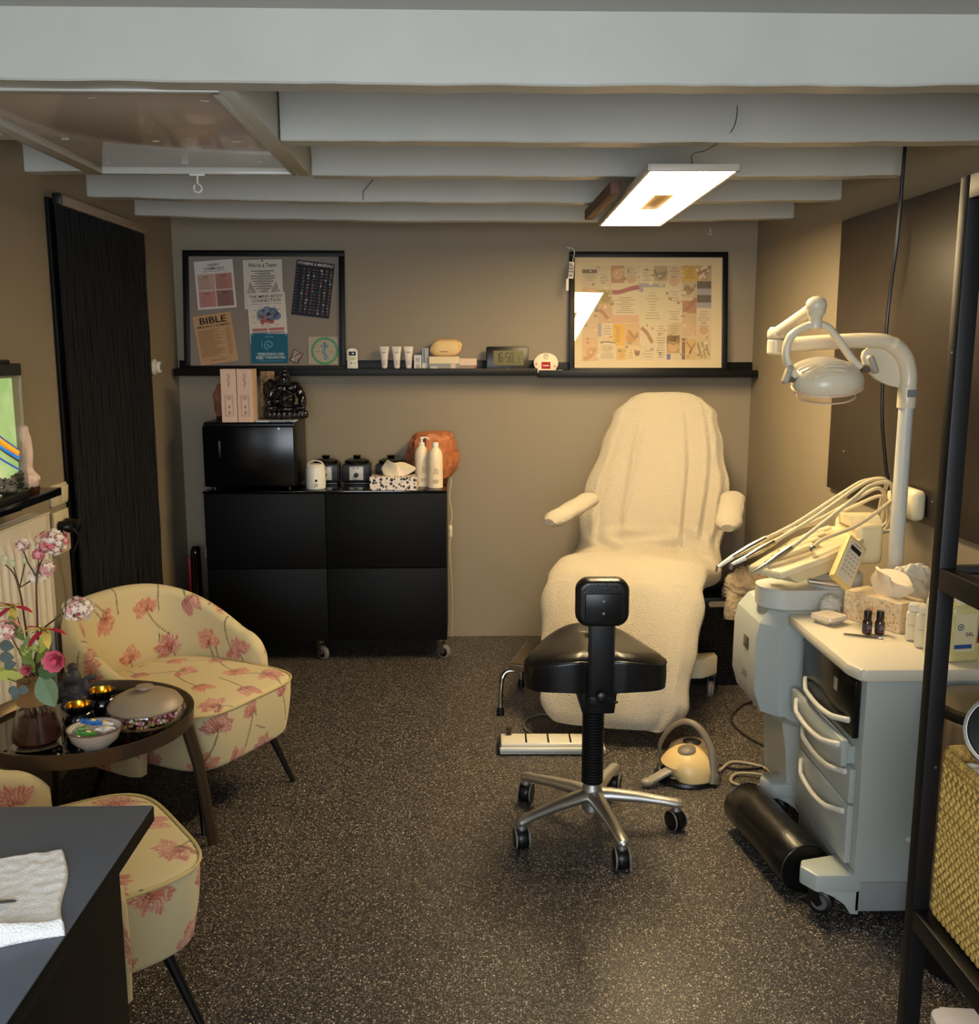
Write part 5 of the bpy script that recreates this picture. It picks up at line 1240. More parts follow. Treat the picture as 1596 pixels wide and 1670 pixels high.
t = thing('candy_dish', 'round glass dish full of small sweets under a frosted brown lid on the side table', 'dish', (-0.885, 2.62, TT))
b = B(); b.lathe([(0.05, 0.001), (0.085, 0.012), (0.104, 0.034), (0.108, 0.048), (0.104, 0.060), (0.101, 0.060), (0.105, 0.048), (0.10, 0.034), (0.08, 0.014), (0.05, 0.005)], n=48); b.out('glass_bowl', clear_glass, t)
b = B(); b.lathe([(0.100, 0.047), (0.101, 0.052), (0.089, 0.070), (0.062, 0.084), (0.03, 0.091), (0.013, 0.093)], n=48); ld = b.out('lid', M('frosted_brown_lid', S(150, 132, 110), 0.4), t); ld.location.z = .013
b = B(); b.lathe([(0.012, 0.091), (0.014, 0.096), (0.024, 0.100), (0.023, 0.105), (0.01, 0.107)], n=28); b.out('knob', M('frosted_brown_lid', S(0, 0, 0)), ld)
cs = [S(190, 40, 50), S(230, 220, 200), S(200, 120, 130), S(180, 170, 60), S(90, 60, 50), S(236, 180, 190)]
b = B(col=cs[0])
for k in range(420):
    a = random.uniform(0, 2 * PI); r = 0.094 * math.sqrt(random.random()); b.col = random.choice(cs)
    z = 0.012 + 0.02 * (r / .1) ** 2 + random.uniform(0, 0.036)
    b.sph((r * math.cos(a), r * math.sin(a), z), 0.0048, 6, 4)
o = b.out('sweets', VCG, t); o['kind'] = 'stuff'
def bowl_mat():
    m = bpy.data.materials.new('patterned_bowl'); m.use_nodes = True; nt = m.node_tree; b = nt.nodes['Principled BSDF']
    tc = nt.nodes.new('ShaderNodeTexCoord'); sp = nt.nodes.new('ShaderNodeSeparateXYZ'); nt.links.new(tc.outputs['Object'], sp.inputs[0])
    at = nt.nodes.new('ShaderNodeMath'); at.operation = 'ARCTAN2'; nt.links.new(sp.outputs[0], at.inputs[0]); nt.links.new(sp.outputs[1], at.inputs[1])
    cmb = nt.nodes.new('ShaderNodeCombineXYZ')
    k1 = nt.nodes.new('ShaderNodeMath'); k1.operation = 'MULTIPLY'; k1.inputs[1].default_value = 9.0; nt.links.new(at.outputs[0], k1.inputs[0])
    k2 = nt.nodes.new('ShaderNodeMath'); k2.operation = 'MULTIPLY'; k2.inputs[1].default_value = 190; nt.links.new(sp.outputs[2], k2.inputs[0])
    nt.links.new(k1.outputs[0], cmb.inputs[0]); nt.links.new(k2.outputs[0], cmb.inputs[1])
    br = nt.nodes.new('ShaderNodeTexBrick'); br.inputs['Scale'].default_value = 1.0; br.inputs['Mortar Size'].default_value = 0.1
    br.inputs['Brick Width'].default_value = 1.0; br.inputs['Row Height'].default_value = 1.0
    br.inputs['Color1'].default_value = S(226, 216, 204); br.inputs['Color2'].default_value = S(226, 216, 204); br.inputs['Mortar'].default_value = S(110, 96, 90)
    nt.links.new(cmb.outputs[0], br.inputs['Vector']); nt.links.new(br.outputs[0], b.inputs['Base Color']); b.inputs['Roughness'].default_value = 0.2
    return m
t = thing('patterned_bowl', 'white bowl with fine grey pattern holding wrapped sweets at the table front', 'bowl', (-0.965, 2.455, TT))
B().lathe([(0.028, 0), (0.030, 0.008), (0.034, 0.012), (0.058, 0.034), (0.068, 0.064), (0.066, 0.064), (0.055, 0.036), (0.03, 0.016), (0.0, 0.014)], n=56, cap=False).out('bowl', bowl_mat(), t)
B().lathe([(0.0685, 0.062), (0.0688, 0.0655), (0.066, 0.0655)], n=56, cap=False).out('brown_rim', M('brown_glaze', S(120, 90, 80), .3), t)
wr = [('blue wrapped sweet on top of the sweets in the patterned bowl', S(50, 110, 190), (-0.008, 0.002, 0.078), .3), ('green wrapped sweet in front in the patterned bowl', S(70, 140, 60), (-0.010, -0.028, 0.058), .5), ('white wrapped sweet at the right in the patterned bowl', S(222, 224, 226), (0.030, -0.008, 0.062), 1.2), ('green and white wrapped sweet at the left in the patterned bowl', S(150, 186, 120), (-0.034, 0.004, 0.060), 2.2), ('pale wrapped sweet at the back in the patterned bowl', S(206, 206, 220), (0.012, 0.030, 0.062), 0.1)]
for lab, c, p, a in wr:
    t = thing('wrapped_sweet', lab, 'sweet', (-0.965 + p[0], 2.455 + p[1], TT + p[2]), rz=a, ry=0.25)
    b = B()
    rings = []
    for x, w_, h_ in ((-0.026, .012, .002), (-0.018, .006, .004), (-0.014, .009, .007), (0.014, .009, .007), (0.018, .006, .004), (0.026, .012, .002)):
        rings.append([(x, w_ * math.cos(q), h_ * math.sin(q) + .002 * math.sin(q * 3)) for q in np.linspace(0, 2 * PI, 10, endpoint=False)])
    b.loft(rings); b.out('wrapper', M('wrap_%d' % int(c[0] * 999 + c[2] * 77), c, 0.3, vary=.5, vscale=90), t)
    b = B(); b.sph((0.004, 0, 0.0055), (0.008, 0.007, 0.003), 8, 5); b.out('print', M('wrap_print_%d' % int(c[1] * 99), S(230, 210, 120), .4), t)

# ---------------- desk at the lower left ----------------
t = thing('desk', 'black desk with overhanging top at the lower left corner', 'desk', (-0.545, 1.62, 0))
dk_top = M('desk_top_laminate', S(88, 96, 110), 0.45, bump=0.2, bscale=500, vary=.04)
B().box((-0.435, -0.50, 0.725), (0.87, 1.0, 0.03), 0.0015).out('desktop', dk_top, t)
B().box((-0.435, -0.50, 0.7245), (0.872, 1.002, 0.026), 0.001).out('edge_band', black_matt, t)
B().box((-0.44, -0.56, 0.355), (0.84, 0.88, 0.71), 0.002).out('body', black_matt, t)
t = thing('terry_cloth', 'white terry cloth lying on the black desk', 'cloth', (-0.70, 1.30, 0.7405), rz=0.36)
n = 90; V = np.zeros((2, n, n, 3)); uu = np.linspace(-1, 1, n)
for i, u in enumerate(uu):
    for j, v in enumerate(uu):
        x = u * 0.12 + 0.004 * math.sin(v * 4); y = v * 0.118 + 0.005 * math.sin(u * 3)
        edge = max(abs(u), abs(v)); roll = max(0, (-v - .82) / .18)
        z = 0.011 + 0.002 * noise.noise(Vector((x * 60, y * 60, 0))) + 0.0025 * noise.noise(Vector((x * 14, y * 14, 3))) + 0.011 * math.sin(min(1, roll * 1.2) * PI) * (1 + .4 * math.sin(u * 6)) - (0.008 if edge > .985 else 0)
        V[0, i, j] = (x, y, z); V[1, i, j] = (x, y, 0.0)
fa = grid_faces(n, n); fb = grid_faces(n, n)[:, ::-1] + n * n
edge_i = [i * n for i in range(n)] + [(n - 1) * n + j for j in range(n)][1:] + [i * n + n - 1 for i in range(n - 1, -1, -1)][1:] + [j for j in range(n - 1, 0, -1)]
ed = np.array([[edge_i[k], edge_i[(k + 1) % len(edge_i)], edge_i[(k + 1) % len(edge_i)] + n * n, edge_i[k] + n * n] for k in range(len(edge_i))])
mesh_np('cloth', V.reshape(-1, 3), np.concatenate([fa, fb, ed[:, ::-1]]), M('white_terry', S(243, 241, 238), 0.95, bump=1.0, bscale=420, sheen=.2, bdist=.004), t)
t = thing('steel_spatula', 'small polished steel spatula tip lying on the white cloth', 'tool', (-0.715, 1.285, 0.757), rz=0.1)
b = B(); b.sph((0.06, 0, 0), (0.022, 0.006, 0.002), 14, 8); b.out('blade', chrome, t)
b = B(); b.tube([(0.045, 0, 0), (-0.07, 0, 0.002)], 0.0028, 8); b.out('handle', chrome, t)
# ---------------- treatment chair ----------------
YAW = math.radians(14)
AC = np.array([math.cos(YAW), -math.sin(YAW), 0.0])          # across the chair, to the viewer's right
tc_ = thing('treatment_chair', 'reclining treatment chair wearing a cream terry towelling cover, in the back right corner', 'treatment chair', (0.78, 4.20, 0))
O = np.array([0.78, 4.20, 0.0])
terry = M('cream_terry', S(204, 193, 170), 0.95, bump=1.0, bscale=210, sheen=0.1, bdist=0.013)
path = [((.562, 3.61, .07), .45, .05), ((.567, 3.60, .12), .535, .055), ((.578, 3.63, .21), .585, .06), ((.598, 3.70, .34), .615, .06), ((.620, 3.79, .46), .635, .06), ((.645, 3.88, .56), .65, .06), ((.675, 3.98, .615), .66, .065), ((.74, 4.14, .615), .68, .07),
        ((.80, 4.30, .595), .69, .07), ((.845, 4.43, .60), .685, .07), ((.87, 4.50, .67), .675, .065), ((.89, 4.55, .78), .675, .065), ((.925, 4.62, .93), .655, .065), ((.95, 4.68, 1.06), .60, .06), ((.968, 4.725, 1.17), .52, .055), ((.98, 4.755, 1.24), .45, .05), ((.988, 4.78, 1.285), .37, .045), ((.995, 4.805, 1.305), .27, .03)]
P = cr([tuple(p) + (w, h) for p, w, h in path], 12)
NP_, NS = len(P), 260
V = np.zeros((NP_, NS, 3))
aa = np.linspace(0, 2 * PI, NS, endpoint=False)
for i in range(NP_):
    a0, a1 = P[max(i - 1, 0)][:3], P[min(i + 1, NP_ - 1)][:3]
    T = (a1 - a0) / np.linalg.norm(a1 - a0); Nn = np.cross(AC, T); Nn /= np.linalg.norm(Nn)
    c, w, h = P[i][:3], P[i][3], P[i][4]
    f = i / (NP_ - 1); z = c[2]
    cx, sx = np.cos(aa), np.sin(aa)
    e1, e2 = 2 / 5.0, 2 / 2.6
    u = np.sign(cx) * np.abs(cx) ** e1 * w / 2; v = np.sign(sx) * np.abs(sx) ** e2 * h
    t_ = u / (w / 2)
    front = np.clip(sx * 3, 0, 1)
    back = f > 0.54
    s_arc = f * 2.2
    fold = np.zeros(NS)
    if f > .52:     # upright folds on the backrest
        g = np.clip((f - .52) / .1, 0, 1) * np.clip((1.0 - f) / .12, 0, 1)
        lo = np.clip(1 - (f - .52) / .42, 0.15, 1)
        for (x0_, x1_, am, wd) in ((-0.30, -0.45, .030, .045), (-0.18, -0.40, .012, .06), (0.42, 0.30, .025, .045), (0.62, 0.78, .016, .05), (0.85, 0.9, .014, .05), (-0.78, -0.85, .014, .05)):
            xc = x0_ * (1 - (f - .52) / .48) + x1_ * (f - .52) / .48
            fold += g * lo * am * (np.exp(-((t_ - xc) / wd) ** 2) - .8 * np.exp(-((t_ - xc - wd * 1.3) / wd) ** 2))
    if .42 < f < .62:    # gathers in the crease
        g = math.sin((f - .42) / .2 * PI)
        fold += g * .014 * np.sin(t_ * 13 + 2.5 * np.sin(f * 50 + t_ * 3)) * np.clip(1.2 - abs(t_), 0, 1)
    if .25 < f < .55:
        g = math.sin((f - .25) / .3 * PI)
        fold += g * .006 * np.sin(t_ * 5 + f * 60 + 2 * np.sin(t_ * 4)) + g * .008 * np.exp(-((t_ - .28 - (f - .4) * 2.5) / .05) ** 2)
    if f < .3:
        fold += .004 * np.sin(t_ * 6 + f * 22) * math.sin(min(1, f / .1) * PI / 2) + .010 * np.exp(-((t_ - .82) / .06) ** 2) * (1 - f / .3) - .006 * np.exp(-((t_ - .7) / .05) ** 2) * (1 - f / .3)
    fold *= 1.55
    fold += 0.0035 * snoise(np.stack([t_ * 3, np.full(NS, f * 14), np.full(NS, 1.0)], -1), 1.0, 3.0)
    wob = 0.008 * math.sin(f * 31) + 0.005 * math.sin(f * 73 + 1)
    V[i] = c[None, :] + np.outer(u + wob * np.sign(cx) * (abs(cx) > .6), AC) + np.outer(v - h * .75 + fold * front, Nn)
Vr = (V - O).reshape(-1, 3)
o = mesh_np('towelling_cover', Vr, grid_faces(NP_, NS, closed_v=True), terry, tc_)
bm = bmesh.new(); bm.from_mesh(o.data); bm.verts.ensure_lookup_table()
for row in (0, NP_ - 1): bm.faces.new([bm.verts[row * NS + k] for k in range(NS)])
bmesh.ops.recalc_face_normals(bm, faces=bm.faces); bm.to_mesh(o.data); bm.free(); o.data.shade_smooth()
md = o.modifiers.new('nap', 'SUBSURF'); md.levels = 1; md.render_levels = 1
# hanging side skirts of the cover under the seat right
b = B(); n = 40; rings = []
for k in range(n):
    f = k / (n - 1); base = np.array([1.06 - .12 * f, 4.42 - .50 * f, .56 - .0 * f]); dz = .05 + .07 * math.sin(f * PI) + .01 * math.sin(f * 30)
    o1 = 0.012 * math.sin(f * 22)
    rings.append([tuple(base - O + q) for q in ((0, 0, .02), (0.012 + o1, 0, -dz * .5), (o1, 0, -dz), (-0.012 + o1, 0, -dz), (-0.01, 0, 0))])
b.loft(rings); b.out('cover_side', terry, tc_)
# armrests
def arm(p0, p1, r, nm):
    p0, p1 = np.array(p0) - O, np.array(p1) - O
    d = p1 - p0; pts = [p0 + d * f for f in np.linspace(0, 1, 16)]
    rr = [r * (0.35 + .65 * math.sin(min(1, f * 7) * PI / 2)) * (0.5 + .5 * math.sin(min(1, (1 - f) * 7) * PI / 2)) * (1 + .04 * math.sin(f * 17)) for f in np.linspace(0, 1, 16)]
    b = B(); b.tube(pts, rr, 20, flat=(.72, 1.15)); b.out(nm, terry, tc_)
arm((.60, 4.47, .845), (.365, 4.13, .785), .046, 'armrest')
arm((1.235, 4.42, .86), (1.125, 4.09, .765), .05, 'armrest')
# base
b = B(); b.box((0, .05, .30), (.30, .34, .36), .03); b.out('column', cream_plastic, tc_)
b = B(); b.box((.0, .02, .07), (.31, .72, .06), .02); b.out('base_plate', M('dark_base', S(48, 46, 44), .5), tc_)
b = B(); b.prism([(.10, -.13), (.24, -.115), (.335, -.03), (.335, .015), (.22, .03), (.10, .03)], .035, 'z', .10, .008)
b.M = Matrix.Identity(4); b.out('outrigger', cream_plastic, tc_)
b = B(); b.prism([(.18, -.03), (.34, -.005), (.34, -.06), (.26, -.12), (.18, -.12)], .09, 'z', .095, .012); b.out('outrigger_cover', cream_plastic, tc_)
castor(tc_, .315, -.06, .036, grey_rubber, black_plastic, 1.2, z_top=.10, hub=cream_plastic)
castor(tc_, -.20, -.28, .03, grey_rubber, black_plastic, 1.0, z_top=.08)
castor(tc_, .10, .36, .03, grey_rubber, black_plastic, 1.0, z_top=.08)

# ---------------- saddle stool ----------------
leather = M('black_leather', S(15, 14, 14), 0.3, bump=0.35, bscale=260, coat=0.1)
st = thing('saddle_stool', 'black saddle stool with small backrest on a five-armed chrome base, centre of the room', 'stool', (.408, 2.955, 0))
b = B(); b.lathe([(.026, .075), (.034, .08), (.036, .10), (.032, .125), (.027, .15)], n=28)
b.lathe([(.028, .055), (.033, .06), (.033, .08)], n=24); b.out('hub', alu, st)
for k in range(5):
    a = math.radians(-6 + 72 * k); ca, sa = math.cos(a), math.sin(a)
    b = B(); pts = [(ca * r, sa * r, z) for r, z in ((.015, .108), (.06, .110), (.15, .104), (.23, .094), (.268, .088), (.282, .084), (.29, .08))]
    b.tube(pts, [.03, .028, .0225, .019, .021, .018, .006], 16, flat=(.75, 1.0), up=(0, 0, 1)); b.out('base_arm', alu, st)
    b = B(); b.cyl((ca * .27, sa * .27, .06), (ca * .27, sa * .27, .088), .0155); b.out('castor_socket', alu, st)
    fo = B(); ang = PI / 2 + [.45, -.3, -.35, .15, .05][k]
    fo.M = Matrix.Translation((ca * .27, sa * .27, 0)) @ Matrix.Rotation(ang, 4, 'Z')
    fo.lathe([(.016, -.016), (.024, -.014), (.024, .014), (.016, .016)], (0, 0, .034), rot=(PI / 2, 0, 0), n=20); fo.lathe([(.033, -.012), (.034, -.009), (.034, .009), (.033, .012)], (0, 0, .032), rot=(PI / 2, 0, 0), n=24); fo.box((0, 0, .056), (.034, .03, .016), .005); fo = fo.out('castor', black_plastic, st)
    for s_ in (-1, 1):
        b = B(); b.M = Matrix.Translation((ca * .27, sa * .27, 0)) @ Matrix.Rotation(ang, 4, 'Z')
        b.lathe([(.022, -.006), (.0315, -.004), (.0315, .004), (.022, .006)], (0, s_ * .0185, .0315), rot=(PI / 2, 0, 0), n=26); b.out('wheel', black_plastic, fo)
        b = B(); b.M = Matrix.Translation((ca * .27, sa * .27, 0)) @ Matrix.Rotation(ang, 4, 'Z')
        b.lathe([(.0312, -.0028), (.0325, -.002), (.0325, .002), (.0312, .0028)], (0, s_ * .0205, .0320), rot=(PI / 2, 0, 0), n=26, cap=False); b.out('tread', grey_rubber, fo)
b = B(); pf = []
for k in range(29):
    z = .15 + k * .0096; pf += [(.0295, z), (.035, z + .0035), (.035, z + .006), (.0295, z + .0096)]
b.lathe(pf, n=26); b.out('bellows', M('black_rubber_bellows', S(16, 16, 17), .5), st)
# saddle: two rear lobes with a central groove, narrowing to the front
n = 72; m_ = 50; V = np.zeros((n, m_, 3))
def outl(a):
    c, s_ = math.cos(a), math.sin(a)     # s>0 front
    if s_ >= 0: w = .205 * abs(c) ** 1.0; x = math.copysign(w, c); y = .21 * s_ ** 1.15; x *= (1 - .25 * s_)
    else: x = .222 * math.copysign(abs(c) ** .55, c); y = -.15 * abs(s_) ** .62; y *= (1 - .18 * max(0, 1 - abs(x) / .06))
    return x, y
def saddle_top(x, y):
    return .618 - .028 * (abs(x) / .2) ** 2.0 + .012 * math.exp(-((y - .16) / .07) ** 2) - .016 * math.exp(-(x / .02) ** 2) * (1 if y < .08 else 0.3)
for i in range(n):
    a = 2 * PI * i / n; ox, oy = outl(a)
    for j in range(m_):
        f = j / (m_ - 1)
        if f < .5: g = f / .5; x, y = ox * g, oy * g; z = saddle_top(x, y) - .022 * g ** 10 * 1.0
        elif f < .8: g = (f - .5) / .3; x, y = ox * (1 + .008 * math.sin(g * PI)), oy * (1 + .008 * math.sin(g * PI)); z = saddle_top(ox, oy) - .022 - (.066 + .012 * math.sin(g)) * g - (.034 * (1 - abs(ox) / .22)) * g
        else: g = (f - .8) / .2; x, y = ox * (1 - g * .97), oy * (1 - g * .97); z = saddle_top(ox, oy) - .098 - .034 * (1 - abs(ox) / .22) - .010 * g
        V[i, j] = (x, y + .02, z)
mesh_np('seat', V.reshape(-1, 3), grid_faces(n, m_, closed_u=True), leather, st, ang=75)
b = B(); pts = []
for i in range(0, n, 1):
    ox, oy = outl(2 * PI * i / n); pts.append((ox * 1.004, oy * 1.004 + .02, saddle_top(ox, oy) - .022))
pts.append(pts[0]); b.tube(pts, .0022, 5); b.out('seam', leather, st)
b = B(); b.box((0, -.03, .472), (.118, .18, .10), .005, taper=(.84, .9)); b.out('tilt_mechanism', black_metal, st)
b = B(); b.box((0, -.150, .595), (.072, .012, .31), .003); b.box((0, -.11, .48), (.08, .10, .03), .003); b.box((-.035, -.148, .60), (.006, .03, .28), .002); b.box((.035, -.148, .60), (.006, .03, .28), .002); b.out('back_bracket', black_metal, st)
b = B(); b.lathe([(.012, 0), (.012, .012), (.018, .014), (.018, .026), (.012, .03)], (0, -.158, .50), rot=(PI / 2, 0, 0), n=18); b.tube([(.02, -.165, .48), (.05, -.16, .478)], .004, 8); b.out('adjust_knob', black_plastic, st)
b = B(); b.loft([[(x * k_, y_, .785 + (z_ - .785) * k_) for x, z_ in rrect(.158, .145, .038, 9, 0, .785)] for y_, k_ in ((-.172, .80), (-.171, .88), (-.166, .95), (-.155, .995), (-.14, 1.0), (-.125, .99), (-.115, .94), (-.110, .84))]); pad = b.out('back_pad', leather, st, ang=60)
b = B(); b.box((0, -.1735, .772), (.108, .008, .088), .003, 2); bp_ = b.out('back_plate', black_plastic, st)
b = B(); b.lathe([(.0048, 0), (.004, .003)], (0, -.1775, .795), n=12, rot=(PI / 2, 0, 0)); b.lathe([(.0048, 0), (.004, .003)], (0, -.1775, .758), n=12, rot=(PI / 2, 0, 0)); b.out('screw', brushed, st)

# ---------------- step stool ----------------
t = thing('step_stool', 'low chrome step stool with dark top left of the treatment chair', 'step stool', (.365, 4.057, 0), rz=math.radians(-17))
b = B(); b.box((0, 0, .205), (.28, .335, .028), .004); b.out('tray_frame', brushed, t)
B().box((0, 0, .221), (.265, .32, .004), .001).out('tread_mat', M('ribbed_mat', S(70, 58, 44), .5), t)
for sx in (-1, 1):
    for sy in (-1, 1):
        b = B(); b.tube(cr([(sx * .11, sy * .15, .19), (sx * .15, sy * .165, .182), (sx * .165, sy * .18, .14), (sx * .168, sy * .185, .03)], 5), .0105, 12); lg = b.out('leg', chrome, t)
        B().lathe([(.0165, 0), (.017, .004), (.013, .035)], (sx * .168, sy * .185, 0), n=18).out('rubber_foot', black_plastic, lg)

# ---------------- floor control bar ----------------
t = thing('foot_control_bar', 'low white foot control bar with black slots at the foot of the treatment chair', 'foot control', (.335, 3.57, 0), rz=-0.03)
b = B(); b.box((0, 0, .014), (.40, .13, .018), .004); b.box((0, -.056, .018), (.40, .018, .022), .003); b.out('base', white_lac, t)
b = B(); b.box((0, .01, .031), (.395, .10, .018), .008, 3); b.out('top_plate', M('control_white', S(214, 208, 190), .3), t)
for k in range(4):
    b = B(); b.box((-.10 + .085 * k, .008, .0405), (.007, .082, .003), .001); b.out('slot', black_plastic, t)
b = B(); b.lathe([(.011, 0), (.007, .006), (.006, .018), (.012, .02), (.012, .03)], (-.165, .045, .04), n=16); b.out('knob', M('brown_knob', S(60, 36, 30), .4), t)
B().box((-.203, 0, .016), (.012, .12, .024), .003).out('end_cap', black_plastic, t)
b = B(); b.tube(cr([(.60, 3.82, .05), (.45, 3.86, .006), (.33, 3.92, .006), (.25, 3.85, .006), (.25, 3.74, .006), (.33, 3.66, .006), (.36, 3.645, .03)], 8), .004, 7)
tag(b.out('control_cable', M('grey_cable', S(110, 104, 92), .6)), 'thin grey cable looping on the floor behind the foot control bar', 'cable')

# ---------------- foot pedal device ----------------
t = thing('foot_pedal', 'cream domed foot pedal with grey hoop on the floor beside the treatment chair', 'foot pedal', (.80, 3.30, 0), rz=0.0)
ivory = M('ivory_plastic', S(222, 192, 132), 0.35)
warmgrey = M('warm_grey_plastic', S(112, 102, 88), .45)
B().lathe([(.115, 0.002), (.12, .006), (.116, .016)], (.0, .01, 0), n=40, sy=.9).out('base_ring', black_plastic, t)
b = B(); rings = []
for zz, r in ((.014, .108), (.03, .108), (.06, .100), (.085, .082), (.105, .055), (.115, .03), (.118, .004)):
    rings.append([(r * math.cos(a) * (1.0 if math.cos(a) > 0 else (.62 if zz < .045 else .95)), .01 + r * .92 * math.sin(a), zz) for a in np.linspace(0, 2 * PI, 44, endpoint=False)])
b.loft(rings); b.out('dome', ivory, t)
B().lathe([(.026, 0), (.027, .004), (.022, .008), (0, .009)], (-.01, -.015, .112), rot=(.28, -.15, 0), n=28, sx=1.2).out('button', warmgrey, t)
b = B(); b.tube(cr([(-.075, .10, .02), (-.082, .105, .08), (-.05, .09, .15), (.0, .06, .19), (.045, .02, .175), (.075, -.03, .115), (.078, -.06, .05), (.075, -.075, .01)], 8), [.013] * 40 + [.015] * 10 + [.02] * 7, 12, flat=(.55, 1.0)); b.out('carry_hoop', warmgrey, t)
b = B(); b.box((-.115, -.05, .032), (.10, .04, .014), .006, rot=(0, -.35, .35)); b.sph((-.16, -.07, .018), (.024, .02, .014)); b.out('lever', M('light_grey_lever', S(150, 144, 130), .4), t)
b = B(); b.tube([(-.105 + .02 * math.cos(a) * 0, 0, 0) for a in (0, 1)], .001) if False else None
b.tube([(-.0 + .098 * math.cos(a), .01 + .088 * math.sin(a), .026) for a in np.linspace(PI * .75, PI * 1.35, 16)], .006, 8); b.out('steel_rail', chrome, t)
t = thing('rubber_disc', 'dark rubber foot disc on the floor behind the cream foot pedal', 'disc', (.86, 3.50, 0))
B().lathe([(.085, 0), (.09, .01), (.08, .035), (.055, .05), (.03, .052)], n=36).out('disc', warmgrey, t)
B().lathe([(.03, .05), (.034, .055), (.02, .062), (0, .063)], n=24).out('cap', black_plastic, t)
b = B(); b.tube(cr([(.92, 3.33, .01), (1.0, 3.42, .006), (1.10, 3.36, .006), (1.09, 3.26, .006), (1.0, 3.21, .006), (.945, 3.25, .006), (.98, 3.31, .009), (1.06, 3.29, .013), (1.12, 3.24, .006), (1.2, 3.2, .01)], 8), .0055, 8)
tag(b.out('pedal_hose', M('grey_hose', S(160, 150, 128), .5)), 'pale grey hose coiled on the floor beside the cream foot pedal', 'hose')
b = B(); b.tube(cr([(1.26, 4.05, .01), (1.18, 3.98, .006), (1.10, 3.82, .006), (1.12, 3.65, .006), (1.2, 3.5, .006), (1.24, 3.42, .03)], 8), .005, 7); b.tube(cr([(.94, 3.40, .006), (1.0, 3.36, .006), (1.12, 3.38, .006), (1.22, 3.48, .006)], 8), .005, 7)
tag(b.out('dark_cable', M('dark_brown_cable', S(40, 30, 26), .6)), 'dark cable curling on the floor behind the treatment unit', 'cable')

# ---------------- black bolster ----------------
t = thing('bolster', 'black leather bolster roll lying on the floor against the treatment unit', 'bolster', (.93, 2.735, .078), rz=math.radians(-82))
b = B(); L, R_ = .40, .072; rings = []
for x, r in ((-L / 2, R_ * .93), (-L / 2 + .006, R_), (-L / 4, R_ * 1.02), (0, R_ * .985), (L / 4, R_ * 1.02), (L / 2 - .006, R_), (L / 2, R_ * .93)):
    rings.append([(x, r * math.cos(a) * 1.03, r * math.sin(a) * (1 if math.sin(a) > 0 else .985)) for a in np.linspace(0, 2 * PI, 40, endpoint=False)])
b.loft(rings); b.out('roll', leather, t)
for x in (-L / 2, L / 2):
    b = B(); b.tube([(x, R_ * .98 * math.cos(a), R_ * .98 * math.sin(a)) for a in np.linspace(0, 2 * PI, 40)], .003, 6); b.out('end_seam', leather, t)

# ---------------- laundry basket with towels ----------------
t = thing('laundry_basket', 'black perforated laundry basket behind the treatment chair', 'basket', (1.235, 4.40, 0))
def wall_grid(p0, p1, q0, q1, nu, nv):
    """perforated panel: bars as solid faces, holes left open"""
    bm = B(); p0, p1, q0, q1 = map(Vector, (p0, p1, q0, q1))
    def at(u, v): return (p0.lerp(p1, u)).lerp(q0.lerp(q1, u), v)
    us = []; 
    for k in range(nu): us += [(k + .0) / nu, (k + .62) / nu]
    us.append(1.0); vs = []
    for k in range(nv): vs += [(k + .0) / nv, (k + .62) / nv]
    vs.append(1.0)
    for i in range(len(us) - 1):
        for j in range(len(vs) - 1):
            hole = (i % 2 == 1) and (j % 2 == 1) and 2 < j < len(vs) - 5 and 2 < i < len(us) - 4 and not (abs(i - len(us) / 2) < 5 and (j % 14) < 5)
            if hole: continue
            bm.quad([at(us[i], vs[j]), at(us[i + 1], vs[j]), at(us[i + 1], vs[j + 1]), at(us[i], vs[j + 1])])
    return bm
bw, bd, bh = .21, .15, .42
for nm, a, c in (('front', (-1, -1), (1, -1)), ('back', (1, 1), (-1, 1)), ('left', (-1, 1), (-1, -1)), ('right', (1, -1), (1, 1))):
    k = .88
    g = wall_grid((a[0] * bw * k, a[1] * bd * k, .004), (c[0] * bw * k, c[1] * bd * k, .004), (a[0] * bw, a[1] * bd, bh - .05), (c[0] * bw, c[1] * bd, bh - .05), 26 if nm in ('front', 'back') else 18, 24)
    o = g.out('side_wall', black_plastic, t, smooth=False); md = o.modifiers.new('t', 'SOLIDIFY'); md.thickness = .003
b = B(); b.box((0, 0, .004), (bw * 1.74, bd * 1.74, .006)); b.out('bottom', black_plastic, t)
b = B()
b.prism(rrect(bw * 2 + .02, bd * 2 + .02, .03), .012, 'z', bh - .008) if False else None
for (x, y, sx, sy) in ((0, -bd, 2 * bw + .02, .014), (0, bd, 2 * bw + .02, .014), (-bw, 0, .014, 2 * bd), (bw, 0, .014, 2 * bd)): b.box((x, y, bh - .028), (sx, sy, .055), .004)
b.out('rim', black_plastic, t)
b = B(); b.prism(rrect(.10, .026, .012, 5, -.09, bh - .03), .003, 'y', -bd - .009); b.out('handle_slot', M('slot_showing_towel', S(190, 172, 140), .9), t)
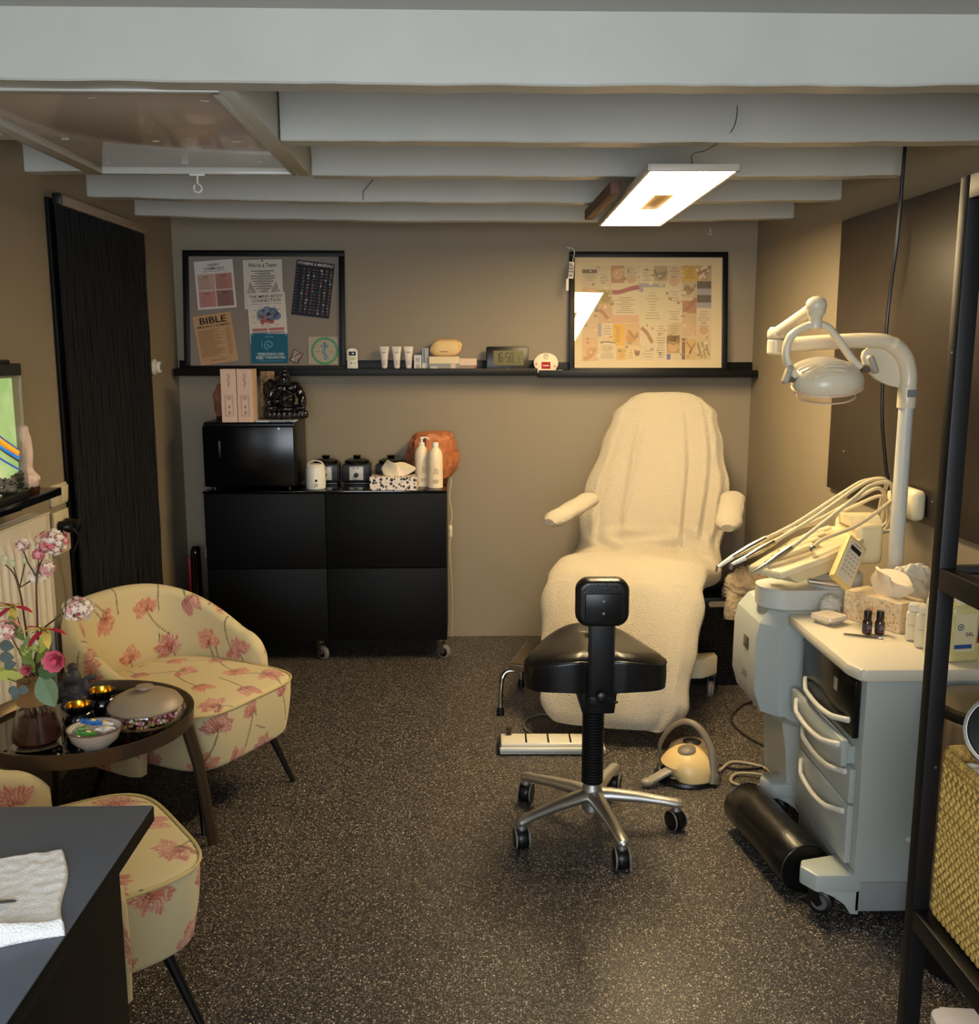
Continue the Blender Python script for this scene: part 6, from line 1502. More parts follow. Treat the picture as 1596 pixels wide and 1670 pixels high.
def heap(name, label, c, r, seed, mat, nz=40, na=64, k=1.0, cat='towel', sc=1.0):
    V = np.zeros((nz, na, 3))
    for i in range(nz):
        ph = PI * i / (nz - 1)
        for j in range(na):
            a = 2 * PI * j / na; d = Vector((math.sin(ph) * math.cos(a), math.sin(ph) * math.sin(a), math.cos(ph)))
            q = d * 1.6 * sc + Vector((seed, seed * 2.3, 0)); w1 = noise.noise(q); 
            rid = 1 - abs(noise.noise(q * 2.1 + Vector((w1 * 2, 0, 0))) * 2.2); rid2 = 1 - abs(noise.noise(q * 4.3 + Vector((0, w1 * 3, 0))) * 2.2)
            s_ = 1 + k * (.22 * w1 + .16 * rid + .07 * rid2 - .12)
            z = d.z * r[2] * s_
            V[i, j] = (d.x * r[0] * s_, d.y * r[1] * s_, z if z > -r[2] * .55 else -r[2] * .55)
    o = mesh_np(name, V.reshape(-1, 3), grid_faces(nz, na, closed_v=True), mat); o.location = c
    return tag(o, label, cat)
towel_m = M('beige_towel', S(196, 176, 146), .95, bump=.8, bscale=200, sheen=.2, bdist=.004)
heap('crumpled_towel', 'crumpled beige towel piled highest in the black laundry basket', (1.262, 4.30, .44), (.085, .08, .10), 1.3, towel_m, sc=1.05, k=1.2)
heap('crumpled_towel', 'crumpled beige towel bulging over the right rim of the black laundry basket', (1.385, 4.42, .425), (.07, .08, .10), 4.1, towel_m, sc=1.05, k=1.0)
heap('crumpled_towel', 'beige towel end hanging over the front rim of the black laundry basket', (1.195, 4.215, .37), (.035, .02, .075), 7.7, towel_m, sc=1.0)
# ---------------- treatment unit cabinet ----------------
unit_m = M('unit_grey_white', S(180, 188, 184), 0.32, coat=.1)
unit_d = M('unit_plinth_grey', S(150, 153, 152), .42)
wt_m = M('worktop_cream', S(226, 218, 198), .3)
un = thing('treatment_unit', 'pale grey drawer cabinet with white worktop and curved handles at the right', 'cabinet', (1.04, 2.40, 0))
UW, UD, = .40, .455       # x size, y size ; front face looks to -x
b = B(); b.box((UW / 2, UD / 2, .40), (UW, UD, .575), .004); b.out('body', unit_m, un)
b = B(); b.box((UW / 2 + .005, UD / 2, .069), (UW, UD - .004, .085), .004); b.out('plinth', unit_d, un)
for (y, z) in ((.10, .60), (.07, .22)):
    pass
for (x, z) in ((.155, .60), (.14, .235), (.35, .6)): B().lathe([(.0085, 0), (.007, .003), (0, .004)], (x, -.0005, z), n=14, rot=(PI / 2, 0, 0)).out('screw_cap', white_plastic, un)
b = B(); b.lathe([(.003, 0), (.002, .002)], (.16, .0015, .085), n=10, rot=(PI / 2, 0, 0)); b.out('rivet', white_plastic, un)
# worktop with rounded edge
b = B(); poly = [(-.045, .50), (-.045, .03), (-.030, -.022), (-.015, -.03), (.44, -.03), (.44, .50)]
b.prism(poly, .036, 'z', .682, .011); b.out('worktop', wt_m, un)
def drawer(z0, z1, out_, mat, y0=.03, y1=.425, name='drawer'):
    b = B(); b.box((-.009 - out_, (y0 + y1) / 2, (z0 + z1) / 2), (.018, y1 - y0, z1 - z0 - .004), .004, 2)
    if out_ > .005:
        b.box((-out_ / 2, (y0 + y1) / 2, (z0 + z1) / 2 - .01), (out_, y1 - y0 - .03, z1 - z0 - .03))
    return b.out(name, mat, un)
def handle(par, z, sag, out_, y0=.055, y1=.385):
    b = B(); pts = []
    for k in range(17):
        f = k / 16; s_ = math.sin(f * PI)
        pts.append((-.018 - out_ - .004 - .020 * min(1, s_ * 1.8), y0 + (y1 - y0) * f, z - sag * s_))
    b.tube([(-.014 - out_, y0, z)] + pts + [(-.014 - out_, y1, z)], [.008] + [.0085] * 17 + [.008], 10, flat=(1.0, .8)); b.out('handle', white_plastic, par)
gl = M('smoked_glass_panel', S(18, 17, 16), .22, spec=.25)
d0 = drawer(.505, .668, .0, gl); handle(d0, .550, .022, .0)
B().box((-.0190, .16, .615), (.002, .022, .035), .0005).out('badge', M('badge_silver', S(170, 160, 140), .4), d0)
d1 = drawer(.425, .503, .024, unit_m, y0=.035, y1=.44); handle(d1, .482, .022, .024)
d2 = drawer(.322, .423, .0, unit_m); handle(d2, .405, .024, .0)
d3 = drawer(.150, .320, .0, unit_m); handle(d3, .292, .03, .0)
b = B(); b.box((-.003, UD / 2, .128), (.012, UD - .01, .03), .002); b.out('front_skirt', unit_d, un)
B().box((-.006, .445, .655), (.006, .02, .018), .001).out('lock', black_plastic, un)
# outrigger with castor at the near corner
def outrigger(par, x0, y0, s=1.0, cas=True):
    b = B(); b.prism([(x0, y0 + .115), (x0 - .115 * s, y0 + .085), (x0 - .13 * s, y0 + .05), (x0 - .10 * s, y0), (x0 + .02, y0 - .002), (x0 + .02, y0 + .115)], .05, 'z', .085, .006)
    b.prism([(x0 - .09 * s, .088), (x0 - .05, .07), (x0 - .02, .05), (x0 - .005, .02), (x0 + .018, .018), (x0 + .018, .09)], .08, 'y', y0 + .002, .002)
    o = b.out('outrigger', unit_m, par)
    if cas: castor(o, x0 - .085 * s, y0 + .06, .035, M('castor_black', S(24, 24, 24), .4), black_plastic, 2.5, w=.03, z_top=.088, hub=M('castor_grey_hub', S(96, 96, 96), .4))
outrigger(un, .0, .0)
castor(un, .33, .40, .03, black_plastic, black_plastic, 0, z_top=.04); castor(un, .33, .06, .02, black_plastic, black_plastic, 0, z_top=.03)

# ---------------- drive console next to it ----------------
co = thing('unit_console', 'white sculpted console tower on castors beyond the drawer cabinet', 'console', (1.165, 2.90, 0))
def sect(x0, x1, y0, y1, ch, z):
    return [(x0 + ch, y0, z), (x1, y0, z), (x1, y1, z), (x0 + ch, y1, z), (x0, y1 - ch * .8, z), (x0, y0 + ch * 1.1, z)]
b = B(); X1 = .22
b.loft([sect(-.225, X1, 0, .36, .045, .385), sect(-.245, X1, 0, .36, .055, .45), sect(-.245, X1, 0, .36, .06, .62), sect(-.235, X1, 0, .36, .06, .67), sect(-.205, X1, .01, .35, .06, .712), sect(-.195, X1, .02, .34, .055, .718)])
b.out('upper_shell', unit_m, co, ang=22)
b = B(); b.loft([sect(-.12, X1, .01, .35, .05, .09), sect(-.13, X1, .01, .35, .06, .25), sect(-.14, X1, .01, .35, .07, .33), sect(-.215, X1, .005, .355, .05, .384)])
b.out('lower_shell', M('console_lower', S(188, 192, 184), .28, coat=.2), co, ang=22)
b = B(); b.box((-.0, -.004, .38), (.004, .008, .6)); b.box((-.04, -.002, .38), (.09, .006, .56), .002); b.out('service_panel', unit_m, co)
b = B(); b.box((-.246, .165, .58), (.004, .05, .04), .001); b.out('badge', M('badge_dark', S(70, 66, 56), .4), co)
b = B(col=S(120, 120, 116)); b.M = Matrix.Translation((-.2462, .17, .47)) @ Matrix.Rotation(-PI / 2, 4, 'Z'); b.text('AIR', .035, (0, 0, 0)); b.out('lettering', VC, co, smooth=False, normals=False)
outrigger(co, -.07, .05, 1.0)
b = B(); b.box((.10, .18, .07), (.34, .30, .05), .01); b.out('base_plate', unit_d, co)
castor(co, .2, .3, .025, black_plastic, black_plastic, 0, z_top=.05)
# swivel plinth, turntable and instrument tray
b = B(); b.prism(rrect(.31, .17, .08, 10, -.075, .13), .062, 'z', .718, .014); b.out('swivel_arm', M('swivel_white', S(206, 208, 200), .3), co)
b = B(); b.lathe([(.082, .780), (.085, .785), (.085, .815), (.075, .826)], (.02, .13, 0), n=36); b.lathe([(.05, .826), (.05, .86)], (.02, .13, 0), n=24); b.out('turntable', M('swivel_white', S(0, 0, 0)), co)
tr = thing('instrument_tray', 'tilted cream instrument tray head above the white console', 'instrument tray', (1.02, 3.03, .87))
body = M('tray_cream', S(226, 212, 172), .32)
OT = Vector((1.02, 3.03, .87))
dk = [(.884, 2.965, .858), (.965, 2.885, .853), (1.10, 2.90, .897), (1.20, 2.95, .925), (1.29, 3.03, .94), (1.28, 3.17, .945), (1.22, 3.20, .938), (1.07, 3.11, .913)]
dk = [Vector(p) - OT for p in dk]; cen = sum(dk, Vector()) / len(dk)
b = B(); b.loft([[p - Vector((0, 0, .024)) for p in dk], dk]); bmesh.ops.bevel(b.bm, geom=b.bm.edges[:], offset=.007, segments=2, profile=.5, affect='EDGES'); b.out('tray_deck', body, tr)
b = B(); b.loft([[cen + (p - cen) * .72 - Vector((-.02, 0, .06)) for p in dk], [cen + (p - cen) * .86 - Vector((0, 0, .022)) for p in dk]]); b.out('underside', body, tr)
b = B(); b.box((.262, .075, .04), (.09, .20, .13), .02, 3); b.out('rear_housing', body, tr)
b = B(); b.loft([[(x, y, z) for y, z in ((0, .095), (.13, .095), (.10, .125), (.03, .125))] for x in (.21, .31)]); b.out('housing_cap', body, tr)
for k in range(4):
    p0 = Vector((.93 + .035 * k, 2.93 + .045 * k, .872 + .009 * k)) - OT; p1 = p0 + Vector((.15, .035, .052))
    b = B(); b.tube([p0, (p0 + p1) / 2 + Vector((0, 0, .004)), p1], [.011, .0125, .011], 10, flat=(.6, 1.1)); b.out('instrument_cradle', body, tr)
b = B(); b.tube([(.03, -.14, -.045), (.12, -.16, -.055)], .008, 10); b.out('tray_handle', brushed, tr)
# keypad
kp = thing('keypad', 'cream remote keypad with display and rows of buttons leaning on the tray', 'keypad', (1.147, 2.84, .893), rz=math.radians(14), rx=math.radians(-22), ry=math.radians(40))
b = B(); b.prism(rrect(.078, .155, .008, 4), .022, 'y', -.011, .003); b.out('case', M('keypad_cream', S(226, 198, 128), .4), kp)
b = B(); b.prism(rrect(.062, .135, .005, 4), .002, 'y', -.0128); b.out('face', M('keypad_face', S(226, 216, 190), .4), kp)
B().box((0, -.0135, .042), (.044, .002, .015), .0005).out('display', M('lcd_dark', S(40, 40, 34), .2), kp)
b = B(col=S(150, 60, 50)); b.M = Matrix.Translation((0, -.0132, 0))
for i in range(4):
    for j in range(5):
        rect(b, -.021 + .014 * i, .022 - .0155 * j, .009, .0055, S(206, 198, 176)); rect(b, -.021 + .014 * i, .0225 - .0155 * j, .005, .002, S(96, 84, 66), -.0009)
rect(b, 0, .058, .03, .003, S(120, 100, 70)); b.out('buttons', VC, kp, smooth=False, normals=False)
# instruments with hoses
hose_m = M('hose_cream', S(206, 192, 158), .45); steel2 = M('handpiece_steel', S(196, 190, 176), .22, metal=1)
def instrument(label, tip, neck, tail, hose, name='handpiece', angle_head=False):
    t = thing(name, label, 'instrument', tail, group='handpieces and their hoses on the instrument tray')
    L = Vector(tail); tip_, neck_ = Vector(tip) - L, Vector(neck) - L
    b = B(); b.tube([Vector((0, 0, 0)), neck_ * .5, neck_], [.0095, .0112, .0075], 14); b.out('grip', steel2, t)
    b = B(); b.tube([neck_, neck_ + (tip_ - neck_) * .7, tip_], [.0075, .006, .004], 12); b.out('tip', chrome if not angle_head else white_plastic, t)
    if angle_head:
        b = B(); b.cyl(tip_ + Vector((0, 0, .004)), tip_ + Vector((-.002, 0, -.014)), .005); b.out('head', chrome, t)
    H = [Vector((0, 0, 0))] + [Vector(p) - L for p in hose]
    c = cr(H, 8); b = B(); b.tube(c, [.009] + [.0062] * (len(c) - 1), 10); b.out('hose', hose_m, t)
    return t
D_ = [(1.385, 3.18, 1.03), (1.375, 3.20, .95), (1.31, 3.19, .925)]
instrument('longest handpiece, reaching furthest left towards the treatment chair', (.785, 2.95, .855), (.834, 2.97, .882), (.945, 3.0, .934), [(1.055, 3.03, .981), (1.218, 3.06, 1.078), (1.283, 3.08, 1.106), (1.36, 3.10, 1.105)] + D_, angle_head=True)
instrument('angled handpiece with small head just below the longest one', (.822, 2.93, .868), (.867, 2.94, .886), (.964, 2.97, .93), [(1.102, 3.0, 1.005), (1.248, 3.04, 1.094), (1.314, 3.06, 1.112), (1.37, 3.08, 1.09), (1.386, 3.10, .99), (1.37, 3.12, .93), (1.31, 3.12, .92)], angle_head=True)
instrument('nearest handpiece with silver body pointing down left', (.861, 2.86, .853), (.913, 2.87, .882), (.992, 2.89, .929), [(1.074, 2.92, .981), (1.199, 2.96, 1.064), (1.27, 3.0, 1.102), (1.34, 3.02, 1.105), (1.386, 3.05, 1.04), (1.386, 3.08, .95), (1.30, 3.09, .935)])
instrument('handpiece in the third cradle of the tray', (.895, 3.03, .888), (.93, 3.04, .90), (1.02, 3.07, .938), [(1.13, 3.08, .975), (1.26, 3.10, 1.04), (1.35, 3.12, 1.075), (1.386, 3.13, 1.0), (1.38, 3.14, .95), (1.28, 3.13, .945)])
instrument('short handpiece in the rear cradle of the tray', (.96, 3.08, .915), (1.0, 3.09, .925), (1.07, 3.11, .945), [(1.16, 3.13, .965), (1.27, 3.14, 1.01), (1.37, 3.15, 1.045), (1.386, 3.16, .98), (1.38, 3.17, .94), (1.30, 3.16, .93)])
instrument('curved suction hose ending on the tray deck beside the keypad', (1.068, 2.93, .907), (1.070, 2.932, .913), (1.075, 2.935, .922), [(1.107, 2.95, .941), (1.16, 2.97, .955), (1.239, 3.0, .979), (1.354, 3.05, 1.039), (1.386, 3.08, 1.05)], name='suction_hose')
t = thing('cord_bundle', 'small knotted bundle of white cord on the console beside the tray', 'cord', (.99, 3.03, .782))
b = B()
for k in range(4): b.tube(cr([(.02 * math.sin(k + j * 1.3), .012 * math.cos(k * 2 + j), .014 + .03 * abs(math.sin(j * .9 + k))) for j in range(8)], 5), .004, 7)
b.out('cord', M('cord_white', S(216, 200, 164), .6), t); 
# wall outlet box behind the pole
t = thing('wall_outlet_box', 'white plastic box on the right wall behind the lamp pole', 'box', (XR - .0445, 3.12, 1.03))
B().box((0, 0, 0), (.05, .18, .10), .02, 3).out('housing', cream_plastic, t)
b = B(); b.box((-.03, .03, 0), (.02, .07, .06), .006); b.out('socket_block', cream_plastic, t)

# ---------------- pole lamp ----------------
lampw = M('lamp_cream_white', S(224, 212, 184), .3, coat=.1)
pl = thing('pole_lamp', 'white pole mounted treatment lamp with curved arm and hooded head', 'lamp', (1.352, 2.975, 0.015))
b = B(); b.cyl((0, 0, .704), (-.0, 0, 1.33), .0235, .0215, 28); b.out('pole', M('pole_white', S(206, 206, 196), .3), pl)
b = B(); b.lathe([(.030, .7035), (.030, .716), (.026, .72)], n=30); b.out('foot', unit_d, pl)
b = B(); b.lathe([(.0265, 1.33), (.0275, 1.335), (.0275, 1.395), (.026, 1.40)], n=28); b.out('collar', lampw, pl)
B().box((.004, -.027, 1.375), (.03, .006, .022), .002).out('collar_window', grey_plastic, pl)
b = B(); pts = cr([(0, 0, 1.39), (.0, 0, 1.43), (-.018, 0, 1.485), (-.062, 0, 1.523), (-.12, 0, 1.533), (-.25, 0, 1.528), (-.36, 0, 1.520), (-.41, 0, 1.512)], 8)
b.tube(pts, [.0255] * 24 + [.0225] * (len(pts) - 24), 22); b.out('arm', lampw, pl)
b = B(); pf = [(-.002, 1.40), (-.002, 1.47)] + [(-.03 - .055 * (1 - math.cos(a)), 1.485 + .03 * math.sin(a)) for a in (0.2, .8)] + [(-.12, 1.515), (-.14, 1.50)] + [(-.0 - .145 * math.cos(a), 1.50 - .11 * math.sin(a)) for a in np.linspace(.15, PI / 2, 9)]
b.prism(pf, .018, 'y', .004, .004); b.out('gusset_cover', lampw, pl)
ex, ez = -.41, 1.51
b = B(); b.lathe([(.02, -.02), (.026, -.014), (.026, .022), (.022, .026)], (ex, 0, ez), n=26); b.lathe([(.024, .028), (.027, .032), (.027, .05), (.018, .062)], (ex, 0, ez), n=26); b.out('elbow', lampw, pl)
b = B(); b.box((ex + .01, 0, ez + .045), (.05, .035, .03), .01); b.tube([(ex + .0, -.01, ez + .045), (ex + .025, -.09, ez + .08), (ex + .045, -.18, ez + .112)], [.019, .018, .019], 14, flat=(1, .8)); b.out('spring_arm', lampw, pl)
b = B(); b.tube([(ex + .03, -.03, ez + .03), (ex + .06, -.17, ez + .085)], .008, 8); b.out('spring_rod', lampw, pl)
jx, jy, jz = ex + .045, -.20, ez + .116
b = B(); b.sph((jx, jy, jz + .002), (.029, .029, .026), 22, 14); b.lathe([(.027, -.012), (.024, -.022), (.018, -.03), (.019, -.06)], (jx, jy, jz), n=24); b.out('knuckle', lampw, pl)
hx, hz, hy = jx + .04, jz - .195, jy
b = B(); b.tube(cr([(jx + .0, hy, jz - .052), (jx - .03, hy, jz - .058), (jx - .068, hy, jz - .085), (jx - .078, hy, jz - .13), (jx - .064, hy, jz - .175), (jx - .048, hy, jz - .195)], 7), .0135, 12, flat=(.9, 1.1))
b.tube(cr([(jx - .005, hy, jz - .052), (jx + .03, hy, jz - .055), (jx + .062, hy, jz - .085), (jx + .105, hy, jz - .14), (jx + .135, hy, jz - .17)], 7), .012, 12, flat=(.9, 1.1)); b.out('yoke', lampw, pl)
b = B(); rings = []
for zz, rx_, ry_ in ((-.030, .096, .075), (-.022, .101, .08), (-.005, .099, .08), (.015, .088, .074), (.032, .066, .058), (.042, .04, .036), (.046, .008, .008)):
    rings.append([(rx_ * math.cos(a), ry_ * math.sin(a), zz) for a in np.linspace(0, 2 * PI, 44, endpoint=False)])
b.M = Matrix.Translation((hx + .005, hy, hz)) @ Euler((math.radians(18), math.radians(-4), 0)).to_matrix().to_4x4(); b.loft(rings)
hd = b.out('head_shell', lampw, pl)
HM = Matrix.Translation((hx + .005, hy, hz)) @ Euler((math.radians(18), math.radians(-4), 0)).to_matrix().to_4x4()
b = B(); b.M = HM
for k in range(7):
    y = -.066 + .0165 * k; w_ = math.sqrt(max(.0, 1 - (y / .085) ** 2))
    pts = [(x_ * .075 * w_ - .02, y, .046 * math.sqrt(max(0, w_ ** 2 - (x_ * .8) ** 2 * w_ ** 2)) + .003) for x_ in np.linspace(-1, .75, 12)]
    b.tube(pts, .0035, 6)
b.out('reflector_rib', lampw, hd)
b = B(); b.M = HM; b.loft([[(r_ * .098 * math.cos(a), r_ * .077 * math.sin(a), zz) for a in np.linspace(0, 2 * PI, 44, endpoint=False)] for zz, r_ in ((-.028, 1.0), (-.048, .93), (-.058, .78), (-.061, .5))], cap0=False, cap1=True)
b.out('front_glass', clear_glass, hd)
b = B(); b.M = HM; b.tube([(.098 * math.cos(a), .078 * math.sin(a), -.031) for a in np.linspace(0, 2 * PI, 50)], .0032, 8); b.tube([(.082 * math.cos(a), .064 * math.sin(a), -.058) for a in np.linspace(0, 2 * PI, 50)], .0022, 8); b.out('glass_rim', M('rim_pink_cream', S(224, 190, 160), .3), hd)
for sx, rz_ in ((-1, .15), (1, -.2)):
    x0 = hx + .005 + sx * .112; z0 = hz + (.022 if sx > 0 else -.006)
    b = B(); b.box((x0 + sx * .008, hy - .01, z0 + .012), (.018, .03, .055), .008, 3, rot=(0, rz_ * 2, 0)); b.out('grip_handle', M('grip_grey', S(168, 160, 142), .4), pl)
    b = B(); b.cyl((x0 - sx * .02, hy, z0), (x0 + sx * .004, hy, z0), .011); b.out('pivot', M('pivot_dark', S(96, 86, 70), .4), pl)

# ---------------- things on the worktop ----------------
WZ = .7185
t = thing('porcelain_dish', 'small square white dish on the worktop in front of the tissue box', 'dish', (1.085, 2.80, WZ), rz=.5)
b = B(); b.loft([[(x, y, 0) for x, y in rrect(.05, .05, .01, 4)], [(x, y, .016) for x, y in rrect(.082, .082, .012, 4)], [(x, y, .026) for x, y in rrect(.078, .078, .012, 4)]]); b.out('dish', M('porcelain', S(226, 214, 192), .15, coat=.4), t)
b = B(col=S(200, 170, 130)); b.M = Matrix.Rotation(-PI / 2, 4, 'X') @ Matrix.Translation((0, -.0262, 0))
for k in range(6): b.quad([( -.02 + .012 * (k % 3), -.0006, -.01 + .02 * (k // 3)), (-.013 + .012 * (k % 3), -.0006, -.01 + .02 * (k // 3)), (-.013 + .012 * (k % 3), -.0006, -.004 + .02 * (k // 3)), (-.02 + .012 * (k % 3), -.0006, -.004 + .02 * (k // 3))])
b.out('decoration', VC, t, smooth=False, normals=False)
t = thing('tweezers', 'flat metal tweezers lying on the worktop near the front', 'tweezers', (1.125, 2.655, WZ), rz=-.42)
for s_ in (-1, 1):
    b = B(); b.tube([(-.048, s_ * .006, .003), (.0, s_ * .005, .003), (.045, s_ * .002, .003)], [.003, .0042, .003], 8, flat=(.4, 1)); b.out('prong', chrome, t)
B().box((.048, 0, .003), (.012, .010, .005), .001).out('joint', chrome, t)
amber = M('amber_glass', S(46, 22, 12), .1, coat=.5)
def oil(x, y, label, s_):
    t = thing('oil_bottle', label, 'bottle', (x, y, WZ), rz=s_, group='dark oil bottles on the worktop')
    B().lathe([(.012, 0), (.0132, .003), (.0132, .036), (.010, .043), (.008, .046)], n=24).out('glass', amber, t)
    B().lathe([(.0098, .044), (.0105, .046), (.0105, .066), (.0095, .068)], n=20).out('cap', black_plastic, t)
    b = B()
    b.lathe([(.0134, .006), (.0134, .032)], n=24, cap=False); b.out('label', M('label_dark', S(50, 44, 48), .5), t)
    b = B(col=S(190, 180, 180)); b.M = Matrix.Rotation(-s_ , 4, 'Z') @ Matrix.Translation((0, -.0138, 0)); lines(b, 0, .022, .014, .014, 3, S(160, 150, 156), seed=1); rect(b, 0, .010, .018, .003, S(130, 60, 90)); b.out('print', VC, t, smooth=False, normals=False)
oil(1.152, 2.685, 'left dark oil bottle with black cap on the worktop', .1)
oil(1.186, 2.68, 'right dark oil bottle with black cap on the worktop beside the patterned tissue box', -.2)
t = thing('patterned_tissue_box', 'white tissue box with fine orange and floral pattern on the worktop', 'tissue box', (1.240, 2.79, WZ), rz=math.radians(-62))
b = B(); b.box((0, 0, .044), (.20, .10, .088), .0015); b.out('box', M('floral_card', S(226, 206, 172), .5, vary=.16, vscale=110), t, smooth=False)
b = B(col=S(206, 140, 70)); rg = random.Random(3)
for k in range(70):
    u, z = rg.uniform(-.095, .095), rg.uniform(.008, .082); c = rg.choice([S(220, 160, 90), S(210, 150, 120), S(190, 170, 110), S(230, 180, 100)])
    disc(b, u, z, rg.uniform(.002, .004), c, -.0507, n=6)
for k in range(10):
    y, z = rg.uniform(-.03, .03), rg.uniform(.02, .07); a = .003
    b.col = S(110, 60, 60); b.quad([(.1007, y - a, z - a), (.1007, y + a, z - a), (.1007, y + a, z + a), (.1007, y - a, z + a)])
b.out('print', VC, t, smooth=False, normals=False)
b = B(); tissue(b, .12, .07, .07, .6, (.01, 0, .084)); b.out('tissue', M('tissue_paper'), t, ang=30)
bag = M('plastic_bag_white', S(232, 222, 200), .3)
heap('plastic_bag', 'crumpled white plastic bag at the back of the worktop', (1.355, 2.865, .795), (.075, .038, .085), 11.2, bag, 60, 90, .75, 'bag', 1.0)
heap('plastic_bag', 'small crumpled clear plastic bag at the back worktop edge behind the small dish', (1.125, 2.898, .742), (.034, .020, .032), 15.9, M('plastic_bag_clear', S(212, 208, 196), .22), 50, 80, .9, 'bag', 1.2)
t = thing('storage_tub', 'clear tub with a blue lid behind the white dispensers on the worktop', 'tub', (1.438, 2.755, WZ))
b = B(); b.box((0, 0, .052), (.078, .13, .104), .01); b.out('tub', M('tub_clear', S(190, 190, 200), .3), t)
b = B(); b.box((0, 0, .112), (.086, .14, .022), .008); b.out('lid', M('blue_lid', S(44, 46, 128), .35), t)
def disp(x, y, w, d, h, rz, label, neck=False):
    t = thing('white_container', label, 'container', (x, y, WZ), rz=rz)
    b = B(); b.box((0, 0, h / 2), (w, d, h), .008, 3); b.out('body', M('container_white', S(226, 218, 194), .35), t)
    b = B(); b.box((0, 0, h + .010), (w * .86, d * .86, .022), .006, 2); b.out('cap', white_plastic, t)
    b = B(); b.box((0, -d / 2 - .0005, h * .55), (w * .7, .001, .0015)); b.out('seam', M('seam_line', S(170, 156, 130), .6), t)  # thin darker line across the container front
disp(1.262, 2.62, .05, .045, .085, -.6, 'short white container leftmost of the white containers beside the patterned tissue box')
disp(1.262, 2.555, .055, .05, .095, -.6, 'white container in the middle of the white containers')
disp(1.362, 2.69, .05, .05, .145, -.5, 'taller white container behind the short white ones')
disp(1.345, 2.62, .045, .05, .135, -.5, 'taller white container right of its twin, under the blue lid')
disp(1.258, 2.503, .05, .05, .15, -.5, 'tall white container nearest the black rack post')
t = thing('gel_bottle', 'large clear yellowish bottle with SAL on its label, seen right of the rack post', 'bottle', (1.295, 2.44, WZ), rz=.15)
b = B(); b.box((0, 0, .078), (.095, .055, .156), .016, 3); b.out('bottle', M('gel_yellow', S(216, 206, 140), .15, coat=.4), t)
B().lathe([(.02, .156), (.022, .16), (.022, .185), (.018, .19)], n=22).out('cap', white_plastic, t)
b = B(col=INK); b.M = Matrix.Translation((0, -.0282, 0)); rect(b, -.008, .082, .062, .10, S(226, 214, 170), 0.0); b.col = S(60, 60, 66); b.text('SAL', .015, (.005, -.001, .078))
disc(b, -.022, .098, .009, S(100, 104, 120), -.0008, n=18, r2=.006); disc(b, -.022, .098, .003, S(100, 104, 120), -.0008, n=10)
rect(b, -.012, .046, .05, .011, S(44, 84, 150), -.001); rect(b, .034, .098, .011, .06, S(46, 42, 84), -.001); rect(b, .032, .062, .010, .016, S(120, 60, 50), -.001)
lines(b, -.01, .046, .036, .004, 1, S(220, 225, 235), seed=2, t=.5); b.out('label', VC, t, smooth=False, normals=False)
t = thing('green_bottle', 'bright yellow green bottle at the right end of the worktop', 'bottle', (1.395, 2.44, WZ), rz=-.1)
b = B(); b.box((0, 0, .07), (.075, .055, .14), .014, 3); b.out('bottle', M('lime_gel', S(176, 184, 40), .2), t)
B().lathe([(.018, .14), (.02, .145), (.02, .165)], n=20).out('cap', white_plastic, t)

# ---------------- black rack at the right edge ----------------
rk = thing('metal_rack', 'tall black metal rack cut by the right edge of the picture', 'rack', (.806, 1.20, 0))
RX, RYd, PH, ps = .40, .435, 1.80, .030
for (x, y) in ((0, RYd - ps), (RX, RYd - ps), (0, 0), (RX, 0)):
    b = B(); b.box((x + ps / 2, y + ps / 2, PH / 2), (ps, ps, PH), .002); b.out('post', black_metal, rk)
for z in (PH - .02, 1.135, .515, .13 if False else .515):
    pass
for z, h in ((PH - .019, .038), (1.14, .038), (.51, .038)):
    for (x, y, sx, sy) in ((ps / 2, RYd / 2, ps, RYd - 2 * ps), (RX + ps / 2, RYd / 2, ps, RYd - 2 * ps), (RX / 2 + ps / 2, ps / 2, RX - ps, ps), (RX / 2 + ps / 2, RYd - ps / 2, RX - ps, ps)):
        b = B(); b.box((x, y, z), (sx, sy, h), .002); b.out('rail', black_metal, rk)
    B().box((RX / 2 + ps / 2, RYd / 2, z + .005), (RX, RYd - .01, .012), .001).out('shelf', black_metal, rk)
b = B(); b.lathe([(.003, 0), (.002, .0015)], (-.0002, RYd - ps / 2, 1.52), n=10, rot=(0, -PI / 2, 0)); b.lathe([(.003, 0), (.002, .0015)], (ps / 2 + .006, RYd - ps - .0005, .80), n=10, rot=(PI / 2, 0, 0)); b.out('screw', brushed, rk)
# woven basket on the lower rack shelf
t = thing('seagrass_basket', 'woven golden seagrass basket on the lower shelf of the black rack', 'basket', (1.01, 1.425, .532))
sg = M('seagrass', S(196, 160, 84), .7, bump=1, bscale=160, vary=.3, vscale=60, bdist=.005)
def braid_mesh(h, seed):
    b = B(); rg = random.Random(seed); z = 0; k = 0
    while z < h:
        s_ = 1 if k % 2 else -1
        b.sph((s_ * .0035, 0, z + .007), (.0085, .006, .0085), 8, 5, rot=(0, s_ * .7, 0)); z += .0095; k += 1
    return b
br = braid_mesh(.30, 1).out('braid', sg, t)
W2, D2 = .175, .165; first = True
spots = [(-W2, y, PI / 2) for y in np.arange(-D2 + .01, D2, .0165)] + [(x, s_ * D2, 0) for s_ in (-1, 1) for x in np.arange(-W2 + .008, W2, .0165)] + [(W2, y, PI / 2) for y in np.arange(-D2 + .01, D2, .0165)]
for (x, y, a) in spots:
    if first: o = br; first = False
    else: o = br.copy(); COL.objects.link(o); o.parent = t
    o.location = (x, y, 0); o.rotation_euler = (0, 0, a)
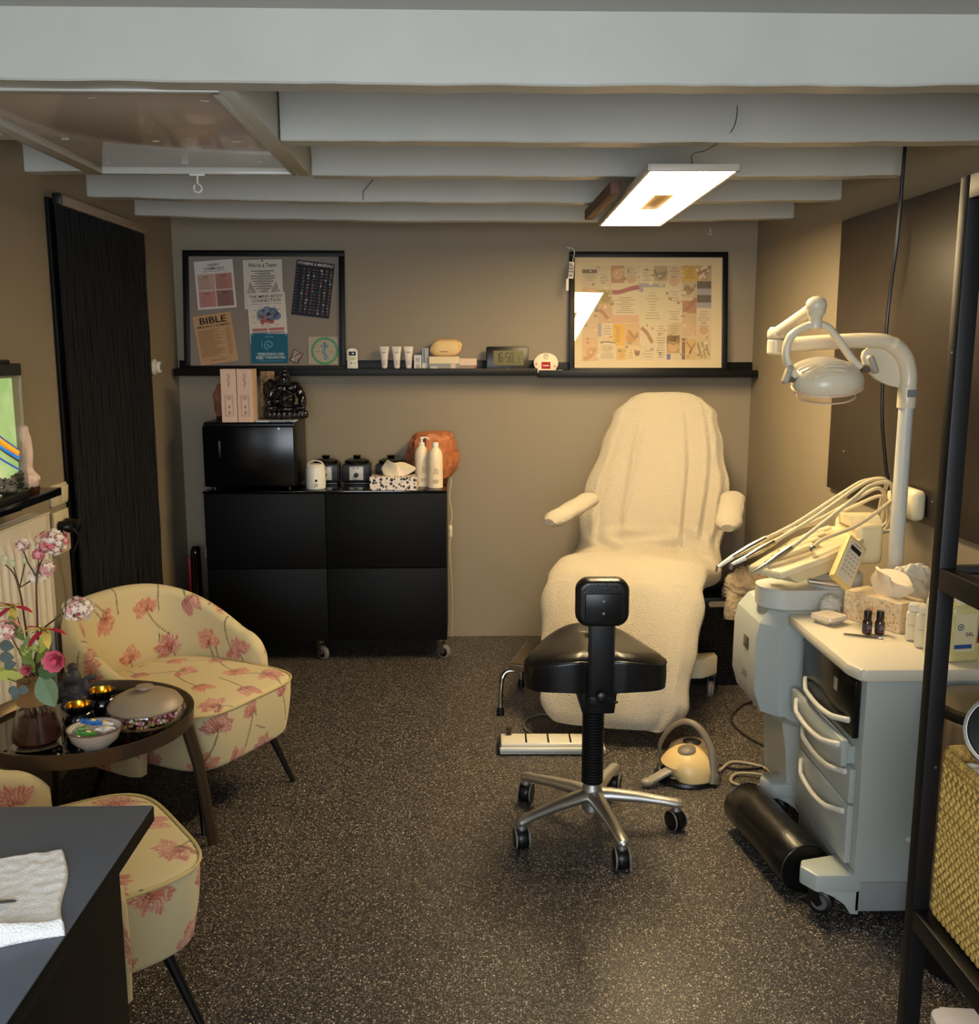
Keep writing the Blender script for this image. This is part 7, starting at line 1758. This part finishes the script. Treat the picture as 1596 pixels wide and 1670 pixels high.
b = B(); b.box((0, 0, .10), (2 * W2 - .008, 2 * D2 - .008, .20)); b.out('lining', M('seagrass_dark', S(90, 66, 34), .9), t)
b = B()
for zz in (.295, .306): b.tube([(x, y, zz) for x, y in rrect(2 * W2 + .01, 2 * D2 + .01, .03, 5)] + [(W2 + .005, D2 - .03, zz)], .008, 8)
b.out('rolled_rim', sg, t)
t = thing('round_tin', 'round tin with black end and steel rim lying in the top of the seagrass basket', 'tin', (.880, 1.495, .908), rx=math.radians(62), rz=math.radians(-28))
B().lathe([(.058, -.045), (.060, -.04), (.060, 0), (.057, .004)], n=40).out('can', brushed, t)
B().lathe([(.0565, .002), (.054, .008), (.03, .013), (0, .014)], n=40).out('end', M('black_dome', S(12, 13, 15), .5, spec=.3), t)
b = B(); b.lathe([(.057, .002), (.0615, .003), (.0615, .006), (.057, .007)], n=40, cap=False); b.out('steel_rim', chrome, t)
t = thing('white_cup', 'small white plastic cup standing in the far corner of the seagrass basket', 'cup', (.868, 1.558, .735))
B().lathe([(.012, 0), (.015, .085), (.016, .087), (.013, .087), (.011, .005)], n=24).out('cup', white_plastic, t)
# steel bin behind the rack
t = thing('steel_bin', 'round brushed steel bin with bronze lid and black base behind the rack', 'bin', (1.275, 2.225, 0))
B().lathe([(.135, 0), (.142, .01), (.138, .13), (.13, .14)], n=48).out('black_base', black_plastic, t)
B().lathe([(.13, .14), (.13, .645), (.127, .655)], n=48).out('body', brushed, t)
B().lathe([(.133, .655), (.133, .672), (.13, .676)], n=48).out('black_band', black_plastic, t)
b = B(); b.lathe([(.13, .676), (.126, .684), (.08, .690), (.04, .692), (0, .692)], n=48); ld = b.out('lid', M('bronze_lid', S(120, 106, 90), .28, metal=.9), t)
b = B(); b.lathe([(.026, .6925), (.026, .695), (0, .695)], (-.02, -.07, -.001), n=24, sx=1.5); b.out('finger_recess', black_plastic, ld)
# white scale on the floor
t = thing('bathroom_scale', 'flat white box with rounded corner on the floor at the bottom right corner', 'scale', (1.18, 1.83, 0), rz=-.12)
b = B(); b.prism(rrect(.30, .28, .03, 6), .042, 'z', .008, .006); b.out('plate', M('pale_lilac_white', S(206, 206, 216), .3), t)
for x in (-.12, .12):
    for y in (-.11, .11): B().cyl((x, y, 0), (x, y, .01), .012).out('foot', black_plastic, t)
